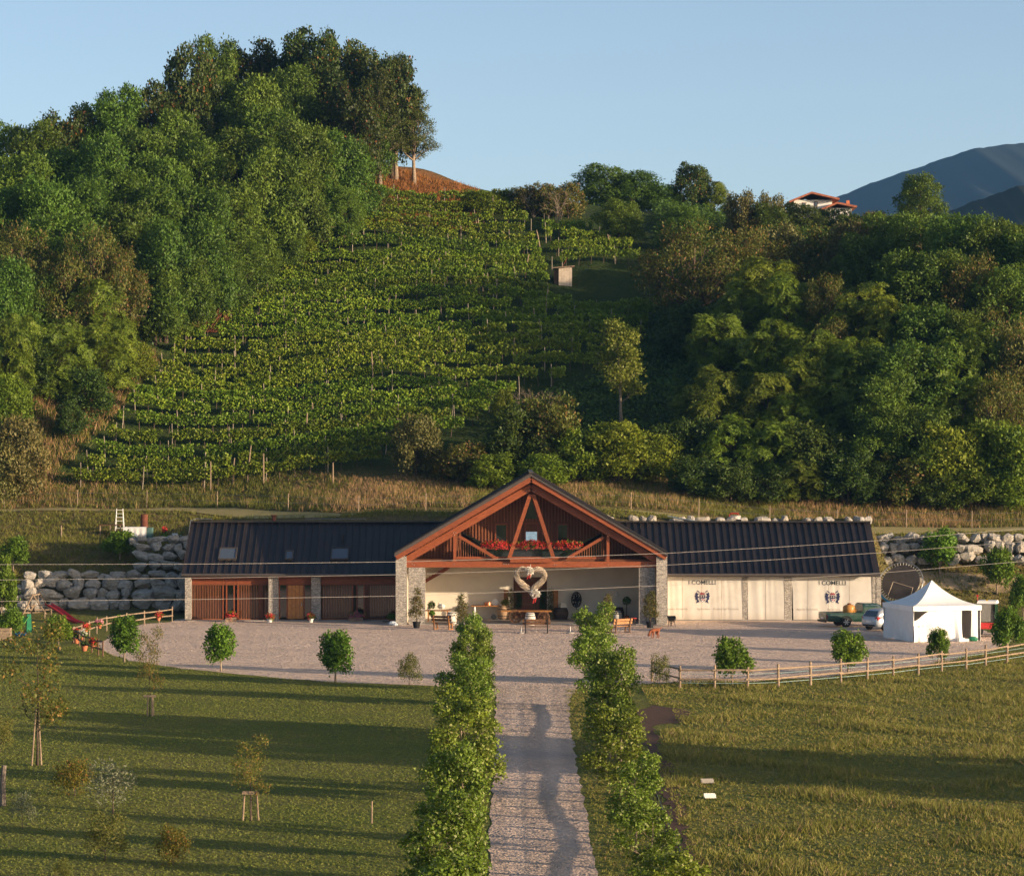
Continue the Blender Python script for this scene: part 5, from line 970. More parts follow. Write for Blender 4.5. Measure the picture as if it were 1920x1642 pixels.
boulder_wall('long shaded grey boulder wall left of the building', c1, 5)
c2 = wall_cells(-28.3, -23.8, ((3.5, .8), (4.15, .85), (4.8, .85), (5.3, .7)), lambda x, z: 210.4 + .75 * (z - 3.2), 6, .72)
boulder_wall('upper boulder wall stepping up beside the left roof edge', c2, 7)
c3 = wall_cells(-38.6, -35.6, ((.6, .8), (1.3, .85), (2.0, .8)), lambda x, z: 204.5 + .7 * z + (x + 38) * .9, 8, .6)
boulder_wall('sunlit pale boulders at the left end of the long wall', c3, 9)
c4 = [c for k, c in enumerate(wall_cells(6.5, 26.5, ((6.72, .8),), lambda x, z: 213.2, 10, .75)) if k % 4 != 1]; boulder_wall('pale boulders showing above the right roof ridge', c4, 11)
c5 = wall_cells(27, 42, ((3.9, .85), (4.7, .9), (5.4, .8)), lambda x, z: 212.9 + .8 * (z - 3.6), 12, .78); boulder_wall('boulder wall on the bank at the right picture edge', c5, 13)
c6 = [(x, float(d), float(zg(x, d)) + .1, s, s * .8) for x, d, s in ((27.3, 211.5, .5), (28.2, 211, .6), (28.9, 210.4, .5), (29.6, 210.9, .55), (27.5, 213.5, .5), (28.6, 213.3, .45), (29.6, 212.9, .5), (30.2, 211.6, .45))]; boulder_wall('loose boulders on the bank behind the trampoline', c6, 14)

# ------------------------------------------------------------------ things before and in the portico
FZ = .05
def staves(r, h, bul=1.18): return [(r * .9, 0)] + [(r * (.9 + (bul - .9) * math.sin(math.pi * t)), h * t) for t in np.linspace(.05, .95, 9)] + [(r * .9, h), (r * .82, h - .03)]
def barrel(px, base, r, h, mat, label, lying=False, z0=FZ, d=None):
    d = d or F * (H - z0) / (base - HY); x = pxX(px, d); t = thing('barrel', (x, d, z0), label, 'barrel', 'wooden barrels'); mb = MB(); mb.smooth = True; mb.lathe((x, d, z0), staves(r, h), 18).build('body', mat, t)
    for f in (.08, .26, .74, .92):
        rr = r * (.9 + .28 * math.sin(math.pi * f)) + .008; MB().lathe((x, d, z0 + h * f - .025), [(rr - .02, 0), (rr, .0), (rr, .05), (rr - .02, .05)], 18).build('hoop', m_darkmetal, t)
    return (x, d, z0 + h)
m_barrel = M('oak_barrel', (.46, .31, .18), .7, (.32, .2, .11), 5, .1); m_barreld = M('dark_barrel', (.1, .06, .04), .7); m_barrelw = M('pale_barrel', (.6, .56, .5), .8, (.48, .44, .38))
barrel(994, 0, .31, .86, m_barrelw, 'pale barrel in the middle behind the front bench', d=197.6, z0=0.0); bt = barrel(944.6, 0, .4, 1.0, m_barrel, 'light oak barrel beside the long table', d=203.0)
db = barrel(1052, 0, .45, .82, m_barreld, 'dark barrel with a box on it right of the doors', d=203.2); barrel(847, 0, .3, .9, m_barrelw, 'pale barrel at the left table', d=197.6, z0=0); barrel(1157, 0, .3, .75, m_barrelw, 'pale barrel by the right stone pillar', d=200.5); barrel(1159, 0, .36, .85, m_barreld, 'dark barrel against the wall in the right corner', d=203.2)
tag(MB().box((db[0] + .15, db[1], db[2] + .14), (.42, .3, .26), .2).box((db[0] + .12, db[1], db[2] + .3), (.3, .25, .06), .1).build('carton', m_cream), 'pale carton on top of the dark barrel', 'box')
# flower tufts
fl_red = leafmat('red_petal', (.45, .02, .03), (.62, .05, .05), .15); fl_pink = leafmat('pink_petal', (.5, .12, .2), (.65, .25, .32), .15); fl_white = leafmat('white_petal', (.6, .55, .5), (.8, .76, .7), .2)
def tuft(name, x, y, z, rx, ry, rz, mat, parent, seed, n=90, L=.09, k=5): return put(name, crown_mesh(name, mat, seed, [(0, 0, 0, rx, ry, rz)], n, k, L, L * .75, .04, .45, .3), parent, (x, y, z))
def flower_box(x, y, z, w, label, cat='flower box', mat=m_plankd, petal=fl_red, hgt=.2, seed=1, group=None, dep=.24):
    t = thing('flower_box', (x, y, z), label, cat, group); MB().box((x, y, z + hgt / 2), (w, dep, hgt)).build('box', mat, t)
    n = int(110 * w); tuft('leaves', x, y, z + hgt + .12, w * .55, .24, .22, lm_mulb, t, seed, n); tuft('flowers', x, y - .1, z + hgt + .08, w * .55, .24, .27, petal, t, seed + 1, int(n * 1.1), .085); return t
for a, b, t in ((635, 815, 'red geranium box on the balcony, left of the three'), (830, 1066, 'wide red geranium box in the middle of the balcony'), (1095, 1266, 'red geranium box on the balcony, right of the three')):
    p, q = Q(a, 545, 198.3), Q(b, 545, 198.3); flower_box((p[0] + q[0]) / 2, 198.28, p[2] - .02, q[0] - p[0], t, seed=a, group='geranium boxes on the balcony')
def planter(zx, px_base, w, label, petal, seed, mat=m_oldwood): p = G(320 + zx / 4.174, 1165.5); flower_box(p[0], p[1], 0, w, label, 'planter', mat, petal, .32, seed, dep=.4)
planter(472, 0, .75, 'wooden planter of orange-red flowers before the left screen', fl_red, 31); planter(1450, 0, 1.0, 'long wooden planter of pink flowers before the right screen', fl_pink, 33)
def pot(x, y, z, r, h, mat, petal, label, seed, leaf=lm_mulb, fr=.26):
    t = thing('flower_pot', (x, y, z), label, 'flower pot'); MB().lathe((x, y, z), [(r * .7, 0), (r, h * .85), (r * 1.1, h * .85), (r * 1.1, h), (r * .9, h - .01), (r * .85, h - .06)], 14).build('pot', mat, t)
    tuft('leaves', x, y, z + h + fr * .4, fr, fr, fr * .7, leaf, t, seed, 60, .09); 
    if petal: tuft('flowers', x, y, z + h + fr * .5, fr * 1.05, fr * 1.05, fr * .8, petal, t, seed + 1, 70, .08)
    return t
for zx, lab in ((775, 'white pot of dark red flowers left of the front door'), (1098, 'white pot of dark red flowers right of the front door')): p = G(320 + zx / 4.174, 1166.5); pot(p[0], p[1], 0, .2, .26, m_white, fl_red, lab, zx)
p = G(775, 1170)
pot(*Z2(1728, 0, 201.2)[:2], 0, .16, .22, m_terracotta, None, 'small leafy pot beside the left gable pillar', 41)
tag(MB().ball((*G(736, 1172)[:2], .14), (.28, .2, .16), 8, 5).ball((G(741, 1173)[0], G(741, 1173)[1], .1), (.2, .16, .12), 8, 5).build('plastic_bag', M('pale_plastic', (.5, .55, .6), .35, (.35, .4, .45), 9, .8, 12)), 'crumpled pale plastic sacks at the foot of the left gable pillar', 'bag')
tag(MB().box((*G(728, 1166)[:2], .05), (.8, .3, .05), .2).build('doormat', M('doormat', (.2, .1, .06), .9)), 'brown mat near the left gable pillar', 'mat')
def potted(px, base, h, w, label):
    p = G(px, base); t = thing('potted_plant', p, label, 'plant'); MB().lathe(p, [(.2, 0), (.27, .38), (.3, .38), (.3, .44), (.25, .43)], 14).build('pot', m_black, t); cm, tm, h0, w0 = SPEC['potplant'][0]
    for nm_, me_ in (('stems', tm), ('crown', cm)): o = put(nm_, me_, t, p + (0, 0, .2), (0, 0, px), (w / w0, w / w0, (h - .2) / h0))
potted(781, 1177, 2.65, 1.0, 'tall potted shrub before the left gable pillar'); potted(1219, 1177, 2.45, 1.15, 'tall potted shrub before the right gable pillar'); potted(866, 1184, 2.5, .95, 'tall dark potted shrub left of the avenue'); potted(1138, 1186, 2.5, .9, 'tall reddish potted shrub behind the right avenue row')
# tables
def table(x0, x1, y, z, dep, mat, label, carved=False):
    t = thing('table', ((x0 + x1) / 2, y, FZ), label, 'table'); MB().b6(x0, x1, y - dep / 2, y + dep / 2, z - .05, z).build('tabletop', mat, t)
    for x in (x0 + .25, x1 - .25):
        for yy in (y - dep / 2 + .1, y + dep / 2 - .1):
            if carved: m_ = MB().lathe((x, yy, FZ), [(.09, 0), (.05, .12), (.04, z * .45), (.09, z * .7), (.06, z * .85), (.1, z - .105)], 8)
            else: m_ = MB().box((x, yy, (z - .05 + FZ) / 2), (.08, .08, z - .05 - FZ))
            m_.build('leg', m_white if carved else mat, t)
    return t
table(Z1(560, 0, 203.2)[0], Z1(765, 0, 203.2)[0], 203.2, float(Z1(0, 908, 203.2)[2]), .8, m_plank, 'long table with white carved legs by the lit wall', True)
table(Z1(262, 0, 201)[0], Z1(430, 0, 201)[0], 201, .83, .8, m_plank, 'wooden table with topiary balls in the left corner')
tag(MB().b6(Z1(300, 0, 200)[0], Z1(425, 0, 200)[0], 199.9, 200.2, .42, .48).b6(Z1(310, 0, 200)[0], Z1(318, 0, 200)[0], 199.95, 200.15, FZ, .42).b6(Z1(405, 0, 200)[0], Z1(413, 0, 200)[0], 199.95, 200.15, FZ, .42).build('bench_plank', m_plank), 'plain wooden bench before the corner table', 'bench')
zt = float(Z1(0, 908, 203.2)[2]); m_copper = M('copper', (.45, .17, .08), .35, metal=.7)
x = Z1(667, 0, 203)[0]; t = thing('copper_pot', (x, 203, zt), 'copper pot on the long table', 'pot'); MB().lathe((x, 203, zt), [(.2, 0), (.24, .05), (.23, .24), (.25, .25), (.21, .24)], 16).build('body', m_copper, t); MB().tube([(x - .24, 203, zt + .2), (x - .32, 203, zt + .16), (x - .24, 203, zt + .1)], .015, 5).build('handle', m_copper, t)
x = Z1(715, 0, 203)[0]; tag(MB().lathe((x, 203.2, zt + .22), [(.03, 0), (.23, .03), (.24, .05), (.05, .06)], 18, (0, -1, .25)).build('platter', m_white), 'round pale platter standing on the long table', 'plate'); x = Z1(748, 0, 203)[0]; tag(MB().lathe((x, 203.1, zt), [(.1, 0), (.14, .1), (.12, .25), (.05, .3), (.06, .33)], 14).build('jug', m_cream), 'cream jug at the right end of the long table', 'jug')
x = Z1(705, 0, 203)[0]; tag(MB().lathe((x, 202.6, FZ + .2), [(.14, -.04), (.2, -.04), (.2, .04), (.14, .04)], 14, (0, -1, .1)).build('wire_coil', m_darkmetal), 'dark coil leaning under the long table', 'coil')
t = thing('flower_basket', (bt[0] + .1, bt[1], bt[2]), 'green and yellow plant on the light oak barrel', 'plant'); tuft('leaves', bt[0] + .1, bt[1], bt[2] + .16, .24, .2, .18, lm_bush, t, 51, 60); tuft('flowers', bt[0] + .05, bt[1] - .08, bt[2] + .14, .2, .15, .15, lm_yellow, t, 52, 25)
for zx, zy, r, d, lab in ((305, 907, .23, 201, 'clipped box ball on the corner table'), (308, 960, .17, 199.5, 'clipped box ball on the bench before the corner table')):
    c = Q(zx, zy, d); tag(put('box_ball', crown_mesh('box_ball', lm_mulb, zx, [(0, 0, 0, r, r, r)], 200, 5, .06, .045, .02, .8), None, c), lab, 'topiary')
c = Q(368, 912, 201); tag(MB().ball(c + (0, 0, -.02), (.27, .2, .2), 10, 6).ball(c + (-.12, 0, .17), (.07, .06, .12), 8, 5).build('white_bag', m_white), 'white knotted bag on the corner table', 'bag'); c = Q(285, 918, 201); tag(MB().lathe((c[0] + .02, 201.2, .83), [(.1, 0), (.13, .12), (.1, .26), (.04, .3)], 12).build('jar', m_white), 'white jar at the left end of the corner table', 'jar')
tp = np.array((Q(1560, 0, 203)[0], 203., FZ)); t = thing('topiary_tree', tp, 'small standard box tree with ball crown in the right corner', 'topiary'); MB().tube([tp, tp + (0, 0, 1.1)], .025, 6).build('stem', m_bark, t); MB().lathe(tp, [(.14, 0), (.18, .28), (.15, .27)], 12).build('pot', m_terracotta, t); put('crown', crown_mesh('box_ball', lm_mulb, 77, [(0, 0, 0, .25, .25, .25)], 220, 5, .06, .045, .02, .8), t, tp + (0, 0, 1.3))
# leaning boards with dried bunches beside the doors
for a, b, lab in ((770, 800, 'narrow leaning board left of the doors'), (1085, 1120, 'tall leaning board right of the doors')):
    p0, p1 = Q(a, 0, 203.6)[0], Q(b, 0, 203.6)[0]; o = MB(); o.add([(p0, 203.3, FZ), (p1, 203.3, FZ), (p1 - .0, 203.8, 2.1), (p0, 203.8, 2.1), (p0, 203.35, FZ), (p1, 203.35, FZ), (p1, 203.85, 2.1), (p0, 203.85, 2.1)], [(0, 1, 2, 3), (7, 6, 5, 4), (4, 5, 1, 0), (6, 7, 3, 2), (5, 6, 2, 1), (7, 4, 0, 3)]); tag(o.build('leaning_board', m_plank), lab, 'board')
for a, lab in ((815, 'tall dried flower garland left of the doors'), (1070, 'tall dried flower garland right of the doors')):
    p = Q(a, 0, 203.2); tag(put('dried_garland', crown_mesh('dried_garland', lm_olive, a, [(0, 0, .35 + .36 * i, .15, .12, .3) for i in range(5)], 260, 5, .12, .035, .06, .25), None, (p[0], 203.2, FZ)), lab, 'garland')
p = Q(1237, 870, 203.4); t = thing('wicker_sculpture', (p[0], 203.4, FZ), 'oval wrought-iron ornament on a pole before the right wall', 'ornament'); MB().tube([(p[0], 203.4, FZ), (p[0], 203.4, p[2])], .025, 6).lathe((p[0], 203.4, FZ), [(.25, 0), (.25, .03), (.03, .05)], 12).build('stand', m_darkmetal, t); mb = MB(); rn = np.random.default_rng(8)
for i in range(26):
    a0, a1 = rn.uniform(0, 6.28, 2); mb.tube([(p[0] + .34 * math.cos(a0), 203.4 + rn.normal() * .04, p[2] + .52 * math.sin(a0)), (p[0] + rn.normal() * .12, 203.4 + rn.normal() * .06, p[2] + rn.normal() * .2), (p[0] + .34 * math.cos(a1), 203.4, p[2] + .52 * math.sin(a1))], .022, 4)
mb.tube([(p[0] + .35 * math.cos(a), 203.4, p[2] + .54 * math.sin(a)) for a in np.linspace(0, 6.283, 25)], .035, 5); mb.build('scrollwork', m_darkmetal, t)
# hanging heart wreath
hc = Q(943, 738, 197.5); hw = thing('heart_wreath', hc, 'large heart-shaped wicker wreath hanging from the tie beam', 'wreath'); rn = np.random.default_rng(4); mb = MB()
def heart(t): return np.array((16 * math.sin(t) ** 3, 0, 13 * math.cos(t) - 5 * math.cos(2 * t) - 2 * math.cos(3 * t) - math.cos(4 * t))) / 17.0
for i in range(230):
    t0 = rn.uniform(0, 6.28); ln = rn.uniform(.6, 1.6); ph, tw = rn.uniform(0, 6.28), rn.uniform(2, 6); r = rn.uniform(.04, .25); pts = []
    for s in np.linspace(0, ln, 8):
        c = heart(t0 + s) * np.array((1.02, 1, .95)); o = unit(c + 1e-3); a = ph + tw * s; pts.append(hc + c + (o * math.cos(a) + np.array((0, 1, 0)) * math.sin(a)) * r)
    mb.tube(pts, .017, 4)
mb.build('twigs', m_straw, hw); MB().tube([hc + (0, 0, .4), hc + (0, .3, 1.0)], .01, 4).build('cord', m_white, hw)
for zx, zy, r, tl in ((935, 690, .2, 735), (972, 838, .24, 890)):
    c = Q(zx, zy, 197.2); tuft('bouquet', c[0], c[1], c[2], r, .2, r, fl_white, hw, zx, 80, .12); b = Q(zx - 2, tl, 197.15); MB().tube([c, (c + b) / 2 + (.05, 0, 0), b], [.03, .05, .02], 4).tube([c, b + (-.14, 0, -.05)], [.02, .03], 4).build('ribbon', m_red, hw)
# wooden cart
cd = 199.4; cx0, cx1 = Q(752, 0, cd)[0], Q(1078, 0, cd)[0]; ct = thing('wooden_cart', ((cx0 + cx1) / 2, cd, FZ), 'old wooden cart with spoked wheels and a plank bed', 'cart'); zc_ = float(Q(0, 940, cd)[2])
for k in range(4): MB().b6(cx0 + .03 * k, cx1 - .02 * k, cd - .62 + k * .31, cd - .33 + k * .31, zc_ - .06, zc_).build('plank', m_plank, ct)
wme = MB(); wme.smooth = False; R_ = .42
for i in range(20):
    a0, a1 = 2 * math.pi * i / 20, 2 * math.pi * (i + 1) / 20; wme.beam((R_ * math.cos(a0), 0, R_ * math.sin(a0)), (R_ * math.cos(a1), 0, R_ * math.sin(a1)), .07, .06, (0, 1, 0))
for i in range(10): a = 2 * math.pi * i / 10; wme.beam((.05 * math.cos(a), 0, .05 * math.sin(a)), (R_ * math.cos(a), 0, R_ * math.sin(a)), .035, .035, (0, 1, 0))
wme.lathe((0, .09, 0), [(.05, 0), (.08, .03), (.08, .15), (.05, .18)], 10, (0, -1, 0)); wme = wme.mesh('wheel', m_plankd)
for zx, s in ((845, 1), (1027, .92)):
    x = Q(zx, 0, cd)[0]; MB().tube([(x, cd - .7, FZ + R_ * s), (x, cd + .7, FZ + R_ * s)], .04, 6).build('axle', m_plankd, ct); MB().b6(x - .06, x + .06, cd - .5, cd + .5, FZ + R_ * s, zc_ - .06).build('bolster', m_plankd, ct)
    for y in (-.62, .62): put('wheel', wme, ct, (x, cd + y, FZ + R_ * s + .02), (0, rngT.uniform(0, 1), 0), s)
# benches
def bench(px, base, w, rz, label, mat, back_to_us=True, legm=m_plankd):
    p = G(px, base); t = thing('park_bench', p, label, 'bench', None, rz)
    def add(mb, n, m): return mb.build(n, m, t, world=False)
    for i in range(3): add(MB().box((0, .02 + .14 * i, .44), (w, .12, .035)), 'seat_slat', mat)
    for i in range(2):
        z = .6 + .2 * i; mb = MB(); y = -.1 - .05 * i; mb.box((0, y, z + .06), (w, .035, .16)); add(mb, 'back_slat', mat)
    for x in (-w / 2 + .2, w / 2 - .2):
        mb = MB(); mb.beam((x, -.05, .02), (x, -.19, .95), .07, .07, (1, 0, 0)); mb.box((x, .15, .4), (.06, .46, .05)); mb.beam((x, .38, .0), (x, .3, .42), .07, .07, (1, 0, 0)); mb.box((x, .12, .02), (.09, .62, .05)); add(mb, 'leg_frame', legm)
bench(1006, 1187, 1.85, 0, 'dark wooden bench seen from behind on the gravel centre', m_plankd, legm=m_darkmetal); bench(829, 1180, 1.55, math.radians(-28), 'dark-backed wooden bench by the left avenue shrub', m_plankd, legm=m_plank); bench(1166, 1186, 1.6, math.radians(38), 'orange wooden bench right of the avenue', m_plank)
for px, lab in ((977, 'left concrete parasol foot beside the central bench'), (1069, 'right concrete parasol foot beside the avenue')):
    p = G(px, 1187); t = thing('parasol_base', p, lab, 'parasol base', 'parasol feet'); MB().lathe(p, [(.24, 0), (.24, .07), (.18, .09)], 16).build('foot', m_concrete, t); MB().lathe(p, [(.035, .085), (.035, .45)], 10).build('tube', m_metal, t)
p = G(1188, 1172); t = thing('stool', p + (0, 0, FZ), 'small red stool beside the right pillar', 'stool'); MB().lathe(p + (0, 0, FZ), [(.2, .42), (.21, .44), (.2, .47)], 14).build('seat', m_red, t)
for a in (0.7, 2.3, 3.9, 5.4): MB().tube([p + (.17 * math.cos(a), .17 * math.sin(a), FZ), p + (.12 * math.cos(a), .12 * math.sin(a), FZ + .43)], .02, 5).build('leg', m_plankd, t)
p = G(1259, 1174); t = thing('wheelbarrow', p, 'black wheelbarrow standing by the right gable pillar', 'wheelbarrow'); mb = MB(); mb.add([p + v for v in ((-.3, -.25, .62), (.3, -.25, .62), (.3, .5, .7), (-.3, .5, .7), (-.16, -.1, .34), (.16, -.1, .34), (.16, .3, .34), (-.16, .3, .34))], [(4, 5, 6, 7), (0, 1, 5, 4), (1, 2, 6, 5), (2, 3, 7, 6), (3, 0, 4, 7)]); mb.build('tray', m_black, t); MB().lathe(p + (0, .5, .2), [(.05, -.04), (.2, -.03), (.2, .03), (.05, .04)], 16, (1, 0, 0)).build('wheel', m_rubber, t)
for sx in (-1, 1): MB().tube([p + (sx * .28, -.7, .6), p + (sx * .2, -.1, .33), p + (sx * .06, .5, .2)], .02, 5).build('handle', m_darkmetal, t); MB().tube([p + (sx * .2, -.15, .34), p + (sx * .24, -.25, 0)], .02, 5).build('leg', m_darkmetal, t)
# dog, nose to the ground
dp = G(1231, 1196); dv = [(0, .1, .56), (0, -.12, .56), (0, -.3, .54), (0, -.42, .5), (0, -.53, .36), (0, -.58, .22), (0, -.64, .13), (0, .24, .6), (0, .38, .68), (0, .5, .66)]; dr_ = [.13, .12, .13, .1, .075, .085, .045, .035, .02, .012]; de = [(0, 1), (1, 2), (2, 3), (3, 4), (4, 5), (5, 6), (0, 7), (7, 8), (8, 9)]
def dleg(root, pts, rs):
    last = root
    for q, r in zip(pts, rs): dv.append(q); dr_.append(r); de.append((last, len(dv) - 1)); last = len(dv) - 1
for sx in (-1, 1):
    dleg(2, [(sx * .09, -.28, .42), (sx * .1, -.26, .24), (sx * .1, -.3, .06), (sx * .1, -.35, .025)], [.06, .042, .03, .032]); dleg(0, [(sx * .09, .1, .44), (sx * .1, .02, .3), (sx * .1, .14, .18), (sx * .1, .11, .05), (sx * .1, .05, .025)], [.085, .06, .035, .028, .032]); dleg(5, [(sx * .08, -.54, .22), (sx * .11, -.53, .13)], [.025, .02])
me = bpy.data.meshes.new('dog'); me.from_pydata(dv, de, []); dog = put('dog', me, None, dp, (0, 0, math.radians(-62))); sk = dog.modifiers.new('skin', 'SKIN'); 
for v, r in zip(me.skin_vertices[0].data, dr_): v.radius = (r, r)
me.skin_vertices[0].data[0].use_root = True; sk.use_smooth_shade = True; ss = dog.modifiers.new('sub', 'SUBSURF'); ss.levels = 2; ss.render_levels = 2; me.materials.append(M('dog_fur', (.2, .065, .028), .8, (.2, .055, .02), 12)); tag(dog, 'russet short-haired dog sniffing the gravel', 'dog')

# ------------------------------------------------------------------ vehicles
def wheel_mesh(r, w, rim_mat):
    mb = MB(); mb.mi = 0; mb.smooth = True; mb.lathe((0, 0, 0), [(r * .62, -w / 2), (r * .93, -w / 2), (r, -w / 3), (r, w / 3), (r * .93, w / 2), (r * .62, w / 2)], 24, (0, 1, 0)); ty = mb.mesh('tyre', m_rubber)
    mb = MB(); mb.lathe((0, 0, 0), [(r * .62, -w / 2 + .03), (r * .63, -w / 2 + .0), (r * .63, w / 2), (r * .62, w / 2 - .03)], 20, (0, 1, 0))
    for i in range(6): a = i * math.pi / 3; mb.beam((0, -w / 2 - .005, 0), (r * .6 * math.cos(a), -w / 2 - .005, r * .6 * math.sin(a)), .07, .03, (0, 1, 0))
    mb.lathe((0, 0, 0), [(.06, -w / 2 - .03), (.07, w / 2)], 12, (0, 1, 0)); return ty, mb.mesh('rim', rim_mat)
def loft(mb, secs, cap=True):
    n = len(secs[0]); vs = [p for s in secs for p in s]; fs = []
    for i in range(len(secs) - 1):
        for j in range(n - 1): fs.append((i * n + j, i * n + j + 1, (i + 1) * n + j + 1, (i + 1) * n + j))
        fs.append((i * n + n - 1, i * n, (i + 1) * n, (i + 1) * n + n - 1))
    if cap: fs.append(tuple(range(n - 1, -1, -1))); fs.append(tuple((len(secs) - 1) * n + j for j in range(n)))
    return mb.add(vs, fs)
def ringsec(x, hw, z0, z1, tum=.92, low=.93):   # rounded body cross-section at x
    return [(x, -hw * low, z0), (x, -hw, z0 + (z1 - z0) * .3), (x, -hw * .99, z0 + (z1 - z0) * .65), (x, -hw * tum, z1 - .04), (x, -hw * tum * .85, z1), (x, hw * tum * .85, z1), (x, hw * tum, z1 - .04), (x, hw * .99, z0 + (z1 - z0) * .65), (x, hw, z0 + (z1 - z0) * .3), (x, hw * low, z0)]
def paint(name, c, rough=.3):
    m, ns, ls, bs = nodes(name); bs.inputs['Base Color'].default_value = rgb(c); bs.inputs['Roughness'].default_value = rough; bs.inputs['Metallic'].default_value = .25; bs.inputs['Coat Weight'].default_value = .6; bs.inputs['Coat Roughness'].default_value = .1
    pos = N(ns, 'ShaderNodeNewGeometry').outputs['Position']; c2 = mixc(ns, ls, ramp(ns, ls, noise(ns, ls, 3, pos, 5), .45, .8), c, tuple(.6 * x + .06 for x in c)); ls.new(c2, bs.inputs['Base Color']); return m
m_gpaint = paint('dark_green_paint', (.012, .05, .032)); m_spaint = paint('silver_paint', (.5, .52, .54), .35)
# green pickup; x forward
pk = G(1585, 1175.5); t = thing('pickup_truck', (pk[0] + .1, pk[1] + .75, 0), 'dark green pickup with an amber tank in its bed', 'pickup', None, math.radians(14))
def add(mb, n, m, par=t): return mb.build(n, m, par, world=False)
mb = MB(); loft(mb, [ringsec(x, w, z0, z1, .97) for x, w, z0, z1 in ((-1.6, .8, .42, .92), (-1.4, .83, .38, .94), (.95, .84, .36, .95), (2.6, .84, .36, .98), (3.3, .8, .38, .93), (3.55, .72, .44, .85))]); body = add(mb, 'body', m_gpaint)
mb = MB(); loft(mb, [ringsec(x, w, .9, z1, .86, 1.0) for x, w, z1 in ((.98, .79, 1.55), (1.1, .8, 1.6), (2.0, .8, 1.6), (2.2, .79, 1.53), (2.75, .77, 1.0))]); cab = add(mb, 'cab', m_gpaint)
for s in (-1, 1):
    for x0, x1, zt in ((1.15, 1.45, 1.5), (1.55, 2.42, 1.5)):
        mb = MB(); top = .73; mb.add([(x0, s * .815, 1.02), (x1, s * .815, 1.02), (x1 - (.28 if x1 > 2 else 0), s * .735, zt), (x0, s * .735, zt)], [(0, 1, 2, 3)]); add(mb, 'side_window', m_glass, cab)
    mb = MB(); mb.box((1.5, s * .85, .68), (.012, .01, .5)); mb.box((2.55, s * .85, .68), (.012, .01, .5)); mb.box((1.65, s * .855, .88), (.14, .02, .03)); add(mb, 'door_seam', m_black, cab)
    add(MB().box((-1.62, s * .7, .74), (.04, .12, .24)), 'tail_light', m_red); add(MB().box((2.2, s * .93, 1.08), (.1, .14, .16)), 'mirror', m_black)
    for x in (-.25, 2.55):
        mb = MB(); mb.tube([(x + .42 * math.cos(a), s * .85, .34 + .42 * math.sin(a)) for a in np.linspace(.15, 2.99, 9)], .04, 5); add(mb, 'wheel_arch', m_black)
add(MB().box((1.02, 0, 1.28), (.02, 1.2, .4)), 'rear_window', m_glassd, cab); mb = MB(); mb.add([(2.24, -.66, 1.5), (2.24, .66, 1.5), (2.76, .72, 1.02), (2.76, -.72, 1.02)], [(0, 1, 2, 3)]); add(mb, 'windscreen', m_glassd, cab)
mb = MB(); mb.b6(-1.65, .95, -.84, -.78, .94, 1.0); mb.b6(-1.65, .95, .78, .84, .94, 1.0); mb.b6(-1.67, -1.59, -.78, .78, .945, 1.005); mb.b6(.9, .96, -.8, .8, .95, 1.05); mb.b6(-1.69, -1.61, -.74, .74, .56, .92); add(mb, 'bed_rail', m_gpaint, body)
add(MB().box((-1.71, 0, .42), (.12, 1.5, .14)), 'bumper', m_darkmetal, body); add(MB().box((-1.7, 0, .62), (.012, .5, .11)), 'number_plate', m_white, body)
ty, rm = wheel_mesh(.35, .22, M('worn_rim', (.5, .5, .48), .5, metal=.3))
for x in (-.25, 2.55):
    for s in (-1, 1): o = put('wheel', ty, t); o.location = (x, s * .74, .35); o.rotation_euler = (0, 0, 0 if s < 0 else math.pi); put('rim', rm, o)
tk = thing('water_tank', (0, 0, 0), 'amber plastic tank standing in the bed of the green pickup', 'tank'); mw = Matrix.Translation(t.location) @ Matrix.Rotation(math.radians(14), 4, 'Z'); v_ = mw @ Vector((.25, -.05, .62)); tk.location = v_; ROOT[tk.name] = np.array(v_); m_amber = M('amber_plastic', (.5, .24, .06), .4, (.42, .19, .045))
mb = MB(); mb.smooth = True; mb.lathe((0, 0, 0), [(.4, 0), (.44, .04), (.44, .3), (.42, .33), (.44, .36), (.44, .68), (.4, .78), (.25, .86), (.14, .89)], 20); mb.build('body', m_amber, tk, False); MB().lathe((0, 0, .88), [(.14, 0), (.14, .08), (.05, .1)], 14).build('lid', m_rust, tk, False); MB().tube([(.3, -.36, .65), (.42, -.42, .5), (.36, -.38, .35)], .03, 6).build('handle', m_amber, tk, False)
# silver hatchback; x forward
ck = G(1648, 1183); t = thing('hatchback_car', (ck[0] - .05, ck[1] + .75, 0), 'silver hatchback parked between the pickup and the white tent', 'car', None, math.radians(36)); 
mb = MB(); mb.smooth = True; loft(mb, [ringsec(x, w, z0, z1, .93) for x, w, z0, z1 in ((-.72, .62, .42, .72), (-.68, .74, .34, .9), (-.45, .82, .27, .97), (.3, .84, .25, .96), (1.6, .84, .25, .94), (2.5, .82, .25, .88), (3.05, .74, .28, .75), (3.25, .58, .36, .6))]); body = mb.build('body', m_spaint, t, False)
mb = MB(); mb.smooth = True; loft(mb, [ringsec(x, w, .9, z1, .84, 1.0) for x, w, z1 in ((-.62, .74, .95), (-.42, .76, 1.28), (-.1, .77, 1.43), (.5, .77, 1.48), (1.15, .76, 1.46), (1.6, .75, 1.3), (2.2, .74, .92))]); gh = mb.build('greenhouse', m_spaint, t, False)
mb = MB(); mb.add([(-.665, -.6, .98), (-.665, .6, .98), (-.38, .55, 1.34), (-.38, -.55, 1.34)], [(0, 1, 2, 3)]); mb.build('rear_window', m_glassd, gh, False); mb = MB(); mb.add([(2.2, -.62, .95), (2.2, .62, .95), (1.55, .58, 1.38), (1.55, -.58, 1.38)], [(0, 1, 2, 3)]); mb.build('windscreen', m_glassd, gh, False)
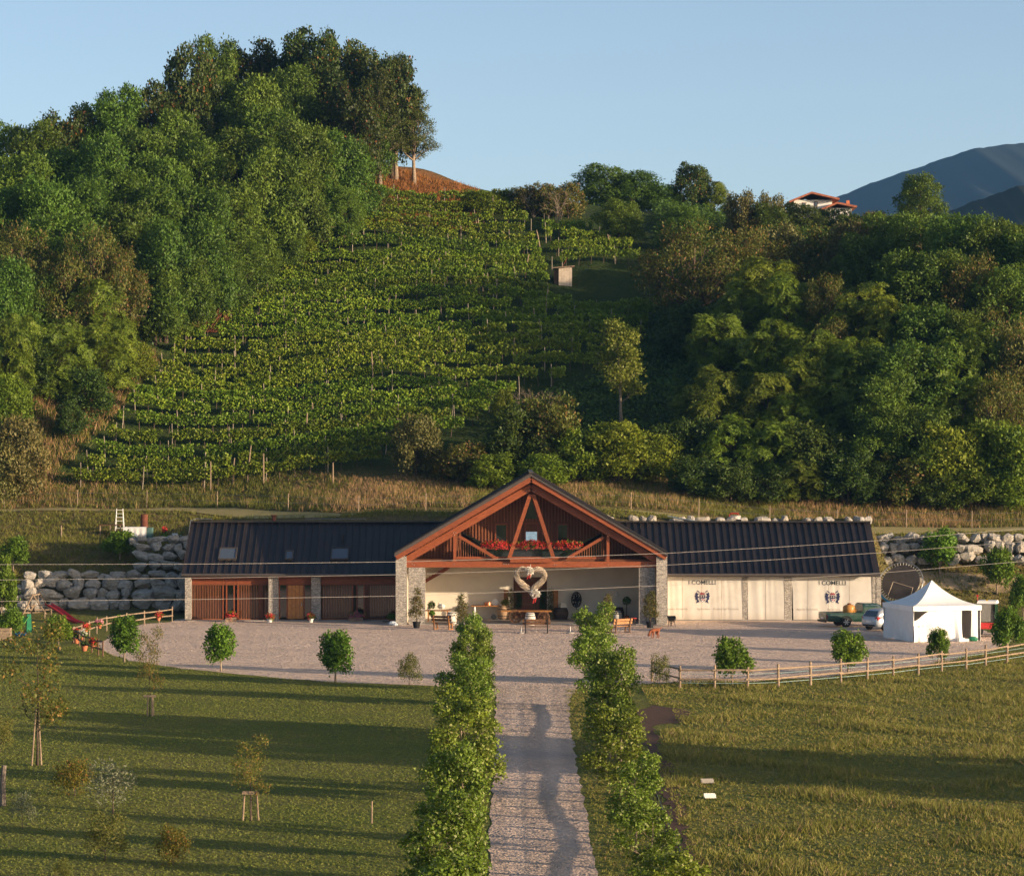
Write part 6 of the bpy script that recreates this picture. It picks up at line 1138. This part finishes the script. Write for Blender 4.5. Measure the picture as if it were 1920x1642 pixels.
for s in (-1, 1):
    for x0, x1, x2, x3 in ((-.2, .42, .42, .05), (.5, 1.3, 1.2, .5), (1.36, 2.0, 1.5, 1.28)):
        mb = MB(); mb.add([(x0, s * .78, .98), (x1, s * .78, .98), (x2, s * .69, 1.36), (x3, s * .69, 1.36)], [(0, 1, 2, 3)]); mb.build('side_window', m_glassd, gh, False)
    mb = MB(); mb.add([(-.66, s * .52, .7), (-.6, s * .77, .72), (-.4, s * .83, .9), (-.62, s * .72, .99), (-.68, s * .56, .88)], [(0, 1, 2, 3, 4)]); v0 = np.array(mb.v); mb.v = [tuple(q + np.array((-.03, s * .02, 0))) for q in v0]; mb.build('tail_light', m_red, body, False); MB().box((1.5, s * .93, 1.0), (.1, .16, .12)).build('mirror', m_spaint, body, False); MB().box((.48, s * .845, .62), (.012, .012, .55)).build('door_seam', m_black, body, False)
MB().box((-.735, 0, .62), (.015, .5, .11)).build('number_plate', m_white, body, False); MB().box((-.72, 0, .38), (.06, 1.1, .1)).build('bumper_strip', m_black, body, False); ty, rm = wheel_mesh(.31, .2, m_darkmetal)
for x in (.02, 2.5):
    for s in (-1, 1): o = put('wheel', ty, t); o.location = (x, s * .75, .31); o.rotation_euler = (0, 0, 0 if s < 0 else math.pi); put('rim', rm, o)
# tractor behind the tent
tp_ = np.array((31.0, 186.5, 0)); t = thing('tractor', tp_, 'green tractor with white cab roof half hidden behind the tent', 'tractor', None, math.radians(75)); m_tg = paint('tractor_green', (.03, .12, .05))
mb = MB(); loft(mb, [ringsec(x, w, .7, z1, .9) for x, w, z1 in ((.5, .38, 1.35), (1.6, .36, 1.3), (1.9, .3, 1.2))]); mb.build('bonnet', m_tg, t, False); mb = MB()
for x in (-.7, .5):
    for y in (-.55, .55): mb.beam((x, y, .9), (x * .95, y, 2.15), .07, .07)
mb.box((-.1, 0, .85), (1.4, 1.0, .3)); mb.build('cab_frame', m_tg, t, False); MB().box((-.1, 0, 2.25), (1.5, 1.3, .18), 0, .9).build('cab_roof', m_white, t, False); MB().b6(-.72, .48, -.53, .53, 1.0, 2.14).build('cab_glass', m_glassd, t, False); MB().box((-.72, 0, 2.36), (.1, .14, .12)).build('beacon', m_yellow, t, False); MB().tube([(-.6, .6, 2.3), (-.6, .62, 2.6)], .02, 5).box((-.6, .62, 2.66), (.12, .12, .12)).build('marker_light', m_red, t, False)
ty, rm = wheel_mesh(.65, .4, m_white); ty2, rm2 = wheel_mesh(.42, .3, m_white)
for s in (-1, 1):
    o = put('wheel', ty, t); o.location = (-.5, s * .72, .65); o.rotation_euler = (0, 0, 0 if s < 0 else math.pi); put('rim', rm, o); o = put('wheel', ty2, t); o.location = (1.5, s * .65, .42); o.rotation_euler = (0, 0, 0 if s < 0 else math.pi); put('rim', rm2, o); MB().box((-.5, s * .68, 1.36), (.9, .36, .06)).build('mudguard', m_tg, t, False)
MB().box((-1.0, 0, .75), (.3, 1.1, .4)).build('rear_linkage', m_red, t, False)

# ------------------------------------------------------------------ tent
tf = G(1712, 1204); th = math.radians(16.2); e1 = np.array((math.cos(th), math.sin(th), 0)); e2 = np.array((-math.sin(th), math.cos(th), 0)); S_ = 4.72; cz = 2.27
t = thing('party_tent', tf, 'white pagoda party tent with draped side walls', 'tent'); m_tent = M('white_canvas', (.8, .79, .77), .6, (.74, .73, .71), 2.5, .1, 10); ctr = tf + (e1 + e2) * S_ / 2
cor = [tf, tf + e1 * S_, tf + (e1 + e2) * S_, tf + e2 * S_]
mb = MB(); mb.smooth = True
for k in range(4):
    a, b = cor[k], cor[(k + 1) % 4]
    def fn(u, v, a=a, b=b):
        q = a + (b - a) * u; p = q + (ctr - q) * v; h = cz + 1.52 * (.28 * v + .72 * v ** 2.3) - .05 * math.sin(math.pi * u) * (1 - v) * v * 4; return (p[0], p[1], h)
    mb.grid(fn, 10, 14)
mb.build('canopy', m_tent, t); mb = MB()
for k in range(4):
    a, b = cor[k], cor[(k + 1) % 4]; o = unit((a + b) / 2 - ctr) * .03; mb.grid(lambda u, v, a=a, b=b, o=o: tuple(a + (b - a) * u + o * (1 + .5 * math.sin(u * 40)) + np.array((0, 0, cz - .3 * v - .02 * abs(math.sin(u * 12)) * v))), 40, 3)
mb.build('valance', m_tent, t)
for c in cor: MB().tube([c + unit(ctr - c) * .08, c + unit(ctr - c) * .08 + (0, 0, cz)], .03, 8).build('pole', m_metal, t)
def side(a, b, u0, u1, name, s, sag=0, amp=.06):
    o = unit((a + b) / 2 - ctr); mb = MB(); mb.smooth = True
    def fn(u, v):
        w = u0 + (u1 - u0) * u; zt = cz - .28; z = .02 + zt * v
        if sag: g = sag * math.exp(-((u) / .22) ** 2); z = z - g * v * .9 if v > .5 else z; z = max(z, .02)
        q = a + (b - a) * w; return tuple(q - o * .06 + o * amp * (math.sin(w * 38 + s + v * 2 + 2 * math.sin(w * 9)) * .45 + math.sin(w * 17 + s * 2 - v * 2.5) * .5 + .35 * math.sin(w * 11 + v * 5)) * (1.15 - v) + np.array((0, 0, z)))
    mb.grid(fn, 60, 16); return mb.build(name, m_tent, t)
side(cor[3], cor[0], 0, 1, 'side_wall', 0, 0, .1); side(cor[0], cor[1], .01, .72, 'side_wall', 1.2, .75, .15); side(cor[0], cor[1], .86, .95, 'side_wall', 2.0, 0, .08); side(cor[1], cor[2], 0, 1, 'side_wall', 3, 0, .05); side(cor[2], cor[3], 0, 1, 'side_wall', 4, 0, .05)
c = cor[0] + e1 * 3.2 - e2 * .2; tag(MB().box(c + (0, 0, .12), (.4, .3, .24), .4).box(c + (.35, .1, .09), (.3, .25, .18), .2).build('packed_boxes', m_white), 'small white boxes lying at the tent entrance', 'box'); c = c + e1 * .85; tag(MB().ball(c + (0, .1, .14), (.34, .2, .17), 10, 6).build('green_sack', m_green), 'green folded sheet lying by the tent entrance', 'sack')
tag(MB().box((*G(1640, 1196)[:2], .03), (.45, .3, .02), .3).build('paper_litter', m_white), 'scrap of pale paper on the gravel left of the tent', 'litter')
# trampoline leaning upright on the bank
tc_ = Z4(865, 600, 207.5); nrm = unit(np.array((-.32, -.8, .5))); _, sa, sb = frame(nrm); R_ = 1.62; t = thing('trampoline', tc_ + np.array((0, 0, -1.2)), 'big round trampoline tipped on its side against the bank', 'trampoline')
def circ(r, n, off=0): return [tc_ + nrm * off + (sa * math.cos(q) + sb * math.sin(q)) * r for q in np.linspace(0, 2 * math.pi, n)]
mb = MB(); mb.add(circ(R_ * .86, 33)[:-1], [tuple(range(32))]); mb.build('mat', M('trampoline_mat', (.07, .06, .055), .7), t); MB().tube(circ(R_, 41), .04, 6).build('frame', m_metal, t); mb = MB(); o_, i_ = circ(R_ * 1.0, 41, -.02), circ(R_ * 1.1, 41, -.12); mb.add(o_ + i_, [(k, k + 1, 41 + k + 1, 41 + k) for k in range(40) if (lambda c: c[2] < tc_[2] - .2 and c[0] < tc_[0] + .7)(o_[k])]); mb.build('pad', m_blue, t)
for k in range(44): q = 2 * math.pi * k / 44; u_ = sa * math.cos(q) + sb * math.sin(q); MB().tube([tc_ + u_ * R_ * .86, tc_ + u_ * R_ * .99], .014, 4).build('spring', m_white, t)
g0, g1 = tc_ + nrm * .05 - sa * .9 - sb * .5, tc_ + nrm * .05 + sa * .7 - sb * .5
MB().tube([tc_ + nrm * .25 + sa * x + sb * y for x, y in ((-.9, -1.5), (-1.0, -.55), (.5, -.1), (.75, -1.2))], .025, 6).build('leg_bow', m_straw, t); a_ = text_mesh('XL', .5, M('grey_print', (.3, .3, .3), .7)); o = put('print_mark', a_, t); o.matrix_local = Matrix.Translation(Vector(tc_ + nrm * .02 + sa * .2 - sb * .1) - Vector(ROOT[t.name])) @ Matrix((tuple(sa) , tuple(sb), tuple(nrm))).transposed().to_4x4()
bpy.data.objects.remove(o)

# ------------------------------------------------------------------ playground and upper terrace on the left
sw = thing('swing_frame', P(65, 1152, 207) * (1, 1, 0), 'wooden A-frame swing before the boulder wall', 'swing'); D_ = 206.5
for k, (tx, ty_, bx, by, dd_) in enumerate(((295, 745, 205, 915, 206), (295, 745, 420, 950, 206), (355, 728, 270, 905, 207.2), (355, 728, 467, 928, 207.2))): a = Z5(tx, ty_, dd_ + .3); b = Z5(bx, by, dd_); b[2] = float(zg(b[0], b[1])) - .05; MB().tube([b, a + (a - b) * .05], .055, 7).build('leg', m_oldwood, sw)
for a, b in (((290, 752), (360, 735)), ((215, 905), (385, 905)), ((255, 878), (450, 878)), ((240, 850), (330, 838))): MB().tube([Z5(*a, 206.3), Z5(*b, 207)], .045, 7).build('crossbar', m_oldwood, sw)
for x in (315, 345): MB().tube([Z5(x, 740, 206.6), Z5(x + 3, 900, 206.6)], .012, 4).build('rope', m_straw, sw)
pts = [Z5(432, 832, 204), Z5(520, 885, 202.8), Z5(575, 925, 201.8), Z5(640, 975, 200.6), Z5(728, 1012, 199.5)]; sl = thing('slide', pts[-1] * (1, 1, 0), 'red plastic slide running down from the swing frame', 'slide'); mb = MB()
for s_ in (0,):
    vs = []; n_ = unit(np.cross(pts[-1] - pts[0], (0, 0, 1)))
    for p in pts: vs += [p - n_ * .28 + (0, 0, .16), p - n_ * .24, p + n_ * .24, p + n_ * .28 + (0, 0, .16)]
    mb.add(vs, [(4 * i + j, 4 * i + j + 1, 4 * i + j + 5, 4 * i + j + 4) for i in range(4) for j in range(3)])
mb.build('chute', m_red, sl)
for x in (-.25, .25): p = pts[0] + n_ * x; MB().tube([p, p * (1, 1, 0)], .04, 6).build('post', m_oldwood, sl)
MB().box(pts[0] + (-.35, .3, -.05), (.8, .7, .06)).build('platform', m_oldwood, sl)
gp = [Z5(235, 945, 190.5), Z5(200, 1000, 190), Z5(150, 1050, 189.2), Z5(112, 1090, 188.5)]; t = thing('toddler_slide', gp[-1] * (1, 1, 0), 'small green plastic toddler slide at the far left', 'slide'); mb = MB(); vs = []; n_ = unit(np.cross(gp[-1] - gp[0], (0, 0, 1)))
for p in gp: vs += [p - n_ * .22 + (0, 0, .12), p - n_ * .18, p + n_ * .18, p + n_ * .22 + (0, 0, .12)]
mb.add(vs, [(4 * i + j, 4 * i + j + 1, 4 * i + j + 5, 4 * i + j + 4) for i in range(3) for j in range(3)]); mb.build('chute', m_lime, t); c = gp[0]; MB().box((c[0] + .15, c[1] + .15, c[2] / 2 + .1), (.34, .5, c[2] + .2), .3, .75).build('tower', m_green, t)
for i in range(3): MB().box((c[0] + .42 + .06 * (2 - i), c[1] + .2, .15 + .25 * i), (.16, .36, .05), .3).build('step', m_yellow, t)
c = G(39, 1193); t = thing('rocking_toy', c, 'blue and yellow plastic rocking toy on the grass', 'toy'); mb = MB(); mb.smooth = True; mb.tube([c + (-.35, 0, .2), c + (-.15, 0, .04), c + (.15, 0, .04), c + (.35, 0, .2)], .07, 7); mb.build('rocker', m_blue, t); MB().box(c + (0, 0, .2), (.4, .2, .18), 0, .7).build('seat', m_blue, t); MB().tube([c + (.12, -.14, .38), c + (.12, .14, .38)], .03, 6).tube([c + (.12, 0, .25), c + (.12, 0, .38)], .03, 6).build('handlebar', m_yellow, t)
c = G(9, 1200); t = thing('wooden_planter', c, 'tall plank planter box at the left edge', 'planter box'); 
for i in range(4): MB().box(c + (0, -.35, .1 + .2 * i), (.75, .04, .185)).build('board', m_oldwood, t); MB().box(c + (-.37, 0, .1 + .2 * i), (.04, .7, .185)).build('board', m_oldwood, t); MB().box(c + (.37, 0, .1 + .2 * i), (.04, .7, .185)).build('board', m_oldwood, t)
for zx, zy, d, mat, pet, lab in ((1430, 915, 199.2, m_terracotta, fl_red, 'red flowers hung on the rail fence near the house'), (900, 985, 188.5, m_terracotta, fl_pink, 'pink flowers hung on the middle of the rail fence'), (775, 1020, 184, m_terracotta, fl_red, 'red flowers on the rail fence above the slide end'), (745, 1085, 180, m_terracotta, fl_white, 'terracotta pot of white flowers at the fence corner'), (695, 1070, 180.5, m_terracotta, fl_red, 'reddish flowers at the left end of the fence'), (845, 1160, 171.3, m_terracotta, fl_red, 'red flowers on the short dark fence')):
    p = Z5(zx, zy + 45, d); pot(p[0], p[1] - .2, max(.02, p[2] - .1), .15, .24, mat, pet, lab, zx, fr=.24)
for zx, zy, lab in ((760, 1225, 'pinkish pot standing under the dark fence'), (690, 1140, 'orange pot behind the dark fence corner')): p = Z5(zx, zy, 173.5 if zx > 700 else 180); pot(p[0], p[1], 0, .2, .34, m_terracotta, None, lab, zx + 1, lm_darkbush, .16)
# terrace
def onT(zx, d): x = Z5(zx, 0, d)[0]; return np.array((x, d, float(zg(x, d))))
a, b = onT(895, 220), onT(1100, 220); t = thing('garden_table', (a + b) / 2, 'dark plank garden table on the upper terrace', 'table'); zt_ = a[2] + .82; MB().b6(a[0], b[0], 219.6, 220.5, zt_ - .05, zt_).build('tabletop', m_plankd, t)
for x in (a[0] + .1, (a[0] + b[0]) / 2, b[0] - .1): MB().b6(x - .04, x + .04, 219.7, 219.78, a[2] - .1, zt_ - .055).build('leg', m_oldwood, t)
a, b = onT(1115, 219.2), onT(1325, 219.2); t = thing('covered_table', (a + b) / 2, 'table under a white sheet on the upper terrace', 'table'); z0 = a[2]; mb = MB(); mb.smooth = True; mb.grid(lambda u, v: (a[0] + (b[0] - a[0]) * u, 218.7 - .04 * math.sin(u * 25) * (1 - v), z0 + .05 + (.85) * v), 30, 6); mb.grid(lambda u, v: (a[0] + (b[0] - a[0]) * u, 218.7 + 1.0 * v, z0 + .9), 4, 4); mb.build('sheet', m_white, t); MB().b6(b[0] + .01, b[0] + .4, 218.8, 219.8, z0 - .05, z0 + .85).build('green_crate', M('teal_cover', (.08, .16, .15), .6), t)
c = onT(1298, 221); tag(MB().lathe(c, [(.28, 0), (.29, .3), (.28, .32), (.29, .62), (.28, .64), (.28, 1.4), (.24, 1.38)], 16).build('oil_drum', m_rust), 'rusty drum standing behind the white sheet', 'drum')
c = onT(1078, 221); t = thing('ladder', c, 'white folding ladder behind the garden table', 'ladder')
for sx in (-.32, .32): MB().tube([c + (sx, -.3, 0), c + (sx * .75, 0, 1.75)], .03, 5).build('rail', m_white, t); MB().tube([c + (sx, .4, 0), c + (sx * .75, 0, 1.75)], .025, 5).build('rear_leg', m_white, t)
for i in range(6): z = .25 + .28 * i; MB().box(c + (0, -.3 * (1 - z / 1.75), z), (.58 - .02 * i, .09, .03)).build('rung', m_white, t)
c = onT(1610, 214); tag(MB().box(c + (0, 0, .12), (.9, .5, .2), .1).box(c + (-.3, .1, .28), (.4, .4, .12), .3).build('white_slabs', m_white), 'white stacked slabs beside the left roof edge', 'slab'); c = onT(1480, 216.5); t = thing('red_flower', c, 'red canna flower growing on the terrace', 'flower'); tuft('leaves', c[0], c[1], c[2] + .45, .2, .2, .4, lm_mulb, t, 91, 50, .16); tuft('flowers', c[0], c[1], c[2] + 1.0, .16, .14, .2, fl_red, t, 92, 30, .1)
# behind the right roof: a pale board and a white mower with red bar
a, b = Z3(355, 105, 213.2), Z3(600, 148, 212.6); t = MB().beam(a, b, .5, .05).beam(Z3(470, 130, 213), Z3(475, 165, 213), .05, .05).build('tilted_panel', M('bluish_panel', (.25, .32, .36), .4)); tag(t, 'tilted bluish panel behind the right roof ridge', 'panel')
c = Z3(855, 150, 213.2); t = thing('garden_mower', c, 'white and red machine showing above the right roof ridge', 'machine'); MB().box(c + (0, 0, .12), (.9, .6, .36), 0, .7).build('cowl', m_white, t); MB().box(c + (0, -.25, .18), (.5, .14, .12)).build('grille', m_black, t); MB().tube([c + (-.62, 0, -.3), c + (-.6, 0, .55), c + (-.5, 0, .66), c + (.05, 0, .66), c + (.12, 0, .5)], .045, 7).build('roll_bar', m_red, t)

# ------------------------------------------------------------------ hilltop house, hut, brushwood, hedge, meadow trays
hd = 338; xs0 = lambda px: pxX(px, hd); zz = lambda py: float(P(0, py, hd)[2]); hs = thing('hilltop_house', (xs0(1540), hd, zz(412)), 'white house with red tiled roofs on the right hilltop', 'house'); m_tile = M('red_roof_tile', (.36, .12, .06), .8, (.22, .07, .04), 3)
MB().b6(xs0(1489), xs0(1560), hd, hd + 6, zz(420), zz(375)).build('wall', m_white, hs); MB().b6(xs0(1545), xs0(1594), hd - 1.5, hd + 4, zz(420), zz(392)).build('wall', m_white, hs)
def gable_roof(x0, x1, y0, y1, ze, zr, name): mb = MB(); xm = x0 + (x1 - x0) * .45; mb.add([(x0, y0, ze), (xm, y0, zr), (x1, y0, ze + .3), (x0, y1, ze), (xm, y1, zr), (x1, y1, ze + .3), (x0, y0, ze - .22), (xm, y0, zr - .22), (x1, y0, ze + .08), (x0, y1, ze - .22), (xm, y1, zr - .22), (x1, y1, ze + .08)], [(0, 1, 4, 3), (1, 2, 5, 4), (6, 9, 10, 7), (7, 10, 11, 8), (0, 6, 7, 1), (1, 7, 8, 2), (3, 4, 10, 9), (4, 5, 11, 10), (0, 3, 9, 6), (2, 8, 11, 5)]); return mb.build(name, m_tile, hs)
r1 = gable_roof(xs0(1478), xs0(1572), hd - 1.2, hd + 7, zz(378), zz(361), 'roof'); gable_roof(xs0(1536), xs0(1602), hd - 2.6, hd + 5, zz(394), zz(382), 'roof'); MB().b6(xs0(1587), xs0(1593), hd, hd + .4, zz(392), zz(376)).build('chimney', m_terracotta, r1)
for a, b, c_, d_ in ((1527, 1533, 378, 388), (1504, 1511, 380, 391)): w = MB().b6(xs0(a), xs0(b), hd - .05, hd - .003, zz(d_), zz(c_)).build('window', m_plankd, hs); MB().b6(xs0(a) + .06, xs0(b) - .06, hd - .08, hd - .052, zz(d_) + .08, zz(c_) - .08).build('pane', m_glassd, w)
for i, px in enumerate((1566, 1578, 1590, 1880, 1892, 1904, 1916)):
    d = 322 if px < 1700 else 300; x = pxX(px, d); zt_ = float(P(0, 402 if px < 1700 else 424, d)[2]); hh_ = 2.6 if px < 1700 else 3.0; lab = 'clipped dark hedge column by the hilltop house' if px < 1700 else 'clipped dark hedge column at the right picture edge'
    tag(put('hedge_column', crown_mesh('hedge_column', lm_darkbush, 300 + i, [(0, 0, .5 + .45 * k, .38, .38, .4) for k in range(6)], 260, 5, .16, .1, .06, .7), None, (x, d, zt_ - hh_)), lab, 'hedge', 'clipped hedge columns by the house' if px < 1700 else 'clipped hedge columns at the right edge')
p = ray_hill(1060, 536); s_ = p[1] / F; m_hut = M('pale_hut_wood', (.62, .52, .41), .85, (.45, .36, .28), 5, .3, 25); t = thing('vineyard_hut', p, 'small pale wooden hut among the vines', 'hut'); w_ = 25 * s_; h_ = 34 * s_
for i in range(5): MB().b6(p[0] - w_ / 2 + w_ * i / 5 + .01, p[0] - w_ / 2 + w_ * (i + 1) / 5, p[1], p[1] + .05, p[2] - .2, p[2] + h_).build('board', m_hut, t)
MB().b6(p[0] - w_ * .48, p[0] + w_ * .48, p[1] + .06, p[1] + 1.8, p[2] - .2, p[2] + h_ - .02).build('walls', m_oldwood, t); MB().b6(p[0] - w_ * .85, p[0] - w_ * .5, p[1] + .3, p[1] + 1.5, p[2] - .2, p[2] + h_ * .9).build('side_store', m_plankd, t); mb = MB(); mb.beam(p + (-w_ * .95, .8, h_ * .98), p + (w_ * .7, .8, h_ * 1.08), 2.2, .08); mb.build('roof', m_oldwood, t); MB().tube([p + (-.3, .8, h_ * 1.05), p + (.2, .8, h_ * 1.05 + .9)], .03, 5).build('stick', m_rust, t)
p = ray_hill(375, 625); t = thing('brushwood_heap', p, 'reddish heap of cut brushwood at the vineyard edge', 'brushwood'); mb = MB(); rn = np.random.default_rng(9)
for i in range(160): a = p + np.array((rn.normal() * .9, rn.normal() * .5, .1)); mb.tube([a, a + np.array((.9 + rn.normal() * .5, .4 + rn.normal() * .4, 1.4 + rn.normal() * .4))], .028, 3, False)
mb.build('twigs', M('red_twigs', (.26, .09, .05), .9, (.16, .06, .035)), t)
for k, (px, base, w, lab) in enumerate(((1326, 1469, .72, 'flat grey tray lying in the meadow'), (1331, 1497, .62, 'white open crate lying in the meadow'))):
    c = G(px, base); t = thing('meadow_tray', c, lab, 'tray'); MB().box(c + (0, 0, .06), (w * .65, .35, .03), .1).build('base', m_cream if k else m_concrete, t)
    for y in (-.18, .18): MB().box(c + (-.02 * y, y, .12), (w * .65, .02, .12), .1).build('side', m_white if k else m_concrete, t)
POLES = ((985, 520, 478, .15), (1012, 462, 432, -.2), (1145, 470, 440, -.2), (890, 560, 525, -.25), (700, 720, 660, -.05), (590, 795, 755, -.1), (1005, 610, 585, -.15), (905, 545, 520, .1), (1020, 430, 405, 0), (575, 810, 780, .05), (437, 905, 858, .08), (465, 900, 835, .1), (495, 905, 850, 0), (625, 905, 875, 0))
for px, pyb, pyt, lean in POLES:
    p = ray_hill(px, pyb); h = H - (pyt - HY) * p[1] / F - p[2]; h = min(max(h, 1.6), 3.2); o = MB().tube([p + (0, -.4, -.1), p + (lean * h * .5, -.4, h * .55), p + (lean * h, -.4, h)], [.06, .055, .045], 6).build('vine_pole', m_oldwood); tag(o, 'leaning end pole among the vines, %s from the left' % ORD[1 + sum(1 for q_ in POLES if q_[0] < px)], 'pole', 'leaning poles of the vineyard')

# ------------------------------------------------------------------ air
hz, ns, ls, bs = nodes('air'); ns.remove(bs); pv = N(ns, 'ShaderNodeVolumePrincipled'); pv.inputs['Color'].default_value = (.2, .5, 1, 1); pv.inputs['Density'].default_value = .00007; pv.inputs['Anisotropy'].default_value = .1; ls.new(pv.outputs[0], ns['Material Output'].inputs['Volume'])
hb = MB(); hb.b6(-3400, 3800, -900, 3700, -12, 330); hb = hb.build('haze', hz); tag(hb, 'blue morning haze over the valley', kind='stuff')
